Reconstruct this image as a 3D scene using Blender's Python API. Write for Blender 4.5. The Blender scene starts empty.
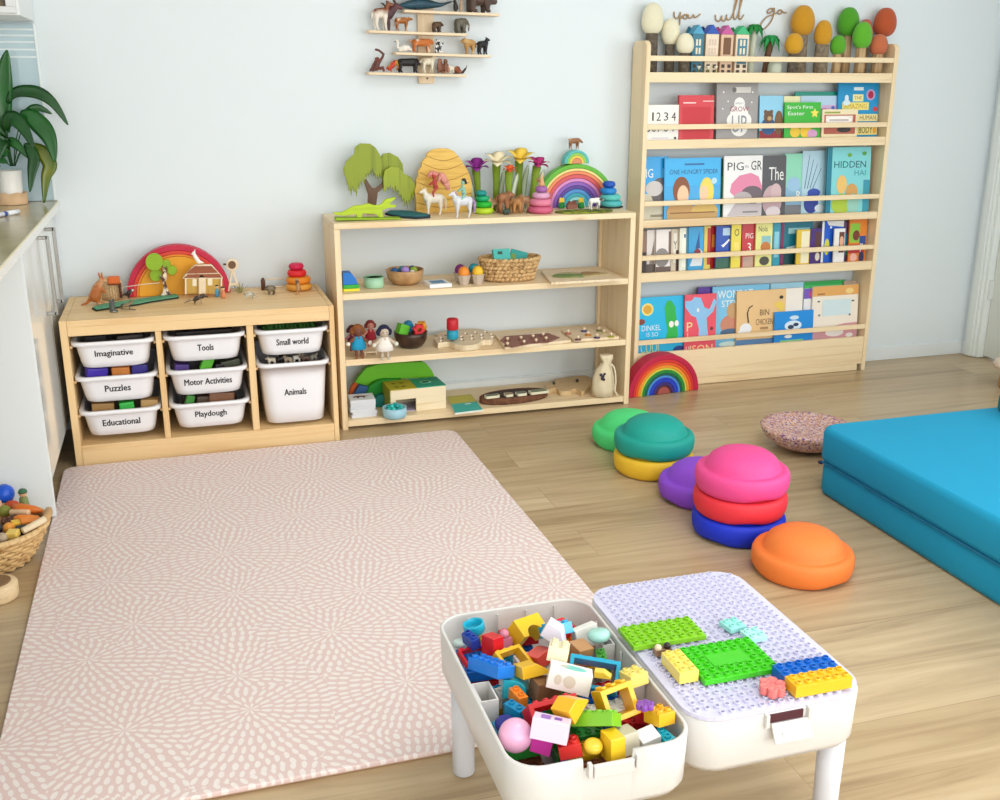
import bpy, bmesh, math, random
from math import pi, sin, cos, radians as rad
from mathutils import Vector, Matrix, Euler
SC = bpy.context.scene
COL = SC.collection
random.seed(7)

# ------------------------------------------------------------------ camera
CAM = Vector((0.4126, -4.2088, 1.3193)); YAW, PIT, ROL, FPX = .29870, .29860, .0021, 1040.3
_f = Vector((sin(YAW)*cos(PIT), cos(YAW)*cos(PIT), -sin(PIT)))
_r = Vector((cos(YAW), -sin(YAW), 0)); _u = _r.cross(_f)
_r, _u = cos(ROL)*_r + sin(ROL)*_u, -sin(ROL)*_r + cos(ROL)*_u
cam_data = bpy.data.cameras.new('camera'); cam = bpy.data.objects.new('camera', cam_data); COL.objects.link(cam)
cam.matrix_world = Matrix(((_r.x, _u.x, -_f.x, CAM.x), (_r.y, _u.y, -_f.y, CAM.y), (_r.z, _u.z, -_f.z, CAM.z), (0, 0, 0, 1)))
cam_data.sensor_width = 36; cam_data.lens = 36*FPX/1000; cam_data.clip_start = .05
SC.camera = cam

def at(px, py, x=None, y=None, z=None):
    """point of the room that stands at a pixel of the photograph, on a known plane of the room"""
    d = _f + _r*(px-500)/FPX + _u*(400-py)/FPX
    if z is not None: t = (z-CAM.z)/d.z
    elif y is not None: t = (y-CAM.y)/d.y
    else: t = (x-CAM.x)/d.x
    return CAM + d*t

# ------------------------------------------------------------------ materials
def lin(c):
    c = c/255
    return c/12.92 if c <= .04045 else ((c+.055)/1.055)**2.4
def rgb(h):
    if isinstance(h, str):
        h = h.lstrip('#'); h = tuple(int(h[i:i+2], 16) for i in (0, 2, 4))
    return tuple(lin(v) for v in h) + (1,)
_M = {}
def new_mat(name, rough=.5, spec=.5):
    m = bpy.data.materials.new(name); m.use_nodes = True
    nt = m.node_tree; b = nt.nodes['Principled BSDF']
    b.inputs['Roughness'].default_value = rough; b.inputs['Specular IOR Level'].default_value = spec
    return m, nt, b
def N(nt, t, **kw):
    n = nt.nodes.new(t)
    for k, v in kw.items():
        if k in n.inputs: n.inputs[k].default_value = v
        else: setattr(n, k, v)
    return n
def ramp(nt, stops, interp='LINEAR'):
    n = nt.nodes.new('ShaderNodeValToRGB'); cr = n.color_ramp; cr.interpolation = interp
    while len(cr.elements) > 1: cr.elements.remove(cr.elements[-1])
    cr.elements[0].position = stops[0][0]; cr.elements[0].color = rgb(stops[0][1])
    for p, c in stops[1:]:
        e = cr.elements.new(p); e.color = rgb(c)
    return n
def plain(h, rough=.45, var=.06, scale=18, bump=0, sheen=0, coat=0):
    """procedural surface: a colour with slight noise variation"""
    key = ('p', h, rough, var, scale, bump, sheen, coat)
    if key in _M: return _M[key]
    m, nt, b = new_mat('surface_' + str(h).lstrip('#'), rough)
    tc = N(nt, 'ShaderNodeTexCoord'); no = N(nt, 'ShaderNodeTexNoise', Scale=scale, Detail=3.0)
    nt.links.new(tc.outputs['Object'], no.inputs['Vector'])
    hsv = N(nt, 'ShaderNodeHueSaturation'); hsv.inputs['Color'].default_value = rgb(h)
    mr = N(nt, 'ShaderNodeMapRange'); mr.inputs['To Min'].default_value = 1-var; mr.inputs['To Max'].default_value = 1+var
    nt.links.new(no.outputs['Fac'], mr.inputs['Value']); nt.links.new(mr.outputs[0], hsv.inputs['Value'])
    nt.links.new(hsv.outputs[0], b.inputs['Base Color'])
    if bump:
        bp = N(nt, 'ShaderNodeBump', Strength=bump, Distance=.002); n2 = N(nt, 'ShaderNodeTexNoise', Scale=scale*12, Detail=4.0)
        nt.links.new(tc.outputs['Object'], n2.inputs['Vector']); nt.links.new(n2.outputs['Fac'], bp.inputs['Height']); nt.links.new(bp.outputs[0], b.inputs['Normal'])
    if sheen: b.inputs['Sheen Weight'].default_value = sheen
    if coat: b.inputs['Coat Weight'].default_value = coat
    _M[key] = m; return m
def wood(c1='#f1d9b0', c2='#dcb98a', axis='x', scale=1.0, knots=0.0, rough=.5, kc='#a8784a'):
    key = ('w', c1, c2, axis, scale, knots, rough, kc)
    if key in _M: return _M[key]
    m, nt, b = new_mat('wood_grain', rough)
    tc = N(nt, 'ShaderNodeTexCoord'); mp = N(nt, 'ShaderNodeMapping')
    s = {'x': (1.1, 22, 22), 'y': (22, 1.1, 22), 'z': (22, 22, 1.1)}[axis]
    mp.inputs['Scale'].default_value = tuple(v*scale for v in s)
    nt.links.new(tc.outputs['Object'], mp.inputs[0])
    n1 = N(nt, 'ShaderNodeTexNoise', Scale=1.0, Detail=5.0, Roughness=.6, Distortion=.6)
    nt.links.new(mp.outputs[0], n1.inputs['Vector'])
    r = ramp(nt, [(.3, c2), (.5, c1), (.62, c1), (.75, c2)]); nt.links.new(n1.outputs['Fac'], r.inputs[0])
    out = r.outputs[0]
    if knots:
        mp2 = N(nt, 'ShaderNodeMapping'); s2 = {'x': (2.2, 5, 5), 'y': (5, 2.2, 5), 'z': (5, 5, 2.2)}[axis]
        mp2.inputs['Scale'].default_value = s2; nt.links.new(tc.outputs['Object'], mp2.inputs[0])
        vo = N(nt, 'ShaderNodeTexVoronoi', Scale=1.0); nt.links.new(mp2.outputs[0], vo.inputs['Vector'])
        r2 = ramp(nt, [(0, '#ffffff'), (knots, '#707070'), (knots*1.6, '#000000')]); nt.links.new(vo.outputs['Distance'], r2.inputs[0])
        mx = N(nt, 'ShaderNodeMix', data_type='RGBA'); mx.inputs[7].default_value = rgb(kc)
        nt.links.new(r2.outputs[0], mx.inputs[0]); nt.links.new(out, mx.inputs[6]); out = mx.outputs[2]
    nt.links.new(out, b.inputs['Base Color']); _M[key] = m; return m
def patchy(c1, c2, scale=30, thr=.5, soft=.05, rough=.5, zsplit=None):
    """two coat colours: noise patches, or a pale belly below zsplit (object height)"""
    key = ('pa', c1, c2, scale, thr, soft, rough, zsplit)
    if key in _M: return _M[key]
    m, nt, b = new_mat('two_colour_coat', rough)
    tc = N(nt, 'ShaderNodeTexCoord'); no = N(nt, 'ShaderNodeTexNoise', Scale=scale, Detail=2.0)
    nt.links.new(tc.outputs['Object'], no.inputs['Vector'])
    if zsplit is None:
        r = ramp(nt, [(max(0, thr-soft), c1), (min(1, thr+soft), c2)]); nt.links.new(no.outputs['Fac'], r.inputs[0])
    else:
        sx = N(nt, 'ShaderNodeSeparateXYZ'); nt.links.new(tc.outputs['Object'], sx.inputs[0])
        ma = N(nt, 'ShaderNodeMath', operation='MULTIPLY_ADD'); ma.inputs[1].default_value = zsplit*.5
        nt.links.new(no.outputs['Fac'], ma.inputs[0]); nt.links.new(sx.outputs[2], ma.inputs[2])
        mr = N(nt, 'ShaderNodeMapRange'); mr.inputs['From Min'].default_value = zsplit*1.1; mr.inputs['From Max'].default_value = zsplit*1.4
        nt.links.new(ma.outputs[0], mr.inputs['Value'])
        r = ramp(nt, [(0, c2), (1, c1)]); nt.links.new(mr.outputs[0], r.inputs[0])
    nt.links.new(r.outputs[0], b.inputs['Base Color']); _M[key] = m; return m
def weave(c1='#d9b482', c2='#8f6436', s=90):
    key = ('we', c1, c2, s)
    if key in _M: return _M[key]
    m, nt, b = new_mat('woven_fibre', .8)
    tc = N(nt, 'ShaderNodeTexCoord'); no = N(nt, 'ShaderNodeTexNoise', Scale=float(s), Detail=3.0)
    nt.links.new(tc.outputs['Object'], no.inputs['Vector'])
    r = ramp(nt, [(.3, c2), (.5, c1), (.8, c1)]); nt.links.new(no.outputs['Fac'], r.inputs[0]); nt.links.new(r.outputs[0], b.inputs['Base Color'])
    _M[key] = m; return m
PINE = lambda ax: wood('#f3dcb4', '#e2c294', ax, 1.0, .07)
PINE2 = lambda ax: wood('#efcd98', '#deb277', ax, 1.0, .08)
WHITE = plain('#f4f4f2', .35, .02)
PLW = plain('#f0efee', .3, .015)

# ------------------------------------------------------------------ mesh builder
def frame(d):
    d = Vector(d).normalized(); a = Vector((0, 0, 1)) if abs(d.z) < .9 else Vector((1, 0, 0))
    u = a.cross(d).normalized(); return u, d.cross(u)
def mpp(P): return (Vector(P)-CAM).dot(_f)/FPX
class B:
    def __init__(s): s.bm = bmesh.new(); s.m = Matrix(); s.mi = 0; s.mats = []
    def use(s, mat):
        if mat not in s.mats: s.mats.append(mat)
        s.mi = s.mats.index(mat); return s
    def v(s, c): return s.bm.verts.new(s.m @ Vector(c))
    def face(s, vs, smooth=False):
        try: f = s.bm.faces.new(vs)
        except ValueError: return None
        f.material_index = s.mi; f.smooth = smooth; return f
    def box(s, c, d, rot=None):
        x, y, z = (v/2 for v in d); R = Euler(rot).to_matrix() if rot else Matrix.Identity(3); c = Vector(c)
        V = [s.v(c + R @ Vector((a*x, b*y, e*z))) for a in (-1, 1) for b in (-1, 1) for e in (-1, 1)]
        for q in ((0, 1, 3, 2), (4, 6, 7, 5), (0, 4, 5, 1), (2, 3, 7, 6), (0, 2, 6, 4), (1, 5, 7, 3)): s.face([V[i] for i in q])
        return s
    def bx(s, x0, x1, y0, y1, z0, z1): return s.box(((x0+x1)/2, (y0+y1)/2, (z0+z1)/2), (x1-x0, y1-y0, z1-z0))
    def loops(s, rings, cap0=True, cap1=True, smooth=True, close=True):
        R = [[s.v(p) for p in r] for r in rings]; n = len(R[0])
        for a, b in zip(R, R[1:]):
            for i in range(n if close else n-1): s.face([a[i], a[(i+1) % n], b[(i+1) % n], b[i]], smooth)
        if cap0: s.face(R[0][::-1])
        if cap1: s.face(R[-1])
        return s
    def tube(s, pts, r, n=10, caps=True, smooth=True):
        pts = [Vector(p) for p in pts]; rr = r if isinstance(r, (list, tuple)) else [r]*len(pts); rings = []; pu = None
        for i, p in enumerate(pts):
            d = (pts[min(i+1, len(pts)-1)] - pts[max(i-1, 0)])
            if pu is None: u, w = frame(d)
            else:
                dn = d.normalized(); u = (pu - dn*pu.dot(dn))
                u = u.normalized() if u.length > 1e-6 else frame(d)[0]; w = dn.cross(u)
            pu = u
            rings.append([p + (u*cos(2*pi*k/n) + w*sin(2*pi*k/n))*rr[i] for k in range(n)])
        return s.loops(rings, caps, caps, smooth)
    def cyl(s, c, r, h, n=24, r1=None, axis='z'):
        r1 = r if r1 is None else r1; c = Vector(c); a = {'x': Vector((1, 0, 0)), 'y': Vector((0, 1, 0)), 'z': Vector((0, 0, 1))}[axis]
        return s.tube([c, c+a*h], [r, r1], n)
    def lathe(s, prof, n=32, c=(0, 0, 0), sx=1, sy=1, smooth=True):
        c = Vector(c); rings = [[c + Vector((r*cos(2*pi*k/n)*sx, r*sin(2*pi*k/n)*sy, z)) for k in range(n)] for r, z in prof]
        return s.loops(rings, prof[0][0] > 1e-5, prof[-1][0] > 1e-5, smooth)
    def ball(s, c, r, n=16, m=10):
        c = Vector(c); r = Vector((r, r, r)) if isinstance(r, (int, float)) else Vector(r)
        rings = [[c + Vector((r.x*sin(pi*j/m)*cos(2*pi*k/n), r.y*sin(pi*j/m)*sin(2*pi*k/n), -r.z*cos(pi*j/m))) for k in range(n)] for j in range(1, m)]
        s.loops(rings, True, True, True); return s
    def plate(s, pts, y0, y1, smooth=False):
        """outline in the x-z plane extruded from y0 (front) to y1 (back)"""
        if sum(a[0]*b[1]-b[0]*a[1] for a, b in zip(pts, pts[1:]+pts[:1])) < 0: pts = pts[::-1]
        F = [s.v((x, y0, z)) for x, z in pts]; K = [s.v((x, y1, z)) for x, z in pts]; n = len(pts)
        s.face(F); s.face(K[::-1])
        for i in range(n): s.face([F[(i+1) % n], F[i], K[i], K[(i+1) % n]], smooth)
        return s
    def slab(s, pts, z0, z1):
        """outline in the x-y plane extruded in z"""
        if sum(a[0]*b[1]-b[0]*a[1] for a, b in zip(pts, pts[1:]+pts[:1])) < 0: pts = pts[::-1]
        F = [s.v((x, y, z1)) for x, y in pts]; K = [s.v((x, y, z0)) for x, y in pts]; n = len(pts)
        s.face(F); s.face(K[::-1])
        for i in range(n): s.face([F[i], K[i], K[(i+1) % n], F[(i+1) % n]])
        return s
def ell(cx, cz, rx, rz, n=24, a0=0, a1=2*pi, end=False):
    return [(cx+rx*cos(a0+(a1-a0)*k/(n if not end else n-1)), cz+rz*sin(a0+(a1-a0)*k/(n if not end else n-1))) for k in range(n)]
def rrect(w, d, r, n=6, cx=0, cy=0):
    out = []
    for sx, sy, a in ((1, 1, 0), (-1, 1, pi/2), (-1, -1, pi), (1, -1, 1.5*pi)):
        for k in range(n+1):
            t = a + pi/2*k/n; out.append((cx+sx*(w/2-r)+r*cos(t), cy+sy*(d/2-r)+r*sin(t)))
    return out
def smooth_line(pts, n=6):
    P = [Vector(p) for p in pts]; out = []
    for i in range(len(P)-1):
        a, b, c, d = P[max(i-1, 0)], P[i], P[i+1], P[min(i+2, len(P)-1)]
        for k in range(n):
            t = k/n; out.append(.5*((2*b)+(c-a)*t+(2*a-5*b+4*c-d)*t*t+(3*b-a-3*c+d)*t**3))
    return out + [P[-1]]
def obj(name, b, mat=None, parent=None, loc=(0, 0, 0), rot=(0, 0, 0), bevel=0, seg=2, remesh=0, smooth=False, fix=True):
    if fix: bmesh.ops.recalc_face_normals(b.bm, faces=b.bm.faces[:])
    me = bpy.data.meshes.new(name); b.bm.to_mesh(me); b.bm.free()
    for m in (b.mats or [mat]): me.materials.append(m)
    o = bpy.data.objects.new(name, me); COL.objects.link(o)
    o.location = loc; o.rotation_euler = rot
    if parent: o.parent = parent
    if bevel:
        bv = o.modifiers.new('bevel', 'BEVEL'); bv.width = bevel; bv.segments = seg; bv.limit_method = 'ANGLE'; bv.angle_limit = rad(40)
    if remesh:
        rm = o.modifiers.new('remesh', 'REMESH'); rm.mode = 'VOXEL'; rm.voxel_size = remesh; rm.use_smooth_shade = True
        sm = o.modifiers.new('smooth', 'SMOOTH'); sm.factor = .5; sm.iterations = 3
    return o
def tag(o, label, cat, group=None, kind=None):
    o['label'] = label; o['category'] = cat
    if group: o['group'] = group
    if kind: o['kind'] = kind
    return o
def thing(name, label, cat, loc=(0, 0, 0), rz=0, group=None):
    o = bpy.data.objects.new(name, None); COL.objects.link(o); o.empty_display_size = .02
    o.location = loc; o.rotation_euler = (0, 0, rz); return tag(o, label, cat, group)
def struct(name, b, mat, **k):
    o = obj(name, b, mat, **k); o['kind'] = 'structure'; return o
_T = {}
def text_geo(st):
    """outline faces of a word, unit height, centred: (verts, faces)"""
    if st in _T: return _T[st]
    cu = bpy.data.curves.new('lettering', 'FONT'); cu.body = st; cu.resolution_u = 2; cu.offset = 0
    o = bpy.data.objects.new('lettering', cu); COL.objects.link(o)
    dg = bpy.context.evaluated_depsgraph_get(); me = bpy.data.meshes.new_from_object(o.evaluated_get(dg))
    V = [v.co.copy() for v in me.vertices]; F = [tuple(p.vertices) for p in me.polygons]
    x0 = min(v.x for v in V); x1 = max(v.x for v in V); z0 = min(v.y for v in V); z1 = max(v.y for v in V)
    V = [((v.x-(x0+x1)/2)/(x1-x0), (v.y-(z0+z1)/2)/(z1-z0)) for v in V]
    bpy.data.objects.remove(o); bpy.data.curves.remove(cu); bpy.data.meshes.remove(me)
    _T[st] = (V, F); return _T[st]
def put_text(b, st, c, w, h, y):
    """lettering facing -y, centre c=(x,z), width w, height h"""
    V, F = text_geo(st); vs = [b.v((c[0]+p[0]*w, y, c[1]+p[1]*h)) for p in V]
    for f in F: b.face([vs[i] for i in f])
def clone(o, parent=None):
    c = o.copy(); COL.objects.link(c); c.parent = parent
    for ch in list(o.children): clone(ch, c)
    return c

# ------------------------------------------------------------------ setting
XL, XR, YB, ZC, YF = -.66, 4.16, 0, 2.55, -6.0
def floor_mat():
    m, nt, b = new_mat('oak_floor_planks', .3)
    tc = N(nt, 'ShaderNodeTexCoord')
    br = N(nt, 'ShaderNodeTexBrick', offset=.37, offset_frequency=2)
    br.inputs['Scale'].default_value = 1.0; br.inputs['Brick Width'].default_value = 1.5; br.inputs['Row Height'].default_value = .185
    br.inputs['Mortar Size'].default_value = .0012; br.inputs['Mortar Smooth'].default_value = .3; br.inputs['Bias'].default_value = 0
    br.inputs['Color1'].default_value = rgb('#c9b390'); br.inputs['Color2'].default_value = rgb('#a98f6a'); br.inputs['Mortar'].default_value = rgb('#846848')
    nt.links.new(tc.outputs['Object'], br.inputs['Vector'])
    # per-board shift of the grain
    mp = N(nt, 'ShaderNodeMapping'); mp.inputs['Scale'].default_value = (1.3, 17, 1); nt.links.new(tc.outputs['Object'], mp.inputs[0])
    sc = N(nt, 'ShaderNodeVectorMath', operation='SCALE'); sc.inputs['Scale'].default_value = 30; nt.links.new(br.outputs['Color'], sc.inputs[0])
    ad = N(nt, 'ShaderNodeVectorMath', operation='ADD'); nt.links.new(mp.outputs[0], ad.inputs[0]); nt.links.new(sc.outputs[0], ad.inputs[1])
    n1 = N(nt, 'ShaderNodeTexNoise', Scale=1.0, Detail=6.0, Roughness=.62, Distortion=.9); nt.links.new(ad.outputs[0], n1.inputs['Vector'])
    r1 = ramp(nt, [(.27, '#7f6747'), (.40, '#ae9470'), (.55, '#c8b08a'), (.75, '#dcc8a4')]); nt.links.new(n1.outputs['Fac'], r1.inputs[0])
    mx = N(nt, 'ShaderNodeMix', data_type='RGBA'); mx.inputs[0].default_value = .55
    nt.links.new(br.outputs['Color'], mx.inputs[6]); nt.links.new(r1.outputs[0], mx.inputs[7])
    # knots
    mp3 = N(nt, 'ShaderNodeMapping'); mp3.inputs['Scale'].default_value = (1.6, 4.4, 1); nt.links.new(tc.outputs['Object'], mp3.inputs[0])
    vo = N(nt, 'ShaderNodeTexVoronoi', Scale=1.0); nt.links.new(mp3.outputs[0], vo.inputs['Vector'])
    r3 = ramp(nt, [(0, '#909090'), (.045, '#585858'), (.085, '#000000')]); nt.links.new(vo.outputs['Distance'], r3.inputs[0])
    m2 = N(nt, 'ShaderNodeMix', data_type='RGBA'); m2.inputs[7].default_value = rgb('#6a4c30')
    nt.links.new(r3.outputs[0], m2.inputs[0]); nt.links.new(mx.outputs[2], m2.inputs[6])
    mp4 = N(nt, 'ShaderNodeMapping'); mp4.inputs['Scale'].default_value = (1.1, 34, 1); nt.links.new(tc.outputs['Object'], mp4.inputs[0])
    ad4 = N(nt, 'ShaderNodeVectorMath', operation='ADD'); nt.links.new(mp4.outputs[0], ad4.inputs[0]); nt.links.new(sc.outputs[0], ad4.inputs[1])
    n4 = N(nt, 'ShaderNodeTexNoise', Scale=1.0, Detail=3.0, Roughness=.5, Distortion=.5); nt.links.new(ad4.outputs[0], n4.inputs['Vector'])
    r4 = ramp(nt, [(.30, '#8a8a8a'), (.40, '#343434'), (.46, '#000000')]); nt.links.new(n4.outputs['Fac'], r4.inputs[0])
    m4 = N(nt, 'ShaderNodeMix', data_type='RGBA'); m4.inputs[7].default_value = rgb('#6f5638')
    nt.links.new(r4.outputs[0], m4.inputs[0]); nt.links.new(m2.outputs[2], m4.inputs[6])
    nt.links.new(m4.outputs[2], b.inputs['Base Color']); return m
struct('floor', B().bx(XL-.1, XR+.1, YF, .1, -.06, 0), floor_mat())
WALLM = plain('#e1e9ec', .6, .008, 3)
struct('wall_back', B().bx(XL-.1, XR+.1, 0, .1, 0, ZC), WALLM)
struct('wall_left', B().bx(XL-.1, XL, YF, 0, 0, ZC), WALLM)
# right wall with the door opening near the corner and a wide window further forward
b = B(); b.bx(XR, XR+.1, -.06, 0, 0, ZC); b.bx(XR, XR+.1, YF, -.06, 2.08, ZC)
b.bx(XR, XR+.1, -2.2, -.92, 0, 2.08); b.bx(XR, XR+.1, -5.2, -2.2, 0, .5); b.bx(XR, XR+.1, YF, -5.2, 0, 2.08)
struct('wall_right', b, WALLM)
struct('ceiling', B().bx(XL-.1, XR+.1, YF, .1, ZC, ZC+.08), plain('#f2f3f2', .7, .01))
b = B()                                                                # rear wall: window openings behind the camera
b.bx(XL-.1, XR+.1, YF-.1, YF, 0, .35); b.bx(XL-.1, XR+.1, YF-.1, YF, 2.3, ZC); b.bx(XL-.1, -.2, YF-.1, YF, .35, 2.3); b.bx(3.7, XR+.1, YF-.1, YF, .35, 2.3)
struct('wall_rear', b, WALLM)
b = B()
for x0, x1 in ((-.2, -.14), (1.72, 1.78), (3.64, 3.7)): b.bx(x0, x1, YF-.06, YF, .35, 2.3)
b.bx(-.2, 3.7, YF-.06, YF, .35, .41); b.bx(-.2, 3.7, YF-.06, YF, 2.24, 2.3)
struct('window_1', b, WHITE)
b = B()
for y0, y1 in ((-5.2, -5.14), (-3.73, -3.67), (-2.26, -2.2)): b.bx(XR, XR+.06, y0, y1, .5, 2.08)
b.bx(XR, XR+.06, -5.2, -2.2, .5, .56); b.bx(XR, XR+.06, -5.2, -2.2, 2.02, 2.08)
struct('window_2', b, WHITE)
struct('baseboard_back', B().bx(0.0, XR-.001, -.014, -.001, 0, .062).bx(0.0, XR-.001, -.010, -.001, .062, .068), plain('#e6eced', .4, .01), bevel=.002)
struct('baseboard_right', B().bx(XR-.013, XR-.001, -.03, -.015, 0, .066), plain('#e6eced', .4, .01))
# door in the right wall: casing, leaf and hinge
d = B(); cy = -.032
for y0, y1, dx in ((-.10, -.032, .018), (-.085, -.045, .024)): d.bx(XR-dx, XR-.001, y0, y1, 0.002, 2.13)
d.bx(XR-.018, XR-.001, -.95, -.032, 2.06, 2.13); d.bx(XR-.018, XR-.001, -.95, -.88, .002, 2.13)
d.bx(XR-.004, XR+.09, -.118, -.098, .002, 2.06)
door = struct('door_1', d, plain('#e9eeea', .35, .01), bevel=.003)
obj('door_leaf', B().bx(XR+.028, XR+.065, -.90, -.120, .012, 2.05), plain('#dfe2da', .4, .015), door, bevel=.002)
hb = B().cyl((XR+.012, -.121, .30), .007, .09, 10).bx(XR+.004, XR+.03, -.128, -.118, .30, .39)
obj('door_hinge', hb, plain('#dfe4e0', .25), door)
hb = B().cyl((XR+.012, -.121, 1.70), .007, .09, 10).bx(XR+.004, XR+.03, -.128, -.118, 1.70, 1.79)
obj('door_hinge', hb, plain('#dfe4e0', .25), door)

# ------------------------------------------------------------------ light
w = bpy.data.worlds.new('sky'); SC.world = w; w.use_nodes = True
bg = w.node_tree.nodes['Background']; bg.inputs[0].default_value = (.86, .94, 1, 1); bg.inputs[1].default_value = .8
def area(name, loc, rot, sx, sy, pw, col):
    l = bpy.data.lights.new(name, 'AREA'); l.shape = 'RECTANGLE'; l.size = sx; l.size_y = sy; l.energy = pw; l.color = col
    o = bpy.data.objects.new(name, l); COL.objects.link(o); o.location = loc; o.rotation_euler = rot; return o
area('daylight_rear_window', (1.75, YF-.03, 1.32), (rad(90), 0, 0), 3.7, 1.85, 78, (1, .99, .975))
area('daylight_side_window', (XR+.03, -3.7, 1.29), (rad(90), 0, rad(90)), 2.8, 1.45, 52, (.97, .99, 1))
area('ceiling_fill', (1.7, -2.6, ZC-.01), (0, 0, 0), .9, .9, 16, (1, .98, .95))  # added overhead fill light, no lamp fitting behind it
SC.view_settings.view_transform = 'Standard'; SC.view_settings.look = 'None'; SC.view_settings.gamma = 1
SC.view_settings.use_curve_mapping = False; SC.view_settings.exposure = 0.2
# ------------------------------------------------------------------ kitchenette on the left
XF = -.03
cab = thing('base_cabinet', 'glossy white base cabinet under the beige counter on the left', 'cabinet', (0, 0, 0))
obj('carcass', B().bx(XL+.002, XF-.02, -.9265, -.003, .12, .858), WHITE, cab)
obj('kickboard', B().bx(XL+.002, XF-.07, -.93, -.003, .001, .119), plain('#2b2825', .6), cab)
GLOSS = plain('#f1f3f0', .08, .005, 4)
def cdoor(y0, y1, hy):
    d = obj('door', B().bx(XF-.019, XF, y0, y1, .125, .856), GLOSS, cab, bevel=.002)
    h = B()
    for z in (.575, .825): h.bx(XF, XF+.032, hy-.006, hy+.006, z-.006, z+.006)
    h.bx(XF+.024, XF+.036, hy-.006, hy+.006, .569, .831)
    obj('handle', h, plain('#a9a9a6', .25, .02), d, bevel=.002).data.materials[0].node_tree.nodes['Principled BSDF'].inputs['Metallic'].default_value = .8
cdoor(-.4175, -.006, -.325); cdoor(-.925, -.4225, -.535)
obj('end_panel', B().bx(XL+.002, XF+.003, -.947, -.927, .017, .857), plain('#eaf0f0', .35, .01, 4), cab, bevel=.002)
def stone():
    m, nt, b = new_mat('beige_stone', .18)
    tc = N(nt, 'ShaderNodeTexCoord'); n = N(nt, 'ShaderNodeTexNoise', Scale=6.0, Detail=6.0); nt.links.new(tc.outputs['Object'], n.inputs['Vector'])
    r = ramp(nt, [(.3, '#b3a27c'), (.6, '#c6b48c'), (.8, '#d3c4a2')]); nt.links.new(n.outputs['Fac'], r.inputs[0]); nt.links.new(r.outputs[0], b.inputs['Base Color']); return m
ct = B().use(stone()).bx(XL+.002, -.006, -2.6, -.003, .8585, .889).use(plain('#efe6c6', .3, .02)).bx(-.006, -.002, -2.6, -.003, .883, .889).use(plain('#eef0ec', .3, .02)).bx(-.006, -.003, -2.6, -.003, .8585, .883)
tag(obj('countertop', ct), 'pale beige stone countertop with cream front edge under the plant', 'countertop')
tag(obj('support_panel', B().bx(XL+.002, XF, -2.58, -2.56, .001, .858), WHITE, None, bevel=.002), 'white support panel under the near end of the counter', 'panel')
def glassy():
    m, nt, b = new_mat('pale_blue_glass_panel', .06)
    b.inputs['Base Color'].default_value = rgb('#b9cfd6'); b.inputs['Coat Weight'].default_value = .6; b.inputs['Coat Roughness'].default_value = .04
    return m
sp = thing('splashback', 'shiny pale blue splashback panel on wall behind the plant', 'splashback', (0, -.003, .89))
obj('panel', B().bx(XL+.002, -.018, -.008, 0, .001, .615), glassy(), sp)
obj('trim', B().bx(-.018, -.010, -.010, 0, .001, .615), plain('#eaf2f2', .3, .01), sp, bevel=.001)
sl = B()
for k, z in enumerate((.50, .525, .55, .572, .592)): sl.bx(XL+.002, -.019, -.0095, -.0081, z, z+.006)
obj('reflection_stripe', sl, plain('#e4eeee', .2, .01), sp)  # reflection of the window blinds, modelled as pale strips
wc = thing('wall_cabinet', 'white wall cabinet with brown panel over the splashback', 'cabinet', (0, 0, 0))
obj('carcass', B().bx(XL+.002, -.012, -.40, -.003, 1.512, 2.3), plain('#e8eceb', .4, .01), wc, bevel=.002)
fr = B(); fr.bx(-.5, -.02, -.42, -.401, 1.517, 1.537); fr.bx(-.048, -.02, -.42, -.401, 1.537, 2.28); fr.bx(-.5, -.47, -.42, -.401, 1.537, 2.28); fr.bx(-.5, -.02, -.42, -.401, 2.28, 2.30)
dr = obj('door', fr, plain('#dcdcdc', .35, .02), wc, bevel=.002)
obj('door_panel', B().bx(-.47, -.048, -.412, -.402, 1.537, 2.28), patchy('#2a1d18', '#7d6544', 14, .55, .1, .3), dr)

# ------------------------------------------------------------------ storage unit with bins
SX, SF, SBK, SH = 0.0, -.46, -.02, .53
tu = thing('storage_unit', 'low pine storage unit holding eight labelled white tubs', 'shelf', (SX, SF, 0))
tw, td = .93, .44
P2x, P2y, P2z = PINE2('x'), PINE2('y'), PINE2('z')
obj('side_panel', B().bx(-.006, .018, 0, td, .001, SH), P2z, tu, bevel=.002)
obj('side_panel', B().bx(tw-.018, tw, 0, td, .001, SH), P2z, tu, bevel=.002)
obj('top_panel', B().bx(.0185, tw-.0185, 0.0, td, SH-.022, SH-.0005).bx(.0185, tw-.0185, .0, .02, SH-.055, SH-.022), P2x, tu, bevel=.0015)
DV = [(.302, .322), (.614, .638)]
for x0, x1 in DV: obj('divider', B().bx(x0, x1, .004, td-.012, .078, SH-.0555), P2z, tu, bevel=.0015)
obj('bottom_panel', B().bx(.0185, tw-.0185, .001, td, .058, .0775).bx(.0185, tw-.0185, .001, .018, .002, .058), P2x, tu, bevel=.0015)
obj('back_panel', B().bx(.0185, tw-.0185, td-.011, td-.003, .078, SH-.056), plain('#c9a878', .6), tu)
COLS = [(.018, .302), (.322, .614), (.638, .912)]
for x0, x1 in COLS:
    for zz in (.45, .325, .20):
        if x0 > .6 and zz == .20: continue
        for xa, xb in ((x0+.0004, x0+.008), (x1-.008, x1-.0004)): obj('runner', B().bx(xa, xb, .02, td-.02, zz-.022, zz-.0135), P2y, tu)
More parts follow.
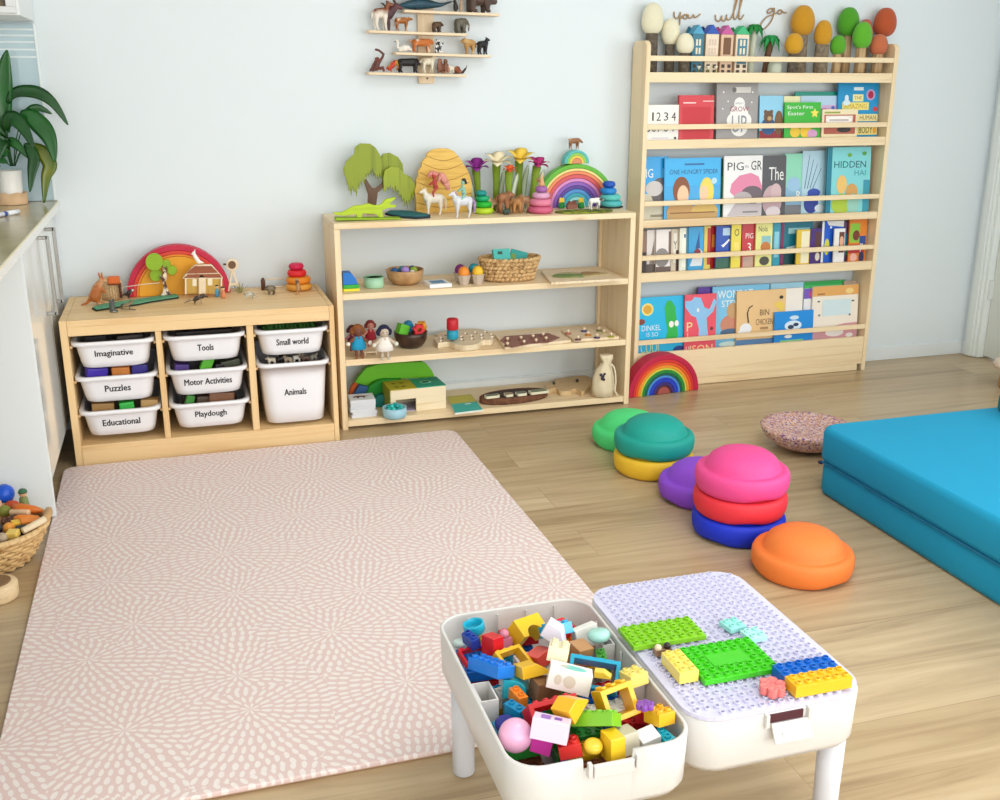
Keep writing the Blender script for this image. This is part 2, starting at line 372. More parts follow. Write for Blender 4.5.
def bin_mesh(w, d, h, t=.003):
    """tapered tub with rolled rim; origin at the centre of the bottom"""
    b = B(); rings = []
    wb, db = w*.80, d*.86
    prof = [(0, .0), (.004, -.0), (h*.12, .06), (h*.5, .5), (h-.014, .97), (h-.012, 1.0)]
    def ring(f, z, off=0, r=None):
        ww = wb+(w-.022-wb)*f+off*2; dd = db+(d-.022-db)*f+off*2
        return [(x, y, z) for x, y in rrect(ww, dd, r or .045)]
    out = [ring(0, 0, -.012), ring(.05, .004, -.002)] + [ring(f, h*f*.985, 0) for f in (.25, .5, .75, 1.0)]
    rim = [ring(1, h-.014, .011), ring(1, h-.002, .011), ring(1, h, .008), ring(1, h, -.002)]
    inn = [ring(f, max(h*f*.985, .006), -t) for f in (1.0, .6, .2)] + [ring(.05, .006, -t)]
    b.loops(out + [ring(1, h-.014, .0)] + rim + inn, True, True, True); return b
binM = plain('#f3f2f4', .25, .01); TX = plain('#1c1c20', .5)
BINS = []
def tub(word, ci, z, h, tw_, label, bulge=0):
    x0, x1 = COLS[ci]; w = x1-x0-.006; d = .40
    t = thing('storage_tub', label, 'storage tub', (SX+(x0+x1)/2, SF-.012+d/2, z-h), 0, 'white tubs in the pine unit')
    o = obj('tub', bin_mesh(w, d, h), binM, t)
    # label lettering just on the front face, following its slope
    yb_, yt_ = -(d*.86)/2, -(d-.022)/2; zc = h*.52; yf = yb_+(yt_-yb_)*.52
    b = B(); ang = math.atan2(yb_-yt_, h)
    b.m = Matrix.Translation((0, yf-.0012, zc)) @ Matrix.Rotation(-math.atan2(abs(yt_-yb_), h*.985)*-1, 4, 'X')
    for sx_, sy_ in ((-.0007, 0), (.0007, 0), (0, .0005), (0, -.0005)): put_text(b, word, (sx_, sy_), tw_, .024 if not set(word) & set('pgy') else .029, -.00005*len(b.bm.faces)/500)
    obj('lettering', b, TX, t, fix=False)
    BINS.append((t, w, d, h)); return t
tub('Imaginative', 0, .452, .10, .125, 'white tub lettered Imaginative, top of the left column')
tub('Puzzles', 0, .327, .10, .085, 'white tub lettered Puzzles, middle of the left column')
tub('Educational', 0, .202, .10, .125, 'white tub lettered Educational, bottom of the left column')
tub('Tools', 1, .452, .10, .055, 'white tub lettered Tools, top of the middle column')
tub('Motor Activities', 1, .327, .10, .165, 'white tub lettered Motor Activities, middle of the middle column')
tub('Playdough', 1, .202, .10, .11, 'white tub lettered Playdough, bottom of the middle column')
tub('Small world', 2, .452, .10, .115, 'white tub lettered Small world, top of the right column')
tub('Animals', 2, .327, .238, .08, 'deep white tub lettered Animals, below the Small world tub')
# toys heaped in the tubs
def brick_toy(name, label, cat, loc, dims, colr, rot=(0, 0, 0), grp='toys heaped in the white tubs'):
    o = obj(name, B().box((0, 0, 0), dims), plain(colr, .4), None, loc, rot, bevel=.004)
    return tag(o, label, cat, grp)
def intub(ci, dx, zt, dy=.05): x0, x1 = COLS[ci]; return (SX+(x0+x1)/2+dx, SF+dy, zt)
brick_toy('toy_block', 'violet block lying in the Puzzles tub', 'toy block', intub(0, -.07, .324, .06), (.07, .05, .05), '#4a35b0', (.1, .1, .3))
brick_toy('toy_block', 'orange wooden block lying in the Puzzles tub', 'toy block', intub(0, .015, .322, .06), (.06, .05, .05), '#d98a45', (.1, 0, -.1))
brick_toy('toy_block', 'dark blue block at right in the Puzzles tub', 'toy block', intub(0, .072, .322, .07), (.055, .05, .05), '#39308f', (0, .1, .2))
brick_toy('toy_block', 'brown wooden plank lying in the Educational tub', 'toy block', intub(0, -.06, .197, .06), (.075, .05, .04), '#a9814f', (0, .05, .05))
brick_toy('toy_block', 'bright green block lying in the Educational tub', 'toy block', intub(0, .02, .197, .05), (.05, .05, .04), '#37b54a', (0, -.05, .1))
brick_toy('toy_block', 'tan wooden plank at right in the Educational tub', 'toy block', intub(0, .10, .197, .06), (.06, .05, .04), '#c8a06a', (0, .05, -.1))
brick_toy('toy_block', 'dark grey tool block in the Imaginative tub', 'toy block', intub(0, .05, .44, .08), (.09, .06, .03), '#4a4443', (0, .0, .2))
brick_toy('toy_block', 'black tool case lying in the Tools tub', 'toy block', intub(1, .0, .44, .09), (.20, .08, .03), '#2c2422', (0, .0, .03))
brick_toy('toy_block', 'lime green block standing in the Motor Activities tub', 'toy block', intub(1, .0, .33, .06), (.04, .03, .05), '#63c234', (0, .4, .1))
brick_toy('toy_block', 'purple block at left in the Motor Activities tub', 'toy block', intub(1, -.09, .315, .08), (.05, .06, .04), '#5b4390', (0, .1, .1))
brick_toy('toy_block', 'dark olive block at right in the Motor Activities tub', 'toy block', intub(1, .08, .318, .08), (.07, .06, .04), '#4c5140', (0, -.1, .2))
brick_toy('toy_block', 'brown clay block lying in the Playdough tub', 'toy block', intub(1, .04, .196, .07), (.09, .06, .05), '#8a5f45', (0, .1, .1))
brick_toy('toy_block', 'small green block lying in the Playdough tub', 'toy block', intub(1, -.07, .198, .06), (.03, .03, .04), '#4f9a45', (0, .3, .1))
g = B(); rnd = random.Random(3)
for k in range(240):
    x, y = rnd.uniform(-.095, .095), rnd.uniform(-.14, .1); g.tube([(x, y, 0), (x+rnd.uniform(-.012, .012), y+rnd.uniform(-.012, .012), rnd.uniform(.012, .026))], [.003, .001], 4)
g.box((0, -.02, -.004), (.20, .26, .012))
tag(obj('moss_mat', g, plain('#4f8a3a', .8, .3, 40), None, intub(2, 0, .437, .20)), 'tufted green moss mat filling the Small world tub', 'moss', None, 'stuff')

# ------------------------------------------------------------------ tall open shelf
x0, x1, hh, dd = .962, 2.18, .809, .328; t = .022
sh = thing('open_shelf', 'wide open pine shelf with four toy-laden boards by the wall', 'shelf', (x0, -dd, 0)); W = x1-x0; D = dd-.018
Px, Py, Pz = PINE('x'), PINE('y'), PINE('z')
obj('side_panel', B().bx(0, t, 0, D, .001, hh-.0225), Pz, sh, bevel=.0015); obj('side_panel', B().bx(W-t, W, 0, D, .001, hh-.0225), Pz, sh, bevel=.0015)
SHELF = {}
for nm, zt in (('a', hh), ('b', .542), ('c', .284), ('d', .037)):
    if nm == 'a': obj('board', B().bx(0, W, 0, D, hh-.022, hh), Px, sh, bevel=.0015)
    else: obj('board', B().bx(t+.0005, W-t-.0005, .002, D, zt-.024, zt), Px, sh, bevel=.0015)
    SHELF[nm] = zt
obj('back_strip', B().bx(W-t-.012, W-t-.0005, D-.02, D-.001, .04, hh-.023), Pz, sh)

# ------------------------------------------------------------------ tall book rack
bx0, bx1, bh, bd = 2.278, 3.480, 1.473, .15
bk = thing('book_rack', 'tall pale pine front-facing book rack with rails', 'bookcase', (bx0, -bd, 0)); W = bx1-bx0; D = bd-.016; t = .02
def rside(xa):
    pts = [(0, .001), (D, .001), (D, bh-.03)] + [(D-.03+.03*cos(a), bh-.03+.03*sin(a)) for a in (.4, .8, 1.2, 1.57)] + [(.03-.03*sin(a), bh-.03+.03*cos(a)) for a in (0, .4, .8, 1.2, 1.57)]
    b = B(); F = [b.v((xa, y, z)) for y, z in pts]; K = [b.v((xa+t, y, z)) for y, z in pts]; b.face(F); b.face(K[::-1])
    for i in range(len(pts)): b.face([F[i], F[(i+1) % len(pts)], K[(i+1) % len(pts)], K[i]])
    return b
obj('side_panel', rside(0), Pz, bk, bevel=.0015); obj('side_panel', rside(W-t), Pz, bk, bevel=.0015)
RACK = {}
for nm, zt, zb in (('top', 1.350, 1.310), ('a', 1.081, 1.044), ('b', .750, .718), ('c', .524, .484)):
    b = B().bx(t+.0005, W-t-.0005, .003, .018, zb, zt).bx(t+.0005, W-t-.0005, .0185, D-.002, zt-.026, zt-.008); RACK[nm] = zt-.008
    obj('board', b, Px, bk, bevel=.0015)
obj('board', B().bx(t+.0005, W-t-.0005, .019, D-.002, .118, .134), Px, bk); RACK['d'] = .134
obj('front_panel', B().bx(t+.0005, W-t-.0005, .003, .0185, .034, .166).bx(t+.0005, W-t-.02, .006, .0185, .002, .0335), Px, bk, bevel=.0015)
for z in (1.404, 1.133, .819, .589, .215): obj('rail', B().bx(t+.0005, W-t-.0005, .001, .013, z-.0105, z+.0105), Px, bk, bevel=.002)
sc = B()
for z in (1.30, .71): sc.cyl((.34, .0028, z-.02 if z > 1 else z), .004, .002, 10, axis='y')

# more toys showing between the tubs, and wide dark boxes added for the shade behind
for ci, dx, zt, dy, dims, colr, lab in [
    (0, -.005, .305, .17, (.20, .10, .05), '#3d3436', 'dark grey box added as shade at the back of the Puzzles tub'), (0, .0, .180, .17, (.20, .10, .05), '#5a4634', 'brown box added as shade at the back of the Educational tub'),
    (1, .0, .305, .17, (.20, .10, .05), '#2f2a2e', 'black box added as shade at the back of the Motor Activities tub'), (1, .0, .180, .17, (.20, .10, .05), '#4a3a30', 'dark brown box added as shade at the back of the Playdough tub'),
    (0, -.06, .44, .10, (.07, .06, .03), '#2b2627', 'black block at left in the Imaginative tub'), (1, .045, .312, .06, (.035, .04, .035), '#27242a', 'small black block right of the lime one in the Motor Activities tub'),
    (0, .0, .435, .20, (.20, .10, .03), '#2a2425', 'black flat box added as shade at the back of the Imaginative tub'), (1, -.02, .185, .08, (.05, .05, .045), '#6e5a4a', 'taupe block in the middle of the Playdough tub')]:
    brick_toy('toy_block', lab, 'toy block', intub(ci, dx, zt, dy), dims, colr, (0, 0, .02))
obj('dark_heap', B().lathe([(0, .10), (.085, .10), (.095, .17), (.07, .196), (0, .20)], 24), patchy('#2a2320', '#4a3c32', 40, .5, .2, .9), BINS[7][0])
# ------------------------------------------------------------------ rug mat
def rug_mat():
    m, nt, b = new_mat('pink_burst_pattern', .75); L = nt.links
    def M(op, a, bb=None, c=None):
        n = N(nt, 'ShaderNodeMath', operation=op)
        for i, v in enumerate((a, bb, c)):
            if v is None: continue
            if isinstance(v, (int, float)): n.inputs[i].default_value = v
            else: L.new(v, n.inputs[i])
        return n.outputs[0]
    tc = N(nt, 'ShaderNodeTexCoord'); S = 3.4
    jn = N(nt, 'ShaderNodeTexNoise', Scale=14.0, Detail=1.0); L.new(tc.outputs['Object'], jn.inputs['Vector'])
    js = N(nt, 'ShaderNodeVectorMath', operation='SCALE'); js.inputs['Scale'].default_value = .022; L.new(jn.outputs['Color'], js.inputs[0])
    jv = N(nt, 'ShaderNodeVectorMath', operation='ADD'); L.new(tc.outputs['Object'], jv.inputs[0]); L.new(js.outputs[0], jv.inputs[1])
    v = N(nt, 'ShaderNodeTexVoronoi', voronoi_dimensions='2D'); v.inputs['Scale'].default_value = S; v.inputs['Randomness'].default_value = .75
    L.new(jv.outputs[0], v.inputs['Vector'])
    sub = N(nt, 'ShaderNodeVectorMath', operation='SUBTRACT'); L.new(jv.outputs[0], sub.inputs[0]); L.new(v.outputs['Position'], sub.inputs[1])
    sx = N(nt, 'ShaderNodeSeparateXYZ'); L.new(sub.outputs[0], sx.inputs[0])
    r = M('SQRT', M('ADD', M('MULTIPLY', sx.outputs[0], sx.outputs[0]), M('MULTIPLY', sx.outputs[1], sx.outputs[1])))
    th = M('DIVIDE', M('ARCTAN2', sx.outputs[1], sx.outputs[0]), 2*pi)
    rr = M('DIVIDE', r, .026); k = M('FLOOR', rr); fr = M('SUBTRACT', rr, k)
    n = M('ADD', M('FLOOR', M('MULTIPLY', k, 7.5)), 8.0)
    a = M('ADD', M('MULTIPLY', th, n), M('MULTIPLY', k, .37)); fa = M('SUBTRACT', a, M('FLOOR', a))
    e1 = M('POWER', M('DIVIDE', M('SUBTRACT', fa, .5), .27), 2.0); e2 = M('POWER', M('DIVIDE', M('SUBTRACT', fr, .5), .46), 2.0)
    e = M('ADD', e1, e2)
    mr = N(nt, 'ShaderNodeMapRange'); mr.inputs['From Min'].default_value = .8; mr.inputs['From Max'].default_value = 1.15; mr.inputs['To Min'].default_value = 1; mr.inputs['To Max'].default_value = 0
    L.new(e, mr.inputs['Value'])
    mx = N(nt, 'ShaderNodeMix', data_type='RGBA'); mx.inputs[6].default_value = rgb('#e3cac5'); mx.inputs[7].default_value = rgb('#f1e7e2')
    L.new(mr.outputs[0], mx.inputs[0]); L.new(mx.outputs[2], b.inputs['Base Color']); return m
RX0, RX1, RY0, RY1 = -.036, 1.382, -.482, -2.44
b = B().slab(rrect(RX1-RX0, RY0-RY1, .045), 0.001, .015)
rug = thing('play_mat', 'large pale pink play mat with white burst pattern', 'mat', ((RX0+RX1)/2, (RY0+RY1)/2, 0), .008)
obj('top_layer', B().slab(rrect(RX1-RX0, RY0-RY1, .045), 0.004, .015), rug_mat(), rug, bevel=.003)
obj('backing', B().slab(rrect(RX1-RX0-.006, RY0-RY1-.006, .045), 0.001, .0039), plain('#c9a184', .8), rug)

# ------------------------------------------------------------------ stepping stones
def stone_mesh():
    b = B(); n = 64
    prof = [(.1115, .006), (.116, .001), (.124, 0), (.132, .006), (.138, .020), (.1405, .040), (.1395, .056), (.135, .066), (.128, .0705), (.119, .0695), (.1135, .0685), (.111, .072), (.108, .081), (.098, .099), (.078, .1135), (.05, .122), (.02, .1255), (.004, .1258)]
    inn = [(.004, .110), (.05, .105), (.085, .086), (.103, .062), (.108, .03), (.1105, .010)]
    R = [[b.v((r*cos(2*pi*k/n), r*sin(2*pi*k/n), z + (.006*max(0, sin(3*2*pi*k/n+.6))**2 if z < .015 else 0))) for k in range(n)] for r, z in prof + inn]
    for m, (a, c) in enumerate(zip(R, R[1:])):
        if m == len(prof)-1: b.face(a); b.face(c[::-1]); continue
        for i in range(n): b.face([a[i], a[(i+1) % n], c[(i+1) % n], c[i]], True)
    for i in range(n): b.face([R[-1][i], R[-1][(i+1) % n], R[0][(i+1) % n], R[0][i]], True)
    return b
STONE = None
def stone(px, py, z0, colr, label, zr=.042, rz=0, xy=None):
    global STONE
    p = Vector((xy[0], xy[1], 0)) if xy else at(px, py, z=z0+zr)
    o = obj('stepping_stone', stone_mesh(), plain(colr, .62, .05, 30, .25), None, (p.x, p.y, z0), (0, 0, rz))
    tag(o, label, 'stepping stone', 'foam stepping stones on the floor'); return p
def centre(pxl, pxr, py, z):
    a, c = at(pxl, py, z=z), at(pxr, py, z=z); return (a+c)/2
# dome closing uses a bridge: outer and inner skins share no faces
p = centre(750, 853, 557, .042); stone(0, 0, .001, '#f07f34', 'orange stepping stone alone nearest the brick table', xy=p+Vector((.004, .002, 0)), rz=.4)
p = centre(692.5, 788, 523, .042); stone(0, 0, .001, '#0a2fd0', 'blue stepping stone at the bottom of the stack of three', xy=p+Vector((.010, .030, 0)), rz=1.2)
pz = .0715; ps = p+Vector((.009, .030, 0))
stone(0, 0, .001+pz, '#e8303f', 'red stepping stone in the middle of the stack of three', xy=(ps.x+.0012, ps.y), rz=2.0)
stone(0, 0, .001+2*pz, '#ec4a92', 'pink stepping stone topping the stack of three', xy=(ps.x+.002, ps.y-.001), rz=.2)
p = at(684, 489, z=.042); stone(0, 0, .001, '#9048d6', 'purple stepping stone half hidden behind the stack of three', xy=(1.990, -1.345), rz=.9)
p2 = Vector((1.948, -1.065, 0)); stone(0, 0, .001, '#f6c62f', 'yellow stepping stone under the teal one', xy=p2, rz=.1)
stone(0, 0, .001+pz, '#0aa092', 'teal stepping stone resting on the yellow one', xy=(p2.x-.0, p2.y), rz=1.5)
stone(0, 0, .001, '#52e486', 'light green stepping stone behind the teal and yellow pair', xy=(1.980, -.783), rz=.5)
# ------------------------------------------------------------------ wobble board
def speck():
    m, nt, b = new_mat('speckled_granulate', .8); tc = N(nt, 'ShaderNodeTexCoord')
    v = N(nt, 'ShaderNodeTexVoronoi', Scale=170.0); nt.links.new(tc.outputs['Object'], v.inputs['Vector'])
    sp = N(nt, 'ShaderNodeSeparateColor'); nt.links.new(v.outputs['Color'], sp.inputs[0])
    r = ramp(nt, [(0, '#d3a592'), (.36, '#a87a84'), (.48, '#e2c1b2'), (.64, '#b5846a'), (.78, '#d8c3c8'), (.92, '#7a4a96')], 'CONSTANT'); nt.links.new(sp.outputs[0], r.inputs[0])
    nt.links.new(r.outputs[0], b.inputs['Base Color']); return m
p = centre(762, 846, 430, .07)
wb = B().lathe([(.03, .0), (.07, .003), (.115, .018), (.15, .045), (.168, .072), (.171, .082), (.165, .089), (.14, .084), (.09, .074), (.0, .068)], 48)
tag(obj('wobble_board', wb, speck(), None, (p.x+.012, p.y, .001)), 'speckled mauve round wobble board beside the teal mat', 'wobble board')
# ------------------------------------------------------------------ folded teal mattress
TE = plain('#0098c2', .75, .03, 5, .06)
mx0, mx1, my0, my1 = 2.382, 4.02, -2.75, -1.395
mt = thing('folded_mattress', 'thick teal blue folded play mattress on the floor', 'mattress', (mx0, my1, 0), -.004)
def cushion(z0, z1, ins):
    b = B(); w, d = mx1-mx0, my1-my0; pts = rrect(w-ins, d-ins, .05, 6, w/2, -d/2); q = rrect(w-ins-.03, d-ins-.03, .045, 6, w/2, -d/2); q2 = rrect(w-ins-.008, d-ins-.008, .05, 6, w/2, -d/2)
    return b.loops([[(x, y, z0) for x, y in q], [(x, y, z0+.004) for x, y in q2], [(x, y, z0+.018) for x, y in pts], [(x, y, z1-.02) for x, y in pts], [(x, y, z1-.006) for x, y in q2], [(x, y, z1) for x, y in q]])
obj('lower_cushion', cushion(.001, .113, .012), TE, mt); obj('upper_cushion', cushion(.114, .232, 0), TE, mt)
z = B().bx(-.0015, .010, my0-my1+.03, -.04, .1115, .1160); obj('zip', z, plain('#0a6f94', .7), mt)
obj('zip_pull', B().bx(-.007, .006, -.04, -.026, .104, .115), plain('#16204a', .4), mt, bevel=.003)
bo = at(994, 409, z=.234)
bl = B().tube([(0, 0, 0.04), (.10, 0, .04), (.5, 0, .04)], .04, 20)
bl = B().slab(rrect(.36, .30, .03), 0, .062)
tag(obj('small_cushion', bl, plain('#0d6f74', .8, .03, 6), None, (bo.x+.172, bo.y-.155, .2335), (0, 0, 0), bevel=.012, seg=3), 'dark teal flat cushion on the back corner of the mattress', 'cushion')
pf = thing('toadstool_stool', 'small tan stool with cream padded top by the door', 'stool', (at(1012, 388, z=0).x, at(1012, 388, z=0).y, 0))
obj('body', B().lathe([(.055, .001), (.062, .02), (.055, .06), (.06, .085)], 28), weave('#c79a6a', '#8a5c34', 60), pf)
obj('padded_top', B().lathe([(.055, .0855), (.085, .092), (.092, .108), (.08, .128), (.045, .138), (.0, .140)], 28), plain('#f0d9c4', .7, .05), pf)

# ------------------------------------------------------------------ brick table
TBZ = .31
PLW = plain('#d9d6d2', .3, .012)
def open_box(x0, x1, y0, y1, z0, z1, r=.055, t=.004, notch=False):
    w, d = x1-x0, y1-y0; b = B()
    def R(off, z, rr):
        P = rrect(w+2*off, d+2*off, rr); y = P[20][1]; q = P[:21] + [(-.043, y), (-.0415, y), (.0415, y), (.043, y)] + P[21:]
        return [(x, yy, z-(.020 if notch and abs(x) < .042 and abs(yy-y) < 1e-6 and z > z1-.012 else 0)) for x, yy in q]
    b.loops([R(-.02, z0, r-.01), R(-.006, z0+.003, r), R(0, z0+.016, r), R(.002, z1-.002, r), R(.0, z1, r), R(-t, z1, r-t), R(-t, z1-.004, r-t), R(-t-.002, z0+.012, r-t), R(-.025, z0+.005, r-.015)], True, True, True)
    return b, (x0+x1)/2, (y0+y1)/2
lx0, lx1, ly0, ly1 = .830, 1.142, -2.927, -2.424
rx0, rx1, ry0, ry1 = 1.151, 1.486, -2.897, -2.412
table = thing('brick_table', 'white plastic brick play table with open tub and studded lid', 'table', ((lx0+rx1)/2, (ly0+ly1)/2, 0))
ox, oy = table.location.x, table.location.y
b, cx, cy = open_box(lx0, lx1, ly0, ly1, .203, TBZ, notch=True)
bl = obj('tub', b, PLW, table, (cx-ox, cy-oy, 0), (0, 0, -.03+.03))
hw, hd = (lx1-lx0)/2, (ly1-ly0)/2
for x in (-.09, -.03, .03, .09): obj('rib', B().bx(x-.0015, x+.0015, hd-.010, hd-.0065, .215, .300), PLW, bl)
for y in (-.16, .04, .16): obj('rib', B().bx(hw-.010, hw-.0065, y-.0015, y+.0015, .215, .300), PLW, bl)
def pocket(xa, xb, ya, yb, za, zb, t=.003):
    rb = B(); rb.slab([(xa, ya), (xb, ya), (xb, yb), (xa, yb)], za, za+t)
    O = [(xa, ya), (xb, ya), (xb, yb), (xa, yb)]; I = [(xa+t, ya+t), (xb-t, ya+t), (xb-t, yb-t), (xa+t, yb-t)]
    b = B(); b.loops([[(x, y, za) for x, y in O], [(x, y, zb) for x, y in O], [(x, y, zb) for x, y in I], [(x, y, za+t) for x, y in I]], smooth=False); rb.bm.free()
    obj('pocket', b, PLW, bl)
pocket(-hw+.007, -hw+.04, -.045, .015, .215, .302); pocket(hw-.032, hw-.007, .07, .108, .215, .30); pocket(hw-.032, hw-.007, -.065, -.027, .215, .30)
def latch(par, x, y, z, open_):
    b = B(); b.bx(x-.042, x+.042, y-.004, y, z-.036, z-.026); b.bx(x-.044, x-.037, y-.010, y, z-.030, z-.006); b.bx(x+.037, x+.044, y-.010, y, z-.030, z-.006)
    if open_: b.box((x+.004, y-.014, z-.040), (.072, .004, .034), (-.55, 0, 0)); b.box((x+.006, y-.018, z-.042), (.045, .004, .008), (-.55, 0, 0))
    else: b.bx(x-.034, x+.034, y-.009, y-.001, z-.034, z-.012)
    return obj('latch', b, PLW, par, bevel=.0012)
latch(bl, .008, -hd, TBZ, False)
b, cx2, cy2 = open_box(rx0, rx1, ry0, ry1, .203, TBZ-.003); br_ = obj('tub', b, PLW, table, (cx2-ox, cy2-oy, 0))
lw, ld = rx1-rx0, ry1-ry0
la = latch(br_, .005, -ld/2, TBZ+.004, True)
obj('slot', B().bx(-.034, .034, -ld/2-.0052, -ld/2-.0008, TBZ-.020, TBZ-.005), plain('#4a1826', .5), br_)
lid = B(); lid.slab(rrect(lw+.001, ld+.001, .056), TBZ-.0022, TBZ+.0045)
PIT_ = .0185; nx, ny = 17, 26
for i in range(nx):
    for j in range(ny):
        x = (i-(nx-1)/2)*PIT_; y = (j-(ny-1)/2)*PIT_
        if abs(x) > lw/2-.05 and abs(y) > ld/2-.05 and math.hypot(abs(x)-lw/2+.055, abs(y)-ld/2+.055) > .045: continue
        lid.lathe([(.0056, TBZ+.0045), (.0056, TBZ+.0090), (.0038, TBZ+.0090), (.0038, TBZ+.0048)], 10, (x, y, 0), smooth=False)
lidM = plain('#d3d1e8', .3, .02, 3)
lo = obj('studded_lid', lid, lidM, table, (cx2-ox, cy2-oy, 0)); LIDZ = TBZ+.0045
legs = [(lx0+.034, -2.502), (rx1-.036, ry0+.04), (lx0+.036, ly0+.05), (rx1-.036, ry1-.045)]
for x, y in legs: obj('leg', B().lathe([(.019, .001), (.022, .004), (.0225, .10), (.024, .2025)], 28, (x-ox, y-oy, 0)), plain('#dcdce2', .35, .01), table)
# ------------------------------------------------------------------ toy builders
def capsule(b, chain, n=10):
    """chain of (x, y, z, r): tapered rounded limb"""
    P = [(Vector(c[:3]), c[3]) for c in chain]
    for (p, r), (q, s) in zip(P, P[1:]):
        if (q-p).length > 1e-6: b.tube([p, q], [r, s], n)
    for p, r in P: b.ball(p, r, n, 6)
def px_chain(ch, bx, by, m, face=1):
    out = []
    for c in ch:
        x, y, r = c[:3]; dy = c[3] if len(c) > 3 else 0
        out.append(((x-bx)*m*face, -dy*m, (by-y)*m, r*m))
    return out
def critter(name, label, cat, chains, mat, base, surf, group=None, parts=(), y=None, yaw=0, vox=.33, zf=None):
    """small figurine grown from limb chains measured in photo pixels, standing at base=(px,py) on height surf"""
    bx, by = base; P = at(bx, by, z=surf) if y is None else at(bx, by, y=y)
    m = mpp(P); b = B()
    chs = [px_chain(c, bx, by, m) for c in chains]
    zmin = min(c[2]-c[3] for ch in chs for c in ch)
    for ch in chs: capsule(b, [(c[0], c[1], c[2]-zmin+.0008, c[3]) for c in ch])
    o = obj(name, b, mat, None, (P.x, P.y, surf if y is None else (surf if surf else P.z)), (0, 0, yaw), remesh=max(m*vox, .0009))
    tag(o, label, cat, group)
    for pn, chs2, pm in parts:
        pb = B()
        for c in chs2: capsule(pb, [(q[0], q[1], q[2]-zmin+.0008, q[3]) for q in px_chain(c, bx, by, m)], 8)
        obj(pn, pb, pm, o)
    return o
def quad_chains(cx, by, L, H, f=1, leg=.5, legr=.075, head=(.28, .28, .15), muzzle=(.22, -.08, .08), neck=.12, tail=((.1, -.1), (.16, -.35)), tailr=.04, ear=.07, sag=0, hump=0):
    """limb chains (pixels) of a four-legged figurine; f=+1 faces right"""
    rb = H*(1-leg)/2; hc = by-H*leg-rb; x0, x1 = cx-f*(L/2-rb), cx+f*(L/2-rb); C = []
    C.append([(x0, hc, rb*.95), ((x0+x1)/2, hc+sag*H-hump*H, rb*(1.0+hump)), (x1, hc-.02*H, rb)])
    for x, s in ((x0-f*.12*rb, 1), (x1+f*.1*rb, 1)):
        for dy in (rb*.55, -rb*.55):
            st = f*(.14*rb if dy > 0 else -.25*rb); k = -f*.2*rb if x == x0-f*.12*rb else 0
            C.append([(x, hc+rb*.2, rb*.62, dy), (x+st*.5+k, by-H*leg*.5, legr*H*1.15, dy), (x+st, by-legr*H*.6, legr*H*.8, dy), (x+st+f*legr*H*.7, by-legr*H*.55, legr*H*.75, dy)])
    hx, hy = x1+f*head[0]*H, hc-head[1]*H
    C.append([(x1+f*rb*.35, hc-rb*.35, rb*.7), (hx-f*.05*H, hy+.04*H, neck*H)])
    C.append([(hx, hy, head[2]*H), (hx+f*muzzle[0]*H, hy-muzzle[1]*H, muzzle[2]*H)])
    for dy in (head[2]*H*.6, -head[2]*H*.6):
        if ear: C.append([(hx-f*.04*H, hy-head[2]*H*.7, ear*H*.6, dy), (hx-f*.10*H, hy-head[2]*H*1.2, ear*H*.35, dy*1.4)])
    if tail:
        px, py = x0-f*rb*.8, hc-rb*.3; ch = [(px, py, tailr*H*1.2)]
        for dx, dz in tail: ch.append((px-f*dx*H, py-dz*H, tailr*H))
        C.append(ch)
    return C
def cut(name, label, cat, layers, y, surf, S, group=None):
    """wooden cut-out toy: outlines (zoom coordinates S=(ox,oy,scale)) sawn from board of real thickness, standing at depth y"""
    W = lambda u, v: at(S[0]+u/S[2], S[1]+v/S[2], y=y)
    allp = [W(*p) for l in layers for p in l[1]]
    cx = (min(p.x for p in allp)+max(p.x for p in allp))/2
    t = thing(name, label, cat, (cx, y, surf), 0, group)
    for pn, pts, mat, yo, th, *rest in layers:
        q = [(W(*p).x-cx, max(W(*p).z-surf, .0006)) for p in pts]
        obj(pn, B().plate(q, yo-th/2, yo+th/2), mat, t, bevel=min(.0015, th*.2))
    return t
def circ(cx, cy, r, n=20, ry=None): return [(cx+r*cos(2*pi*k/n), cy+(ry or r)*sin(2*pi*k/n)) for k in range(n)]
def disc(b, r, h, n=32, c=(0, 0, 0), k=.5):
    e = min(h*k, r*.6); pr = [(0, 0), (r-e, 0)]
    for a in range(1, 8): t = -pi/2+pi*a/8; pr.append((r-e+e*cos(t), h/2+h/2*sin(t)))
    pr += [(r-e, h), (0, h)]; return b.lathe(pr, n, c)
def stack(base, surf, rows, group, cat='stacking stone'):
    """stacking stones: rows of (radius px, height px, colour, label, dx px)"""
    P = at(*base, z=surf); m = mpp(P); z = surf+.0006
    for r, h, colr, lab, dx in rows:
        o = obj('stacking_stone', disc(B(), r*m, h*m), plain(colr, .55, .05), None, (P.x+dx*m, P.y, z)); tag(o, lab, cat, group); z += h*m+.0005
    return P, m, z
def rainbow(base_l, base_r, y, surf, rings, depth, what, group, rz=0, R=None):
    """nest of half-ring arches: rings of (outer fraction, colour, colour word); the last is a solid half disc"""
    a, c = at(*base_l, z=surf), at(*base_r, z=surf); cx = (a.x+c.x)/2; R = R or (c.x-a.x)/2
    for i, (fr, colr, word) in enumerate(rings):
        ro = fr*R-.0006; ri = rings[i+1][0]*R+.0006 if i < len(rings)-1 else 0
        pts = ell(0, .0006, ro, ro, 30, 0, pi, True) + (ell(0, .0006, ri, ri, 30, pi, 0, True) if ri else [])
        o = obj('rainbow_arch', B().plate(pts, -depth/2, depth/2), plain(colr, .5, .05), None, (cx, y, surf), (0, 0, rz), bevel=.0012)
        tag(o, word + ' ' + what, 'rainbow arch', group)
    return cx, R

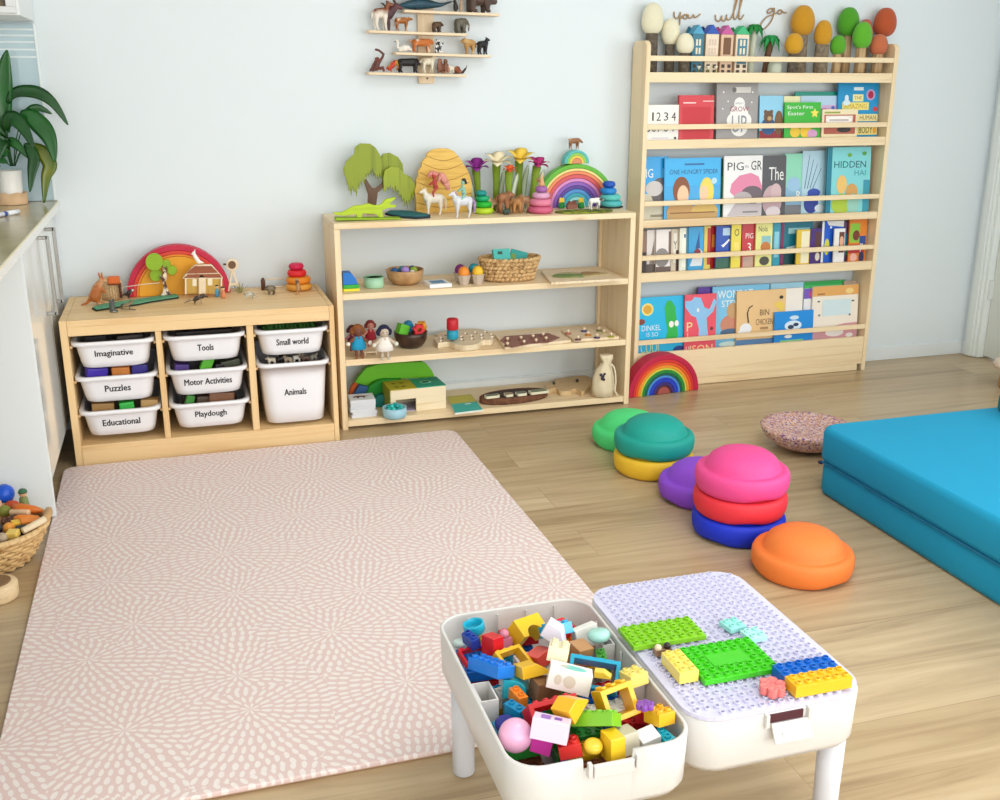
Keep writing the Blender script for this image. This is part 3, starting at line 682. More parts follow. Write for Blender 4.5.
# ------------------------------------------------------------------ toys on the storage unit
TZ = .53
rainbow((127, 299), (233, 299), -.075, TZ, [(1, '#c9173f', 'crimson outer arch'), (.89, '#e2402f', 'red second arch'), (.82, '#f08a25', 'orange thin arch'), (.775, '#f0a81e', 'yellow half disc')], .05, 'of the sunset rainbow on storage unit', 'arches of the sunset rainbow')
K = wood('#c98a4a', '#9a5a28', 'z', 3)
critter('kangaroo_figure', 'brown kangaroo figure at left end of the storage unit', 'toy kangaroo',
    [[(96, 297, 6.2), (99, 290, 5.4), (101, 286, 4)], [(101, 286, 3.2), (104, 281, 2.7)], [(104, 280.5, 2.8), (107.5, 282, 1.6)], [(103, 279, 1.1, .8), (102, 274, .8, 1)], [(104.5, 279, 1.1, -.8), (104.5, 274.5, .8, -1)],
     [(97, 299, 3.2, 2), (99, 304, 1.5, 2), (104, 304.5, 1.2, 2)], [(97, 299, 3.2, -2), (99, 304, 1.5, -2), (104, 304.5, 1.2, -2)], [(103, 289, 1.5, 1.5), (106, 293, 1, 1.5)], [(103, 289, 1.5, -1.5), (106, 293, 1, -1.5)], [(92, 299, 2.2), (88, 303.5, 1.4), (83, 305, .8)]],
    patchy('#b5672e', '#e0b98c', 30, .6, .1), (98, 305), TZ)
ms = B(); Pm = at(92, 309, z=TZ); 
gp = [at(x, yy, z=TZ) for x, yy in ((92, 309.5), (104, 306), (118, 304), (133, 302), (150, 299.5), (164, 297), (177, 296), (179, 298.5), (166, 300.5), (150, 303), (138, 305.5), (120, 308), (106, 310), (96, 311.5))]
pc = sum((p for p in gp), Vector())/len(gp)
gm = thing('grass_mat', 'long wavy green felt strip with black underside on storage unit', 'felt mat', (pc.x, pc.y, TZ))
def inset(f): return [((p.x-pc.x)*f, (p.y-pc.y)*f) for p in gp]
obj('underside', B().slab(inset(1.0), .0006, .006), plain('#1f221c', .8), gm); obj('felt_top', B().slab(inset(.985), .0061, .0095), plain('#5fa27c', .9, .12, 60), gm)
hs = thing('straw_bale', 'beige cylinder of bundled straw behind kangaroo', 'straw bale', tuple(at(113, 299, z=TZ)))
m = mpp(hs.location)
obj('bundle', B().lathe([(9*m, .0008), (9.4*m, 4*m), (9.2*m, 18*m), (8.4*m, 21.5*m), (0, 22*m)], 26), weave('#d9b98c', '#b08a58', 120), hs)
bd_ = B()
for k in range(26): a = 2*pi*k/26; bd_.tube([(9.5*m*cos(a), 9.5*m*sin(a), .002), (9.3*m*cos(a), 9.3*m*sin(a), 18*m)], .6*m, 5)
obj('straw', bd_, weave('#d9b98c', '#a98050', 150), hs)
lp = at(121.5, 300.5, z=TZ); m = mpp(lp)
lb = thing('letterbox', 'orange letterbox on brown post with pale fence wire', 'letterbox', (lp.x, lp.y, TZ+.0098))
obj('post', B().cyl((0, 0, .0005), 1.3*m, 15*m, 12), plain('#5a2f22', .6), lb)
bx_ = B().box((-5*m, 0, 18.5*m), (11*m, 7*m, 7*m)); obj('box', bx_, plain('#dd6a24', .5, .1, 60), lb, bevel=.003)
obj('lid', B().box((-5*m, 0, 14.4*m), (12*m, 8*m, 1.0*m)), plain('#7a3a1c', .6), lb, bevel=.001)
obj('wire', B().tube([(1.4*m, 0, 10.5*m), (22*m, .012, 12*m), (38*m, .02, 12.3*m)], .45*m, 6), plain('#f0dcc0', .5), lb)
critter('koala_figure', 'grey seated koala figure before the green felt strip', 'toy koala', [[(113, 309, 3.2), (112.5, 304, 2.6)], [(113, 302.5, 2.5), (115, 303, 1.4)], [(111, 300.5, 1.1, 1.5), (111, 300.4, 1.1, 1.6)], [(114.5, 300.5, 1.1, -1.5), (114.5, 300.4, 1.1, -1.6)], [(111, 311, 1.3, 1), (116.5, 311.5, 1.1, 1)], [(112, 311, 1.3, -1), (117, 311.5, 1.1, -1)]],
    patchy('#4c5450', '#dfe3dc', 40, .62, .06), (113, 312.5), TZ)
critter('lizard_figure', 'speckled tan lizard figure beside the grey koala', 'toy lizard', [[(123, 306.5, 1.8), (128, 306, 2.2), (131, 304.5, 1.6)], [(131, 304, 1.7), (133.5, 302.5, 1)], [(123, 307, 1.3), (121, 309.5, .8), (135, 311, .5)], [(124, 307, .8, 1.6), (123, 310, .6, 2.2)], [(129, 307, .8, 1.6), (130, 310, .6, 2.2)], [(124, 307, .8, -1.6), (123, 310, .6, -2.2)], [(129, 307, .8, -1.6), (130, 310, .6, -2.2)]],
    patchy('#8c7a58', '#4a4434', 60, .5, .08), (127, 310.6), TZ)
critter('magpie_figure', 'small black and white bird figure behind felt strip', 'toy bird', [[(127, 296, 2.2), (130, 294.5, 2.4), (132, 293, 1.5)], [(125, 296.5, 1), (121.5, 297.5, .6)], [(132.5, 292.3, 1.4), (134.5, 292.8, .5)], [(129, 297, .5, .6), (129, 300, .5, .6)], [(129.8, 297, .5, -.6), (129.8, 300, .5, -.6)]], patchy('#2a2422', '#f2efe8', 35, .55, .05), (129.5, 298.5), TZ)
Sk = (80, 260, 9.09)
GA = plain('#8fb51e', .55, .12, 25); BARK = patchy('#f0dcc4', '#5a3422', 50, .5, .04)
tr = cut('gum_tree', 'wooden gum tree with round green leaf discs in front of the sunset rainbow', 'toy tree', [
    ('trunk', [(735, 320), (755, 285), (760, 230), (748, 190), (722, 140), (735, 140), (752, 165), (752, 60), (762, 45), (768, 90), (790, 55), (785, 110), (790, 150), (778, 200), (800, 270), (840, 320)], BARK, 0, .014),
    ('leaf_disc', circ(675, 12, 80), GA, -.012, .008), ('leaf_disc', circ(690, 140, 58), GA, .012, .008), ('leaf_disc', circ(838, 98, 44), GA, .012, .008), ('leaf_disc', circ(785, 42, 40), GA, .013, .008)], -.135, TZ, Sk)
Sh = (180, 245, 7.143)
BR = wood('#9a5230', '#7a3a1e', 'x', 3); LTW = wood('#f0dcbc', '#d9ba8c', 'z', 3); OCH = wood('#c9a04a', '#a97f30', 'z', 3)
ho = cut('toy_house', 'wooden cottage with brown roof and pale veranda on storage unit', 'toy house', [
    ('wall', [(40, 345), (40, 235), (295, 235), (295, 345)], OCH, 0, .02),
    ('roof', [(18, 238), (40, 205), (105, 140), (225, 138), (280, 200), (305, 232), (300, 240)], LTW, -.001, .022),
    ('roof_tiles', [(40, 200), (105, 147), (222, 146), (272, 193)], BR, -.0135, .004), ('roof_tiles', [(30, 230), (55, 206), (280, 202), (298, 228)], BR, -.0135, .004),
    ('window', [(88, 290), (88, 240), (118, 240), (118, 290)], plain('#f3e6c6', .5), -.0112, .003), ('window', [(196, 285), (196, 232), (230, 232), (230, 285)], plain('#f3e6c6', .5), -.0112, .003),
    ('porch', [(132, 345), (132, 225), (152, 206), (182, 225), (182, 340)], LTW, -.0125, .006),
    ('post', [(34, 348), (34, 232), (46, 232), (46, 348)], LTW, -.0125, .006), ('post', [(288, 345), (288, 232), (300, 232), (300, 345)], LTW, -.0125, .006)], -.165, TZ, Sh)
cp = at(194, 266, y=-.165)
critter('cockatoo_figure', 'white cockatoo figure perched on the cottage roof', 'toy bird', [[(199, 262, 2.2), (196, 257, 2.1), (195, 254, 1.7)], [(195, 253, 1.8), (193.2, 254, .9)], [(195.5, 252, .9), (196.5, 249.5, .4)], [(199, 262, 1.6), (203, 263, .8)]], plain('#f4f1ea', .6), (198, 264.7), at(198, 264.4, y=-.165).z+.0005, y=-.165)
def doll_cut(x, y0, top, h1, h2, label):
    P = at(x, y0, z=TZ); m = mpp(P); t = thing('wooden_doll', label, 'wooden doll', (P.x, P.y, TZ)); H = (y0-top)*m
    obj('body', B().lathe([(H*.17, .0006), (H*.20, H*.1), (H*.18, H*.5), (H*.10, H*.66), (0, H*.67)], 16), plain(h1, .5), t)
    obj('head', B().ball((0, 0, H*.80), H*.16, 14, 10), plain('#e8c49c', .5), t)
    hb = B().ball((0, .012*H, H*.86), (H*.165, H*.165, H*.13), 14, 8); obj('hair', hb, plain(h2, .5), t); return t
doll_cut(217.5, 296.5, 284, '#5aa0c0', '#3a2a20', 'little wooden doll in blue and green by the cottage'); doll_cut(223.5, 298, 286, '#d98458', '#4a2f22', 'little wooden doll in orange right of the blue one')
critter('quoll_figure', 'dark spotted quoll figure in front of the cottage', 'toy quoll', [[(195, 299.5, 2.4), (199, 298, 2.7), (202, 297.5, 2.3)], [(204, 296.5, 1.9), (207.5, 297.5, .9)], [(203.5, 294.8, .7, 1), (203.3, 294, .5, 1.2)], [(194, 299.5, 1.2), (190, 300.5, 1), (185, 302.5, .7)], [(195.5, 301, .9, 1.3), (195, 303.5, .8, 1.3)], [(195.5, 301, .9, -1.3), (195, 303.5, .8, -1.3)], [(201.5, 300, .9, 1.3), (202, 303.5, .8, 1.3)], [(201.5, 300, .9, -1.3), (202, 303.5, .8, -1.3)]],
    patchy('#3a2c24', '#b8a07c', 55, .52, .05), (197, 304), TZ)
wm = cut('windmill', 'tan wooden windmill with round brown rotor and tail', 'toy windmill', [
    ('tower', [(340, 330), (362, 190), (352, 165), (395, 165), (388, 190), (430, 325), (418, 325), (376, 205), (352, 330)], LTW, 0, .012), ('brace', [(352, 290), (356, 270), (406, 270), (411, 290)], LTW, -.001, .008),
    ('rotor_rim', circ(372, 138, 43), LTW, -.010, .005), ('rotor', circ(370, 138, 28), plain('#6e4a30', .5), -.0145, .003), ('tail', [(308, 128), (345, 130), (345, 143), (308, 141)], plain('#4a3022', .5), -.010, .004)], -.10, TZ, Sh)
gt = at(240, 293, z=TZ); m = mpp(gt); g = B()
for k in range(9):
    a = -1.15+2.3*k/8; L = (8+5*abs(sin(k*2.1)))*m; d = Vector((sin(a), .35*cos(k*1.9), cos(a)*1.0)); s = Vector((.9*m, 0, 0)); n_ = 5
    rr = []
    for i in range(n_+1): f = i/n_; c = d*L*f + Vector((0, 0, -.10*L*f*f)); ww = (1-f)**.7*1.0*m+.0003; rr.append([c+Vector((-ww, 0, .001)), c+Vector((0, -ww*.5, .001)), c+Vector((ww, 0, .001)), c+Vector((0, ww*.5, .001))])
    g.loops(rr)
tag(obj('grass_tuft', g, patchy('#b7b07a', '#5c6a3c', 45, .5, .1), None, tuple(gt)), 'spiky green and straw grass tuft by the windmill', 'toy grass')
critter('echidna_figure', 'pale grey small animal figure beside the grass tuft', 'toy animal', [[(247, 296, 2.0), (250, 294.5, 2.2), (253, 295, 1.7)], [(246, 295.5, 1.5), (244.5, 293.5, .7)], [(253.5, 295.5, 1), (257.5, 297.5, .5)], [(247, 297, .7, 1), (246.5, 299, .6, 1)], [(252, 297, .7, 1), (252.5, 299, .6, 1)], [(247, 297, .7, -1), (246.5, 299, .6, -1)], [(252, 297, .7, -1), (252.5, 299, .6, -1)]], patchy('#c9c2b0', '#8a8676', 50, .5, .1), (250, 299), TZ)
critter('wombat_figure', 'plump grey brown wombat figure in front of the fence', 'toy wombat', quad_chains(271.5, 294.5, 10, 9, -1, .28, .09, (.2, .05, .26), (.2, -.1, .16), .22, None, .05, .09), patchy('#7d6e54', '#4e4534', 40, .5, .1), (271.5, 294.5), TZ)
fp = at(263.5, 290, z=TZ); m = mpp(fp); fn = thing('toy_fence', 'small rail fence with rounded brown post by the stacking stones', 'toy fence', tuple(fp))
obj('post', B().tube([(0, 0, .0008), (0, 0, 9.5*m), (0, 0, 12.2*m)], [2.2*m, 2.2*m, 1.2*m], 14), plain('#5c3326', .5), fn)
for zz in (10.2, 2.6): obj('rail', B().tube([(2.3*m, 0, zz*m), (21*m, .004, zz*m+.3*m)], .55*m, 8), LTW, fn)
stack((299, 289.5), TZ, [(13, 6.5, '#eda843', 'pale orange bottom stone of the red and orange stack', 0), (12.2, 6.8, '#ef8f22', 'orange second stone of the red and orange stack', 0), (9.5, 6.6, '#e3242d', 'red third stone of the red and orange stack', -1.2), (7.4, 6.2, '#d8184f', 'crimson top stone of the red and orange stack', -1.5)], 'red and orange stacking stones')
critter('emu_figure', 'upright brown bird figure standing before the orange stacking stones', 'toy bird', [[(298.5, 289, 2.2), (298.5, 285, 2.4), (298, 281.5, 1.8)], [(298, 280, 1.8), (296, 280.5, .7)], [(297.7, 290, .7, .7), (297.2, 294, .6, .7)], [(299.3, 290, .7, -.7), (298.8, 294, .6, -.7)], [(300.5, 288, .8), (301.5, 292, .5)], [(297.2, 294.3, .5), (294.5, 294.5, .5)]], patchy('#b88a5a', '#4a2e20', 45, .55, .06), (298, 295), TZ)

# ------------------------------------------------------------------ toys on top of the open shelf
AZ = SHELF['a']; Sw = (320, 130, 6.25)
WG = wood('#8f9d1c', '#6f8012', 'z', 2.2); WG2 = wood('#9aa824', '#78891a', 'z', 2.2); TRK = wood('#6a4a30', '#4e3422', 'z', 2)
cut('willow_tree', 'big wooden weeping willow with drooping olive green leaves', 'toy tree', [
    ('crown', [(145, 240), (160, 195), (210, 150), (215, 105), (250, 82), (310, 85), (345, 110), (375, 165), (385, 220), (377,262),(372,300),(366,270),(360,312),(353,275),(346,302),(338,262),(331,290),(325,240),(318,285),(311,250),(303,296),(296,262),(288,300),(282,275),(272,335),(264,300),(256,350),(250,318),(240,372),(234,340),(226,418),(217,370),(208,392),(201,352),(192,412),(185,366),(178,382),(172,330),(166,345),(160,300),(150,280)], WG, -.011, .010),
    ('crown', [(395, 380), (390, 300), (400, 250), (440, 225), (490, 235), (520, 270), (560, 290), (592,340),(588,410),(580,380),(574,440),(566,400),(558,470),(551,430),(544,495),(535,440),(527,478),(519,425),(510,448),(502,400),(492,420),(484,370),(474,392),(466,345),(456,395),(449,355),(440,372),(433,340),(423,372),(416,350),(405,385)], WG2, -.011, .010),
    ('crown', [(370, 270), (375, 190), (395, 150), (440, 143), (490, 170), (520, 215), (525, 275), (480, 320), (400, 320)], WG, .011, .010),
    ('trunk', [(295, 560), (300, 400), (272, 320), (288, 305), (325, 362), (345, 362), (385, 335), (395, 290), (425, 300), (405, 350), (360, 392), (345, 560)], TRK, 0, .011)], -.085, AZ, Sw)
LIM = wood('#b6cf1c', '#9ab80e', 'x', 3)
cut('crocodile_figure', 'lime green wooden crocodile with open jaws on shelf corner', 'toy crocodile', [
    ('body', [(75, 515), (140, 512), (180, 490), (215, 472), (260, 468), (300, 458), (340, 470), (380, 465), (410, 430), (440, 425), (470, 418), (468, 430), (430, 462), (475, 468), (470, 482), (415, 488), (385, 505), (395, 545), (370, 545), (345, 525), (265, 520), (255, 548), (228, 545), (225, 525), (150, 535), (100, 530)], LIM, 0, .016),
    ('base', [(95, 545), (95, 562), (500, 562), (500, 545)], plain('#8fae10', .6), .0, .05)], -.255, AZ, Sw)
pp = [at(320+u/6.25, 130+v/6.25, z=AZ) for u, v in ((405, 530), (440, 512), (520, 512), (600, 520), (690, 540), (690, 552), (600, 558), (505, 552), (440, 540))]; pc2 = sum(pp, Vector())/len(pp)
pond = thing('felt_pond', 'dark teal felt pond lying by the crocodile', 'felt mat', (pc2.x, pc2.y, AZ))
obj('rim', B().slab([(p.x-pc2.x, p.y-pc2.y) for p in pp], .0006, .007), plain('#1d2c38', .8), pond); obj('water', B().slab([((p.x-pc2.x)*.93, (p.y-pc2.y)*.86) for p in pp], .0071, .009), plain('#1b6f78', .8, .15, 50), pond)
HIVE = wood('#e8bd5a', '#d3a03a', 'x', 2.5)
hv = [(600, 520), (596, 430), (590, 380), (600, 340), (598, 310), (612, 285), (610, 255), (632, 228), (634, 200), (660, 172), (668, 145), (700, 122), (750, 113), (800, 116), (838, 135), (862, 165), (885, 195), (905, 228), (925, 262), (938, 300), (945, 345), (945, 395), (940, 440), (945, 520)]
hvl = [('body', hv, HIVE, 0, .02)]
for (xa, xb, yy, dip) in ((668, 865, 160, 28), (640, 890, 205, 40), (620, 925, 262, 50), (600, 935, 320, 45), (598, 942, 390, 40), (598, 940, 450, 30)):
    top = [(xa+(xb-xa)*k/10, yy+dip*sin(pi*k/10)) for k in range(11)]; hvl.append(('groove', top+[(u, v+4) for u, v in reversed(top)], plain('#a87a2a', .7), -.0103, .0012))
cut('beehive', 'yellow wooden skep beehive with ringed grooves', 'toy beehive', hvl, -.105, AZ, Sw)
def horse(cx, by, f, mat, mane, label, wing, rider, grp):
    ch = quad_chains(cx, by, 21, 21, f, .52, .045, (.22, .36, .10), (.16, -.07, .06), .09, None, .04, .05)
    hx = cx+f*(10.5-5.04+4.6); hc = by-21*.52-5.04
    t = critter('unicorn_figure', label, 'toy unicorn', ch, mat, (cx, by), AZ, grp, parts=[
        ('horn', [[(hx+f*1, hc-9.5, .6), (hx+f*2.5, hc-13, .2)]], plain('#e6c98a', .4)),
        ('mane', [[(hx-f*1.5, hc-9.5, 1.2), (hx-f*3.2, hc-6, 1.3), (hx-f*4.2, hc-2, 1.0)]], mane),
        ('tail', [[(cx-f*9.3, hc-2, 1.3), (cx-f*12, hc+2, 1.8), (cx-f*12, hc+10, 1.3), (cx-f*11, hc+13, .4)]], mane)])
    return t, hc
t1, hc = horse(434, 215, -1, plain('#f1e9da', .5), plain('#e6cf9e', .6), 'cream unicorn figure carrying pink winged fairy by the beehive', None, None, 'unicorn riders')
critter('fairy_figure', 'small pink winged fairy riding the cream unicorn', 'toy fairy', [[(436, 196, 2.6), (435, 191, 2.2), (434.5, 188, 1.6)], [(434.5, 184.5, 2.7), (434.5, 184, 2.6)], [(434, 190, 1, 2), (430, 193, .8, 2)], [(434, 190, 1, -2), (430, 193, .8, -2)], [(436, 196, 1.6, 3.2), (432, 200, 1.1, 4.2), (432.5, 204, .9, 4.4)]], plain('#b8433f', .6, .2, 60), (436, 199), at(436, 197.0, y=at(434, 215, z=AZ).y).z, y=at(434, 215, z=AZ).y, parts=[
    ('wing', [[(437.5, 190, .9, 1), (442, 184, 3.2, 1.5), (446, 191, 3.4, 1.5), (448, 197, 2.2, 1.5)]], plain('#e59a8c', .5, .15, 50)), ('wing', [[(437.5, 190, .9, -1), (441, 184, 3.0, -1.5), (445, 191, 3.2, -1.5)]], plain('#e59a8c', .5, .15, 50)), ('hair', [[(436, 182.5, 2.8), (432, 181, 2.2), (429, 184, 2)]], plain('#d98a7c', .6))])
t2, hc2 = horse(463, 217.5, -1, plain('#dcdde2', .45), plain('#a58bb0', .6), 'silver white unicorn figure with pale purple tail carrying rider', None, None, 'unicorn riders')
critter('fairy_figure', 'small pale green elf figure riding the silver unicorn', 'toy fairy', [[(464, 198, 2.4), (463.5, 193, 2.1), (463, 190, 1.5)], [(463, 186.5, 2.3), (463, 186, 2.2)], [(462, 192, 1, 2), (458, 195, .8, 2)], [(462, 192, 1, -2), (458, 195, .8, -2)], [(464, 198, 1.6, 3), (460.5, 203, 1, 3.8)]], plain('#8fc0a8', .6, .2, 60), (464, 201), at(464, 200.4, y=at(463, 217.5, z=AZ).y).z, y=at(463, 217.5, z=AZ).y, parts=[('hair', [[(464, 184.5, 2.4), (466, 187, 1.5)]], plain('#3a2a30', .6))])
stack((483.5, 213.5), AZ, [(10.5, 6, '#b9d92a', 'lime bottom stone of the green stack behind the unicorns', 0), (9, 6, '#18b02c', 'green second stone of the green stack', -.5), (7.2, 5.2, '#0da56c', 'sea green third stone of the green stack', -1.2), (5.8, 5.2, '#0a8f88', 'teal top stone of the green stack', -2.5)], 'green stacking stones')
def lily(px, top, bot, colr, colc, label, R, lean=0, yy=-.065):
    R *= 1.2
    P = at(px, bot, y=yy); P.z = AZ; Q = at(px+lean, top, y=yy); m = mpp(P); H = Q.z-AZ; dx = Q.x-P.x
    t = thing('felt_flower', label, 'felt flower', (P.x, yy, AZ), 0, 'felt lilies in a row')
    obj('stem', B().tube([(0, 0, .0008), (dx*.4, 0, H*.5), (dx, 0, H-.012)], [3.6*m, 3.0*m, 4.4*m], 12), plain('#7f9a2c', .9, .12, 40), t)
    pt = B(); TL = Euler((.62, lean*.03, 0)).to_matrix(); c = Vector((dx, -.004, H-.012))
    for k in range(6):
        a = 2*pi*k/6+.3; d = Vector((cos(a), sin(a)*.75, 0)); s = Vector((-sin(a), cos(a), 0)); rows = []
        for i in range(7):
            f = i/6; r = R*m*f; z = R*m*(1.2*f-.78*f*f); w_ = R*m*.42*sin(pi*min(f*.85+.12, 1))+.0003; o_ = c+TL @ (d*r+Vector((0, 0, z)))
            rows.append([o_-s*w_+Vector((0, 0, .15*w_)), o_, o_+s*w_+Vector((0, 0, .15*w_)), o_+Vector((0, 0, -.0015))])
        pt.loops(rows)
    obj('petals', pt, plain(colr, .9, .08, 30), t)
    obj('flower_centre', B().lathe([(2.2*m, -.004), (3.2*m, .004), (1.4*m, .010), (0, .011)], 12, c), plain(colc, .9), t)
    lf = B(); s_ = 1 if lean >= 0 else -1
    rows = []
    for i in range(8):
        f = i/7; o_ = Vector((s_*(4*m+f*f*6*m)+dx*f*.7, .006, .0008+f*H*.86)); w_ = 3.6*m*(1-.35*f)*min(1, (1.02-f)*9)+.0004; rows.append([o_+Vector((-w_, 0, 0)), o_+Vector((0, -.002, 0)), o_+Vector((w_, 0, 0)), o_+Vector((0, .002, 0))])
    lf.loops(rows); obj('leaf', lf, plain('#cdd8bd', .9, .06, 30), t); return t
lily(479, 166, 208, '#8f2a8f', '#c8609a', 'purple felt lily, leftmost of the row', 11.5, -3, -.062)
lily(496, 161, 208, '#f0e2bc', '#e6d49a', 'cream felt lily second from the left', 13, .5, -.105)
lily(508, 168, 208, '#e2632a', '#c84a1c', 'small orange felt lily between cream and yellow ones', 6.5, 1, -.165)
lily(519, 158, 208, '#f3ce4e', '#f0e06a', 'yellow felt lily in the middle of the row', 13.5, 0, -.062)
lily(531, 163, 208, '#b02a6e', '#d8568c', 'magenta felt lily, rightmost of the row', 10, 6, -.125)
WA = [(494, 213, 14, 14, -1, '#c8a884', '#8f6f4c', 'pale carved animal'), (504, 213.5, 15, 20, 1, '#a8714a', '#7d4c2c', 'brown carved animal'), (516, 213.5, 13, 15, 1, '#c08a52', '#94622f', 'honey coloured carved animal'), (525, 212.5, 13, 16, -1, '#b98f6a', '#8a6242', 'tan carved animal')]
for i, (cx, by, L, H, f, c1, c2, nm) in enumerate(WA):
    P = at(cx, by, z=AZ)
    critter('carved_animal', nm + [' at the left of the herd under the lilies', ' with high back in the herd under the lilies', ' right of the brown one under the lilies', ' nearest the pink stacking stones'][i], 'toy animal', quad_chains(cx, by, L, H, f, .5, .085, (.16, .18, .15), (.2, -.08, .09), .13, ((.05, -.2),), .05, .08), patchy(c1, c2, 40, .5, .12), (cx, by), AZ, 'carved animals under the lilies', yaw=[.3, -.3, .25, -.2][i])
critter('stone_figure', 'dark green pebble between the carved animals', 'pebble', [[(505, 211.5, 3), (508, 211, 3)]], plain('#37483c', .6, .2, 40), (506.5, 215), AZ)
P, m, z = stack((540.5, 213), AZ, [(12.5, 7, '#cf5f80', 'deep pink bottom stone of the pink stack', 0), (11.3, 7, '#e07f9c', 'pink second stone of the pink stack', 0), (9, 6, '#dda4c4', 'pale pink third stone of the pink stack', .3), (6.2, 6, '#a566a8', 'mauve top stone of the pink stack', .6)], 'pink stacking stones')
cone = thing('toy_gnome', 'small pointed peach figure on top of the pink stack', 'toy gnome', (P.x+.8*m, P.y, z))
obj('body', B().lathe([(3.2*m, .0004), (2.8*m, 3*m), (1.9*m, 6*m), (0, 13*m)], 18), plain('#dfa678', .6), cone); obj('arm', B().tube([(-2.0*m, 0, 4.5*m), (-4.6*m, -.002, 6.0*m), (-4.8*m, -.002, 8*m)], 1.0*m, 8), plain('#a06a40', .6), cone)
PR = [(1, '#62b52c', 'green outermost arch'), (.90, '#f0e08c', 'pale yellow arch'), (.84, '#ef8a5c', 'peach arch'), (.76, '#d9595c', 'coral arch'), (.67, '#d98ac4', 'pink arch'), (.59, '#8a5cb8', 'violet arch'), (.50, '#5a3f98', 'dark purple arch'), (.42, '#4a8fd0', 'blue arch'), (.33, '#38a9b8', 'aqua arch'), (.24, '#8fd8d8', 'pale aqua arch'), (.16, '#2f8a7a', 'small sea green half disc')]
cx, R = rainbow((535, 208), (612.5, 205), -.060, AZ, PR, .05, 'of the pastel rainbow on the shelf top', 'arches of the pastel rainbow')
zt = AZ+R+.0012; m = mpp((cx, -.06, zt)); sr = 13.2*m; bz_ = zt-sr*.0
stand = []
for i, (fr, colr, wd) in enumerate([(1, '#58bcb8', 'aqua outer arch'), (.80, '#8fcf5a', 'light green arch'), (.60, '#f0d04a', 'yellow arch'), (.42, '#d98a5c', 'terracotta half disc')]):
    ro = fr*sr-.0004; ri = [.80, .60, .42, 0][i]*sr+.0004 if i < 3 else 0
    pts = ell(0, .0, ro, ro, 26, 0, pi, True) + (ell(0, .0, ri, ri, 26, pi, 0, True) if ri else [])
    tag(obj('rainbow_arch', B().plate(pts, -.022, .022), plain(colr, .5), None, (cx, -.06, zt), bevel=.001), wd + ' of the mini rainbow balanced on the big one', 'rainbow arch', 'arches of the mini rainbow')
fz = zt+sr
critter('deer_figure', 'brown fawn figure standing on the mini rainbow', 'toy deer', quad_chains(574, 148.5, 12, 11, 1, .5, .05, (.28, .02, .14), (.22, -.16, .08), .1, ((.03, .1),), .05, .07), patchy('#9a6a44', '#d8b48c', 40, .62, .08), (574, 148.5), fz+.0005, y=-.06)
tf = at(582, 211.5, z=AZ); m = mpp(tf)
tl = B().slab([(30*m*cos(a)*(1+.04*sin(5*a)), .050*sin(a)) for a in [2*pi*k/36 for k in range(36)]], .0006, .007)
tag(obj('felt_meadow', tl, patchy('#8f9a2c', '#4e5c1e', 30, .5, .12, .9), None, (tf.x, -.262, AZ)), 'oval mossy green felt meadow before the pastel rainbow', 'felt mat')
MZ = AZ+.0075
def veg(px, py, h1, kind, label):
    P = at(px, py, z=MZ); m = mpp(P)
    t = thing('felt_plant', label, 'felt plant', (P.x, P.y, MZ))
    obj('leaves', B().lathe([(3.0*m, .0005), (3.3*m, 3*m), (2.6*m, 6*m), (0, 6.4*m)], 14), plain('#2f8a3e', .9, .2, 40), t)
    b = B()
    for k in range(3): b.lathe([(1.0*m, 4*m), (1.5*m, 7*m), (.9*m, 10*m), (0, 11*m)], 10, ((k-1)*1.6*m, (k % 2)*.002, 0))
    obj('cob', b, plain(h1, .8, .1), t)
veg(561.5, 208.5, '#e8c84a', 0, 'felt corn plant at left on the mossy meadow'); veg(581, 208.5, '#e6c23e', 0, 'felt corn plant at right on the mossy meadow')
P = at(571.5, 209, z=MZ); m = mpp(P); hb = thing('toy_hut', 'small brick red hut block between the corn plants', 'toy hut', (P.x, P.y, MZ))
obj('walls', B().bx(-5*m, 5*m, -.01, .01, .0006, 4.5*m), plain('#8f5a46', .7, .2, 60), hb); obj('roof', B().plate([(-5*m, 4.5*m), (5*m, 4.5*m), (3.6*m, 8.6*m), (.6*m, 7*m), (-2.2*m, 8*m)], -.01, .01), plain('#7a4232', .7, .15, 60), hb)
critter('cow_figure', 'white and black cow figure on the mossy meadow', 'toy cow', quad_chains(594.5, 209.8, 13, 11.5, 1, .52, .06, (.25, .12, .13), (.18, -.1, .09), .11, ((.04, -.2), (.08, -.5)), .03, .06), patchy('#f3f0ea', '#2c2522', 28, .55, .03), (594.5, 209.8), MZ)
sl = at(611, 210, y=-.145); m = mpp(sl)
tag(obj('felt_stand', B().slab([(12.5*m*cos(a), .034*sin(a)) for a in [2*pi*k/28 for k in range(28)]], .0006, .006), plain('#1b1d20', .8), None, (sl.x, -.145, AZ)), 'black felt oval under the blue stacking stones', 'felt mat')
P = Vector((sl.x, -.145, AZ+.0062)); m = mpp(P); z = P.z
for r, h, colr, lab, dx in [(11, 6, '#4fb5b8', 'dusty teal bottom stone of the blue stack', 0), (10.2, 6, '#5cc4bc', 'aqua second stone of the blue stack', -1), (8.3, 6.2, '#1f86d0', 'bright blue third stone of the blue stack', -3.5), (6.4, 6.2, '#1d55b8', 'deep blue top stone of the blue stack', -3.0)]:
    tag(obj('stacking_stone', disc(B(), r*m, h*m), plain(colr, .55, .05), None, (P.x+dx*m, P.y, z)), lab, 'stacking stone', 'blue stacking stones'); z += h*m+.0005
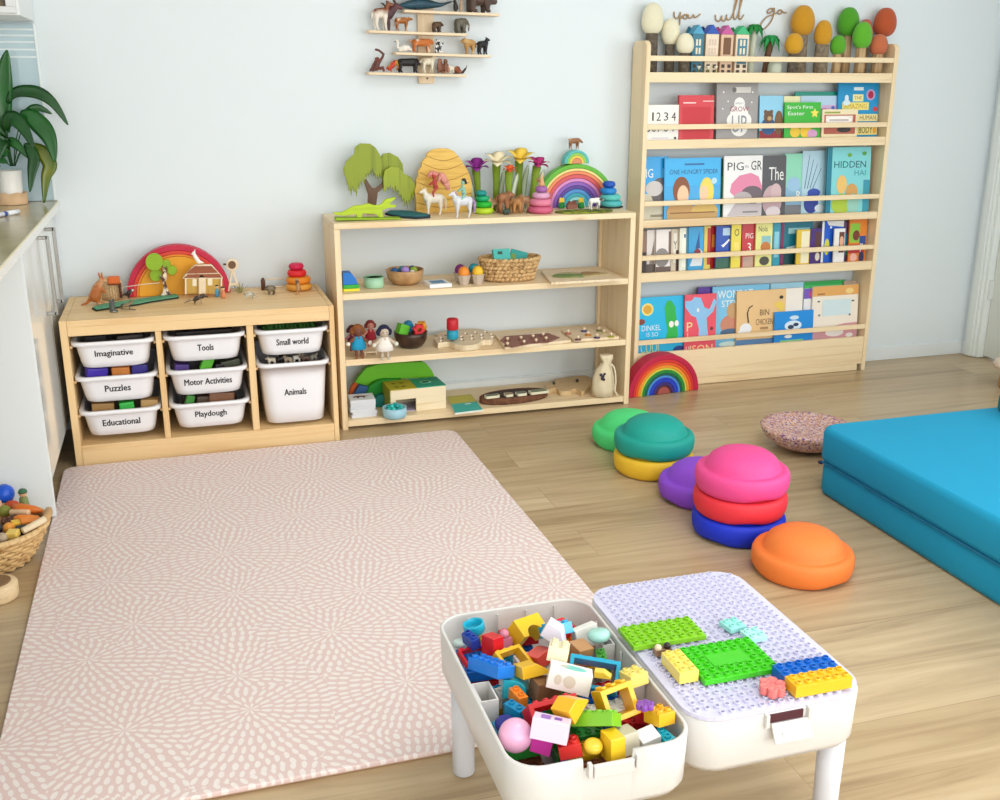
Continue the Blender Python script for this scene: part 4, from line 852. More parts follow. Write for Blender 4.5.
# animal figures heaped in the deep tub
A_ = [(-.075, .055, '#d8ccb8', 'cream'), (-.045, .06, '#2a2422', 'black'), (-.015, .05, '#b9a890', 'tan'), (.018, .062, '#efe8da', 'white'), (.048, .05, '#5a4234', 'dark brown'), (.078, .058, '#8a8478', 'grey'), (-.03, .10, '#3a302a', 'brown black'), (.035, .10, '#c0a684', 'sandy')]
for i, (dx, dy, colr, wd) in enumerate(A_):
    p = intub(2, dx, .302 if dy < .09 else .312, dy); (px_, py_) = (500+FPX*(Vector(p)-CAM).dot(_r)/(Vector(p)-CAM).dot(_f), 400-FPX*(Vector(p)-CAM).dot(_u)/(Vector(p)-CAM).dot(_f))
    f_ = 1 if i % 2 else -1
    critter('heaped_animal', wd + ' animal figure heaped in the deep Animals tub', 'toy animal', quad_chains(px_, py_, 9, 9, f_, .5, .08, (.2, .2, .17), (.2, -.06, .1), .15, None, .05, .1), patchy(colr, '#6a5a4c', 40, .6, .1), (px_, py_), p[2], 'animals in the deep tub', y=p[1], yaw=(-.7+.35*i) % 1.2-.5)
# ------------------------------------------------------------------ second board of the open shelf
BZ = SHELF['b']
def pbox(name, label, cat, px0, px1, base, surf, h_px, depth, mat, group=None, rz=0, bevel=.002, parent=None):
    P = at((px0+px1)/2, base, z=surf); m = mpp(P); w = (px1-px0)*m
    o = obj(name, B().bx(-w/2, w/2, 0, depth, .0006, h_px*m), mat, parent, (P.x, P.y, surf), (0, 0, rz), bevel=bevel); return tag(o, label, cat, group), m
P = at(352, 291.5, z=BZ); m = mpp(P); z = BZ+.0006
for i, (w0, w1, h, colr, lab) in enumerate([(-8.5, 8, 2.6, '#f2e23a', 'yellow wooden slab at the bottom of the corner block pile'), (-8.5, 7.5, 3.8, '#2fae35', 'green wooden slab in the corner block pile')]):
    tag(obj('toy_block', B().bx(w0*m, w1*m, 0, .06, 0, h*m), plain(colr, .5), None, (P.x, P.y, z), bevel=.0015), lab, 'toy block', 'corner block pile'); z += h*m+.0006
tag(obj('toy_block', B().plate([(-8.5*m, 0), (6.5*m, 0), (2, 0) if False else (4.8*m, 5*m), (0, 12*m), (-8.5*m, 12*m)], 0, .055), plain('#1575cf', .5), None, (P.x, P.y, z), bevel=.0015), 'blue sloping wooden block on top of the corner block pile', 'toy block', 'corner block pile')
P = at(375.5, 288.5, z=BZ); m = mpp(P)
tn = thing('round_tin', 'mint green round tin beside the wooden bowl', 'tin', (P.x, P.y+.03, BZ))
obj('body', B().lathe([(9.6*m, .0006), (10*m, .002), (10*m, 9.6*m), (9.2*m, 9.6*m), (9.2*m, 1.5*m), (0, 1.5*m)], 36), plain('#a9d6b4', .4, .02), tn)
obj('rim', B().lathe([(10.1*m, 9.65*m), (10.4*m, 10.3*m), (10.1*m, 10.9*m), (9.3*m, 10.9*m), (9.3*m, 9.65*m)], 36), plain('#8fc29c', .4, .02), tn)
def bowl(b, r, h, n=36, rb=.5, t=.06):
    pr = [(0, .0006), (r*rb, .0006)] + [(r*(rb+(1-rb)*sin(pi/2*k/7)), h*(1-cos(pi/2*k/7)**1.0)+.0006) for k in range(1, 8)]
    inn = [(p[0]-r*t, max(p[1], r*t*1.2)) for p in reversed(pr[2:])] + [(0, r*t*1.2)]
    return b.lathe(pr + inn, n)
P = at(408.5, 286.5, z=BZ); m = mpp(P); bw = Vector((P.x, P.y+.06, BZ))
tag(obj('wooden_bowl', bowl(B(), 19*m, 15*m), patchy('#a3764a', '#cda573', 22, .5, .18), None, tuple(bw)), 'round brown wooden bowl holding felt balls', 'bowl')
def balls_in(c, items, grp, where):
    for dx, dy, dz, r, colr, word in items:
        tag(obj('felt_ball', B().ball((0, 0, 0), r*m, 16, 10), plain(colr, .8, .1, 40), None, (c.x+dx*m, c.y+dy*m, c.z+dz*m)), word + where, 'felt ball', grp)
balls_in(bw, [(-10.5, 0, 12.5, 4.6, '#2d5f94', 'dark blue felt ball'), (-1, -5.5, 14.5, 4.4, '#a488cf', 'lilac felt ball'), (-1.5, 5, 13, 4.6, '#3a8a9a', 'teal felt ball'), (8.3, -2.4, 13.5, 4.2, '#8fae3c', 'olive green felt ball'), (9.2, 6.6, 13, 4.2, '#2c4a7a', 'navy felt ball'), (5.5, -9.6, 12.6, 2.9, '#efe6dc', 'small white felt ball')], 'felt balls in the wooden bowl', ' in the brown wooden bowl')
P = at(441, 288, z=BZ); m = mpp(P)
wb_ = thing('white_box', 'flat white box with blue picture on lid', 'box', (P.x, P.y, BZ), .05)
obj('body', B().bx(-11.5*m, 11.5*m, 0, .10, .0006, 4.0*m), plain('#f2f2f0', .4, .01), wb_, bevel=.002); obj('lid_picture', B().bx(-7.5*m, 7.5*m, .02, .08, 4.02*m, 4.1*m), plain('#3a82b4', .4, .25, 25), wb_)
P = at(472, 285, z=BZ); m = mpp(P); ec = Vector((P.x, P.y+.045, BZ))
eb = B(); 
def cup(b, cx, cy, r, h):
    b.loops([[(cx+rr*cos(2*pi*k/8+.39), cy+rr*sin(2*pi*k/8+.39), z) for k in range(8)] for rr, z in ((r*.62, .0006), (r*1.0, h), (r*.86, h), (r*.5, .003))], True, True, False)
for i in (-1, 1):
    for j in (-1, 1): cup(eb, i*7.2*m, j*7*m, 7.0*m, 10*m)
tag(obj('egg_carton', eb, plain('#c9b7a4', .9, .08, 60), None, tuple(ec)), 'grey cardboard egg carton holding four coloured eggs', 'egg carton')
for i, j, colr, w_ in ((-1, 1, '#7a2a6a', 'plum'), (-.55, -1, '#ef8f2c', 'orange'), (.6, 1, '#1f8f9c', 'teal'), (1, -1, '#f0c030', 'yellow')):
    ii = -1 if i < 0 else 1
    tag(obj('wooden_egg', B().ball((0, 0, 0), (5.6*m, 5.6*m, 6.4*m), 16, 12), plain(colr, .5), None, (ec.x+ii*7.2*m, ec.y+j*7*m, ec.z+12.0*m)), w_ + ' wooden egg in the cardboard carton', 'wooden egg', 'coloured eggs')
P = at(515, 283, z=BZ); m = mpp(P); bc = Vector((P.x, P.y+.075, BZ))
def woven_basket(b, rx, ry, h, rows, kn=34, flare=1.0, base=.78, r=None):
    """rows of plump plaited knots around an oval basket wall, with an inner shell"""
    r = r or h/rows*.62
    for i in range(rows):
        z = h*(i+.5)/rows+r*.5; f = base+(1-base)*((i+.5)/rows)**flare
        for k in range(kn):
            a = 2*pi*(k+.5*(i % 2))/kn; t = Vector((-rx*sin(a), ry*cos(a), 0)).normalized(); c = Vector((rx*f*cos(a), ry*f*sin(a), z)); l = (rx+ry)*f*pi/kn*.62
            b.tube([c-t*l-Vector((0, 0, r*.5)), c, c+t*l+Vector((0, 0, r*.5))], [r*.45, r, r*.45], 6)
    n = 40; R_ = lambda f, z: [(rx*f*cos(2*pi*k/n), ry*f*sin(2*pi*k/n), z) for k in range(n)]
    b.loops([R_(base*.96, .0006), R_(base, h*.15), R_(.985, h*.98), R_(.93, h*.98), R_(base*.92, h*.16), R_(base*.85, h*.10)]); return b
tag(obj('woven_basket', woven_basket(B(), 31.5*m, 20*m, 23*m, 6), weave('#d8b27c', '#8a6236', 70), None, tuple(bc)), 'oval water hyacinth basket holding turquoise cards', 'basket')
def leaf_card(dx, dy, w, h, tilt, rz, colr, label):
    o = obj('picture_card', B().bx(-w/2*m, w/2*m, -.004, .004, -h*m/2, h*m/2).use(plain('#3a4a44', .6)).box((w*.1*m, -.0046, h*.22*m), (w*.3*m, .001, h*.18*m)), None, None, (bc.x+dx*m, bc.y+dy*m, bc.z+21*m), (tilt, 0, rz), bevel=.001)
    tag(o, label, 'picture card', 'cards in the woven basket')
M0 = plain('#43b7ac', .5, .06)
b = B().use(M0).bx(-9*m, 9*m, -.008, .008, -7*m, 10*m).use(plain('#35504a', .6)).box((-2*m, -.0086, 6*m), (5*m, .001, 3*m))
tag(obj('picture_box', b, None, None, (bc.x-9*m, bc.y-3*m, bc.z+22*m), (-.35, 0, .08), bevel=.0015), 'turquoise box standing at left in the woven basket', 'picture box')
b = B().use(plain('#2fa09a', .5, .06)).bx(-9*m, 9*m, -.006, .006, -6*m, 9*m).use(plain('#7a9a4a', .6)).box((-6*m, -.0066, 0*m), (5*m, .001, 8*m))
tag(obj('picture_box', b, None, None, (bc.x+10*m, bc.y+2*m, bc.z+20*m), (-.5, .28, -.1), bevel=.0015), 'teal box slanting at right in the woven basket', 'picture box')
P = at(585, 283, z=BZ)
pcs = [at(*c, z=BZ) for c in ((551, 285), (622, 281), (606, 271), (541, 273))]; pc3 = sum(pcs, Vector())/4
pz_ = thing('wooden_puzzle', 'wooden puzzle board with green leaf inlay', 'puzzle', (pc3.x, pc3.y, BZ))
obj('board', B().slab([((p.x-pc3.x), (p.y-pc3.y)) for p in pcs], .0006, .010), LTW, pz_, bevel=.001)
ip = [(.16*cos(a)*.75+.0, .055*sin(a)*(1+.25*cos(3*a))) for a in [2*pi*k/30 for k in range(30)]]
obj('inlay', B().slab(ip, .0101, .0125), patchy('#8a9a5a', '#c9b78a', 30, .5, .1), pz_); obj('inlay', B().slab([(x*.55-.06, y*.5-.012) for x, y in ip], .0126, .0150), plain('#6f8a4a', .6), pz_)
obj('inlay', B().slab([(x*.35+.05, y*.6+.008) for x, y in ip], .0126, .0150), plain('#a98a5a', .6), pz_)

# ------------------------------------------------------------------ third board
CZ = SHELF['c']
def rag_doll(px, base, H, hair, skin, dress, legc, label, arms='#f2ece0', face=True, wide=1.0):
    P = at(px, base, z=CZ); m = mpp(P); t = thing('rag_doll', label, 'doll', (P.x, P.y, CZ), 0, 'rag dolls on the shelf'); u = H*m
    b = B(); capsule(b, [(0, 0, u*.40, u*.13), (0, 0, u*.56, u*.10)]); capsule(b, [(0, 0, u*.62, u*.05), (0, -.002, u*.74, u*.13), (0, -.002, u*.76, u*.13)])
    for s in (-1, 1): capsule(b, [(s*u*.10, 0, u*.57, u*.05), (s*u*.23, -.01, u*.47, u*.045), (s*u*.29, -.014, u*.44, u*.05)]); capsule(b, [(s*u*.06, 0, u*.36, u*.06), (s*u*.075, -.006, u*.16, u*.045), (s*u*.08, -.008, u*.05, u*.048), (s*u*.085, -.022, u*.045, u*.042)])
    obj('body', b, plain(skin, .8, .08, 40), t, remesh=m*.4)
    d = B().lathe([(u*.19*wide, u*.24), (u*.215*wide, u*.25), (u*.19*wide, u*.40), (u*.135, u*.54), (u*.11, u*.61), (u*.08, u*.615)], 20, sy=.75); obj('dress', d, plain(dress, .85, .08, 40), t)
    h = B(); h.ball((0, u*.035, u*.80), (u*.17, u*.14, u*.15), 14, 8)
    for s in (-1, 1): h.ball((s*u*.15, u*.03, u*.74), (u*.07, u*.07, u*.10), 10, 6)
    obj('hair', h, plain(hair, .9, .2, 60), t)
    for s in (-1, 1):
        obj('hand', B().ball((s*u*.30, -.016, u*.43), u*.062, 10, 6), plain(arms, .8), t); obj('shoe', B().ball((s*u*.085, -.016, u*.045), (u*.055, u*.085, u*.045), 10, 6), plain(legc, .8), t)
    if face:
        e = B()
        for s in (-1, 1): e.ball((s*u*.05, -u*.128, u*.76), u*.017, 8, 5)
        obj('eyes', e, plain('#20181a', .4), t)
    return t
rag_doll(359, 357.5, 36, '#8a5228', '#7a4a38', '#1f9ccc', '#c98a52', 'brown haired rag doll in bright blue overalls', '#f4efe6')
rag_doll(385, 359, 37, '#1c2040', '#c9b9a4', '#efe9e0', '#cfd3b8', 'rag doll with navy hair in fluffy white dress', '#dfe0d0', True, 1.15)
P = at(385, 359, z=CZ); m = mpp(P); bw2 = thing('felt_bow', 'purple blue felt flower brooch in navy haired doll', 'felt flower', (0, 0, 0))
bpy.data.objects.remove(bw2)
rag_doll(353, 350, 27, '#5a2f38', '#b0707a', '#6a2a40', '#5a3440', 'wine red rag doll at the far left of the board', '#d08a7c')
rag_doll(371, 346, 28, '#8a3434', '#c98a7c', '#9c2030', '#b05a5c', 'dark red rag doll sitting behind the two front dolls', '#d89a8c')
pcs = [at(*c, z=CZ) for c in ((362, 356), (382, 354), (380, 351.5), (361, 353))]
P = at(371.5, 355.5, z=CZ); m = mpp(P); dbn = thing('doll_bench', 'narrow tan wooden doll bench between the dolls', 'doll bench', (P.x, P.y+.012, CZ))
obj('seat', B().bx(-7*m, 6.5*m, -.008, .008, 2.4*m, 4*m), LTW, dbn, bevel=.001)
for x in (-6, 5.5): obj('leg', B().bx((x-.7)*m, (x+.7)*m, -.007, .007, .0006, 2.35*m), LTW, dbn)
P = at(414, 350, z=CZ); m = mpp(P); bb = Vector((P.x, P.y+.055, CZ))
b = bowl(B(), 17*m, 16*m, 36, .42, .07)
tag(obj('dark_bowl', b, patchy('#2c1d18', '#4a3428', 30, .5, .15, .35), None, tuple(bb)), 'dark brown coconut bowl full of bright shape blocks', 'bowl')
def star_prism(n, r, k): return [((r if i % 2 == 0 else r*k)*1*cos(2*pi*i/(2*n)), (r if i % 2 == 0 else r*k)*sin(2*pi*i/(2*n))) for i in range(2*n)]
def shape(pts, th, colr, dx, dy, dz, rot, label, hole=0):
    b = B()
    if hole:
        n = len(pts); O = [(x, y) for x, y in pts]; I = [(hole*cos(math.atan2(y, x)), hole*sin(math.atan2(y, x))) for x, y in pts]
        b.loops([[(x, -th/2, y) for x, y in O], [(x, th/2, y) for x, y in O], [(x, th/2, y) for x, y in I], [(x, -th/2, y) for x, y in I], [(x, -th/2, y) for x, y in O]], False, False, False)
        bmesh.ops.remove_doubles(b.bm, verts=b.bm.verts, dist=1e-6)
    else: b.plate(pts, -th/2, th/2)
    tag(obj('shape_block', b, plain(colr, .45), None, (bb.x+dx*m, bb.y+dy*m, bb.z+dz*m), rot, bevel=.0015), label, 'shape block', 'shape blocks in the dark bowl')
sq = lambda s: [(-s, -s), (s, -s), (s, s), (-s, s)]
shape(sq(5.2*m), 9*m, '#63c02c', -8.5, -1, 19.0, (0, .35, .3), 'lime green cube tilted at left in the dark bowl')
shape(star_prism(6, 6.8*m, .68), 6*m, '#d8232c', 6.2, -8.3, 19.3, (0, .2, .1), 'red star block with round hole in the dark bowl', 2.2*m)
shape(ell(0, 0, 5*m, 5*m, 24), 7*m, '#1f8cc0', -.5, 7, 20, (.3, 0, 0), 'blue round block at the back of the dark bowl')
shape(star_prism(5, 6*m, .8), 6*m, '#f2a62c', 12.0, 4.0, 19.5, (.2, .3, -.3), 'orange yellow flower block at right in the dark bowl', 1.8*m)
P = at(463, 345, z=CZ)
cl = [(438, 349), (434, 343), (440, 338), (450, 335.5), (462, 334.5), (475, 334), (487, 336), (494, 341), (491, 345.5), (483, 346), (478, 349.5), (466, 351.5), (455, 350), (448, 347.5)]
sm_ = smooth_line([(u, v, 0) for u, v in cl+cl[:1]], 4)[:-1]
pts = [at(q.x, q.y, z=CZ) for q in sm_]; pc4 = sum(pts, Vector())/len(pts); m = mpp(pc4)
pgb = thing('peg_board', 'pale wooden cloud shaped peg board with rows of holes', 'peg board', (pc4.x, pc4.y, CZ))
obj('board', B().slab([(p.x-pc4.x, p.y-pc4.y) for p in pts], .0006, .024), wood('#ead8b8', '#d8be94', 'x', 2), pgb, bevel=.003)
for k in range(18):
    i, j = k % 6, k//6; x = (i-2.5)*.043+(.012 if j % 2 else 0); y = (j-1)*.05
    obj('peg_hole', B().lathe([(.0075, .0241), (.0078, .0252), (.0062, .0252), (.0058, .0243), (0, .0243)], 12, (x, y, 0)), plain('#9c7a58', .7), pgb)
    obj('peg', B().lathe([(.0048, .0254), (.0048, .031), (.003, .033), (0, .0335)], 10, (x-.006, y-.003, 0)), plain('#f3e6d2', .5), pgb) if k not in (12, 13, 1, 7) else None
P = at(452, 343, z=CZ+.024); m = mpp(P); z = CZ+.0262; P.x, P.y = pc4.x-.0645, pc4.y-.058
ft = lambda colr, z, h, r, lab: tag(obj('stacking_peg', B().lathe([(r*.8*m, 0), (r*m, 1.2*m), (r*.98*m, h*m-1.2*m), (r*.8*m, h*m), (0, h*m)], 12), plain(colr, .5), None, (P.x, P.y, z)), lab, 'stacking peg', 'pegs on the board')
P.y = pc4.y-.058
z = CZ+.0345; ft('#1f9cb8', z, 9.5, 6, 'teal stacking peg on the cloud shaped board'); ft('#c81f30', z+9.55*m, 11.5, 6.2, 'red stacking peg topping the teal one')
def knob_board(c4, knobs, inlay, label, cat='puzzle'):
    pts = [at(*c, z=CZ) for c in c4]; q = sum(pts, Vector())/4; m = mpp(q)
    t = thing('knob_puzzle', label, cat, (q.x, q.y, CZ)); obj('board', B().slab([(p.x-q.x, p.y-q.y) for p in pts], .0006, .011), LTW, t, bevel=.001)
    for pl, colr in inlay: obj('inlay', B().slab([(at(*c, z=CZ+.011).x-q.x, at(*c, z=CZ+.011).y-q.y) for c in pl], .0111, .0135), plain(colr, .6, .12, 30), t)
    for kx, ky, colr in knobs:
        p = at(kx, ky, z=CZ+.013)
        pc_ = obj('puzzle_piece', B().cyl((0, 0, .0111 if not inlay else .0136), .014, .003, 16), plain(colr, .6), t, (p.x-q.x, p.y-q.y, 0))
        obj('knob', B().lathe([(.0032, .0147 if not inlay else .0172), (.0032, .020), (.0065, .0225), (.0065, .027), (.004, .0295), (0, .030)], 12), plain('#f0d8b8', .5), pc_)
knob_board([(505, 350), (571, 342.5), (558, 332.5), (495, 337)], [(507.5, 341, '#8a5a48'), (521, 340, '#8a5a48'), (533, 338.5, '#8a5a48'), (543, 336.5, '#8a5a48'), (524, 344, '#8a5a48'), (536, 342.5, '#8a5a48'), (546, 340.5, '#8a5a48'), (507.5, 346, '#8a5a48')],
    [([(500, 341), (505, 336.5), (530, 335), (548, 333.5), (560, 338), (548, 343), (530, 344), (512, 348)], '#94655a')], 'wooden knob puzzle with mauve brown inlay')
knob_board([(574, 342), (619, 339), (604, 328.5), (561, 332.5)], [(568, 333.5, '#c06a5c'), (584, 331, '#3a3f8a'), (578, 339.5, '#6a2a3a'), (588, 335, '#d88a2c'), (597, 337.5, '#4a2a6a'), (599, 330.5, '#6f7a3a'), (611, 336.5, '#b8b83a'), (604, 333, '#cfc08a')], [], 'wooden knob puzzle with many coloured round pieces')

# ------------------------------------------------------------------ bottom board
DZ = SHELF['d']; Sd = (340, 355, 9.09)
cut('arch_block', 'large lime green wooden arch leaning at the back', 'arch block', [('arch', [(130, 245), (160, 195), (235, 110), (330, 80), (500, 62), (745, 55), (790, 85), (830, 135), (855, 195), (620, 205), (450, 212), (350, 230), (300, 262), (265, 275)], plain('#6cc318', .5, .05), 0, .03)], -.09, DZ+.001, Sd, 'nested arch blocks')
for o in [o for o in bpy.data.objects if o.name.startswith('arch_block')]: pass
def arch2(pts, y, colr, label, th=.03):
    return cut('arch_block', label, 'arch block', [('arch', pts, plain(colr, .5, .05), 0, th)], y, DZ+.0006, Sd, 'nested arch blocks')
arch2([(225, 600), (225, 360), (262, 280), (330, 235), (400, 218), (560, 215), (560, 600)], -.128, '#1a9a28', 'mid green wooden arch in front of the lime one')
arch2([(80, 600), (82, 350), (100, 290), (130, 250), (168, 268), (140, 320), (118, 360), (118, 600)], -.128, '#ef6a1c', 'orange wooden arch end at the shelf corner', .03)
arch2([(122, 600), (122, 350), (145, 310), (172, 268), (255, 285), (232, 330), (215, 365), (215, 600)], -.166, '#1d4f84', 'dark blue wooden arch next to the orange one', .03)
arch2([(300, 600), (305, 410), (330, 370), (370, 350), (420, 360), (430, 600)], -.170, '#0f7a72', 'teal wooden arch behind the box with a hole', .03)
P = at(364, 418, z=DZ); m = mpp(P)
rndc = random.Random(5)
for k in range(6):
    hh_ = 3.0*m; o = B().use(plain('#dfe3ea', .6, .03)).bx(-12.5*m, 12.5*m, -.045, .045, 0, hh_)
    if k == 5:
        o.use(plain('#5a2f1e', .6)); o.slab([(-9*m+x, y) for x, y in ((0, .0), (.01, .014), (.03, .018), (.05, .012), (.068, .004), (.05, .002), (.047, -.014), (.042, -.014), (.040, -.001), (.026, -.002), (.024, -.016), (.018, -.016), (.016, -.002), (.004, -.004))], hh_, hh_+.0004)
    tag(obj('animal_card', o, None, None, (P.x+rndc.uniform(-1, 1)*m, P.y+.05+rndc.uniform(-.003, .003), DZ+.0006+k*(hh_+.0004)), (0, 0, rndc.uniform(-.06, .06)), bevel=.0006), ['lowest grey edged board book of the corner pile', 'second board book from the bottom of the corner pile', 'third board book from the bottom of the corner pile', 'fourth board book from the bottom of the corner pile', 'fifth board book from the bottom of the corner pile', 'pale board book with brown animal topping the corner pile'][k], 'board book', 'board books piled in shelf corner')
P = at(418.5, 411, z=DZ); m = mpp(P)
hb = thing('object_box', 'pale wooden box with square hole and green lid', 'toy box', (P.x, P.y, DZ), .06)
w, h, d = 28.5*m, 24*m, .125
pt = [(-w, .0008), (-w*.82, .0008), (-w*.82, 14*m), (-w*.09, 14*m), (-w*.09, .0008), (w, .0008), (w, h), (-w, h)]
BXW = wood('#f3e2c0', '#e3cb9c', 'x', 2)
obj('front_panel', B().plate(pt, -.005, .005), BXW, hb, bevel=.0008)
obj('side_panel', B().bx(-w, -w+.006, .0055, d, .0008, h), wood('#a8a83a', '#8f902c', 'y', 2), hb); obj('side_panel', B().bx(w-.006, w, .0055, d, .0008, h), BXW, hb); obj('back_panel', B().bx(-w+.0065, w-.0065, d-.006, d, .0008, h), BXW, hb)
obj('floor_panel', B().bx(-w+.0065, w-.0065, .0055, d-.0065, .0008, .004), plain('#cfc3d6', .5), hb)
obj('lid', B().use(plain('#b3a52c', .5, .12, 20)).bx(-w, -w*.05, -.005, d, h+.0005, h+.004).use(plain('#1f9a80', .5, .1, 20)).bx(-w*.05, w, -.005, d, h+.0005, h+.004), None, hb)
mk = B().use(plain('#6a6418', .6))
for x, y in ((-.7, .03), (-.45, .03), (-.7, .08), (-.42, .08)): mk.box((w*x, y, h+.0043), (.012, .018, .0004), (0, 0, .6))
mk.use(plain('#7fd0b0', .6)); mk.lathe([(.02, h+.0041), (.02, h+.0046), (.012, h+.0046), (.012, h+.0041)], 16, (w*.42, d*.5, 0), 1.3); obj('lid_drawing', mk, None, hb)
obj('peg', B().cyl((w+.0004, .05, h-.012), .006, .008, 12, axis='x'), LTW, hb)
P = at(397, 420, z=DZ); m = mpp(P); pb = Vector((P.x, P.y+.045, DZ))
tag(obj('blue_pot', B().lathe([(0, .0006), (11*m, .0006), (12*m, 2*m), (12.2*m, 10.5*m), (11.2*m, 10.5*m), (11*m, 2.5*m), (0, 2.5*m)], 32), plain('#a3cfe0', .45, .03), None, tuple(pb)), 'small pale blue pot heaped with turquoise beads', 'pot')
k_ = 0
for x, y, z in [(-6, -3.5, 9), (-2, -6, 9.3), (3, -6.3, 9), (6.6, -2.8, 9.2), (6, 3, 9.4), (1, 6.5, 9.2), (-5, 4.5, 9.3), (-2.6, -.2, 11), (2.4, -1.5, 11.5), (1.2, 2.6, 11.6)]:
    tag(obj('bead', B().ball((0, 0, 0), 2.6*m, 12, 8), plain(['#1fb0ac', '#2fc4bc', '#159a9c'][k_ % 3], .35), None, (pb.x+x*m, pb.y+y*m, pb.z+z*m)), 'shiny turquoise bead heaped in the pale blue pot', 'bead', 'turquoise beads in the blue pot'); k_ += 1
pts = [at(*c, z=DZ) for c in ((455, 415), (483, 411.5), (471, 396), (447, 398.5))]; q = sum(pts, Vector())/4
cd = B().use(plain('#f0efe6', .6)).slab([(p.x-q.x, p.y-q.y) for p in pts], .0006, .008)
f = lambda a, b_, t: (a[0]+(b_[0]-a[0])*t, a[1]+(b_[1]-a[1])*t); L4 = [((p.x-q.x)*.99, (p.y-q.y)*.99) for p in pts]
cd.use(plain('#2fb0a4', .5)).slab([L4[0], L4[1], f(L4[1], L4[2], .52), f(L4[0], L4[3], .52)], .0081, .0086); cd.use(plain('#c2b83a', .5)).slab([f(L4[0], L4[3], .52), f(L4[1], L4[2], .52), L4[2], L4[3]], .0081, .0086)
cd.use(plain('#eaf4f0', .5)).slab([(.0, -.02), (.02, -.018), (.03, -.012), (.022, -.008), (.0, -.012)], .0087, .0090)
tag(obj('game_card', cd, None, None, (q.x, q.y, DZ)), 'flat olive and turquoise card on the bottom board', 'card')
cx_ = [at(*c, z=DZ) for c in ((479, 403), (550, 398))]; q = at(514, 400, z=DZ); rx_ = (cx_[1]-cx_[0]).length/2; m = mpp(q)
lg = thing('log_slice', 'oval log slice tray with dark bark edge', 'log slice', (q.x, q.y+.005, DZ), .09)
obj('bark', B().lathe([(rx_*.95, .0006), (rx_*1.0, .006), (rx_*.99, .026), (rx_*.94, .030), (rx_*.90, .0285), (rx_*.90, .004)], 48, sy=.42), patchy('#5f3a28', '#7d5238', 60, .5, .2, .9), lg)
obj('top', B().lathe([(0, .004), (rx_*.895, .004), (rx_*.895, .0275), (0, .0275)], 48, sy=.42), patchy('#4a3226', '#2f2019', 25, .5, .2, .6), lg)
for px, py, w_, d_, colr, lab in ((492, 397.5, .062, .030, '#4f5a4a', 'grey green picture stone at the left end of the log slice'), (508.5, 396, .034, .036, '#8a7048', 'small brown picture stone second from left on log slice'), (521, 395, .044, .036, '#5f6a56', 'green picture stone third from left on log slice'), (538.5, 393, .085, .036, '#6a7a52', 'large green and yellow picture stone at right end of log slice')):
    p = at(px, py, z=DZ+.030); s = B().use(plain('#e6e0c4', .4)).slab(rrect(w_, d_, .008), 0, .010).use(plain(colr, .3, .3, 40)).slab(rrect(w_*.86, d_*.8, .006), .0101, .0105)
    tag(obj('picture_stone', s, None, None, (p.x, p.y, DZ+.0306), (0, 0, .09), bevel=.001), lab, 'picture stone', 'picture stones on the log slice')
cl = [(548, 395), (545, 390), (553, 385), (565, 382), (580, 380.5), (588, 381), (592, 387), (586, 394), (582, 396.5), (575, 393.5), (568, 396), (560, 396), (556, 393)]
pts = [at(q_.x, q_.y, z=DZ) for q_ in smooth_line([(u, v, 0) for u, v in cl+cl[:1]], 4)[:-1]]; q = sum(pts, Vector())/len(pts)
tb = thing('wooden_tray', 'flat lobed pale wooden tray behind the cloth bag', 'tray', (q.x, q.y, DZ))
obj('board', B().slab([(p.x-q.x, p.y-q.y) for p in pts], .0006, .022), wood('#d9bb8c', '#c29f6c', 'x', 2), tb, bevel=.002); obj('peg', B().cyl((-.06, .03, .0222), .006, .012, 10), plain('#4a4a3a', .6), tb); obj('peg', B().cyl((.05, .035, .0222), .006, .012, 10), plain('#4a4a3a', .6), tb)
P = at(606, 398.5, z=DZ); m = mpp(P); bg_ = thing('drawstring_bag', 'cream cotton drawstring bag with dark print standing at right', 'bag', (P.x, P.y+.034, DZ))
bb_ = B(); rings = []
for f, rx2, ry2, dx in ((0, .7, .7, 0), (.02, .98, .98, 0), (.2, 1.08, 1.05, -.02), (.45, 1.0, 1.0, -.03), (.65, .78, .85, .05), (.78, .5, .55, .22), (.83, .42, .45, .27), (.9, .6, .55, .25), (1.0, .62, .5, .15)):
    rings.append([((rx2*(1+.06*sin(5*a+f*9))*cos(a)+dx)*11*m, ry2*(1+.08*cos(7*a+f*5))*sin(a)*8*m, .0008+f*43*m) for a in [2*pi*k/40 for k in range(40)]])
bb_.loops(rings); obj('pouch', bb_, plain('#e3d3b2', .9, .05, 30, .3), bg_)
cd_ = B(); cd_.tube(smooth_line([(4*m, -8*m, 36*m), (8*m, -8.4*m, 30*m), (9.5*m, -9*m, 18*m), (9*m, -9*m, 8*m), (13*m, -8*m, .8*m+.003)], 4), .8*m, 6); obj('cord', cd_, plain('#efe4c8', .9), bg_)
pr = B().use(plain('#3a3040', .7))
for x, z, r in ((-6, 25, 1.5), (-4.2, 23, 1.9), (-2.4, 25.5, 1.4), (-5, 20.5, 1.2), (-3, 20, 1.5)): pr.ball((x*m, -8.4*m+abs(x+3)*.25*m, z*m), (r*m, .6*m, r*m), 8, 6)
obj('print', pr, None, bg_)
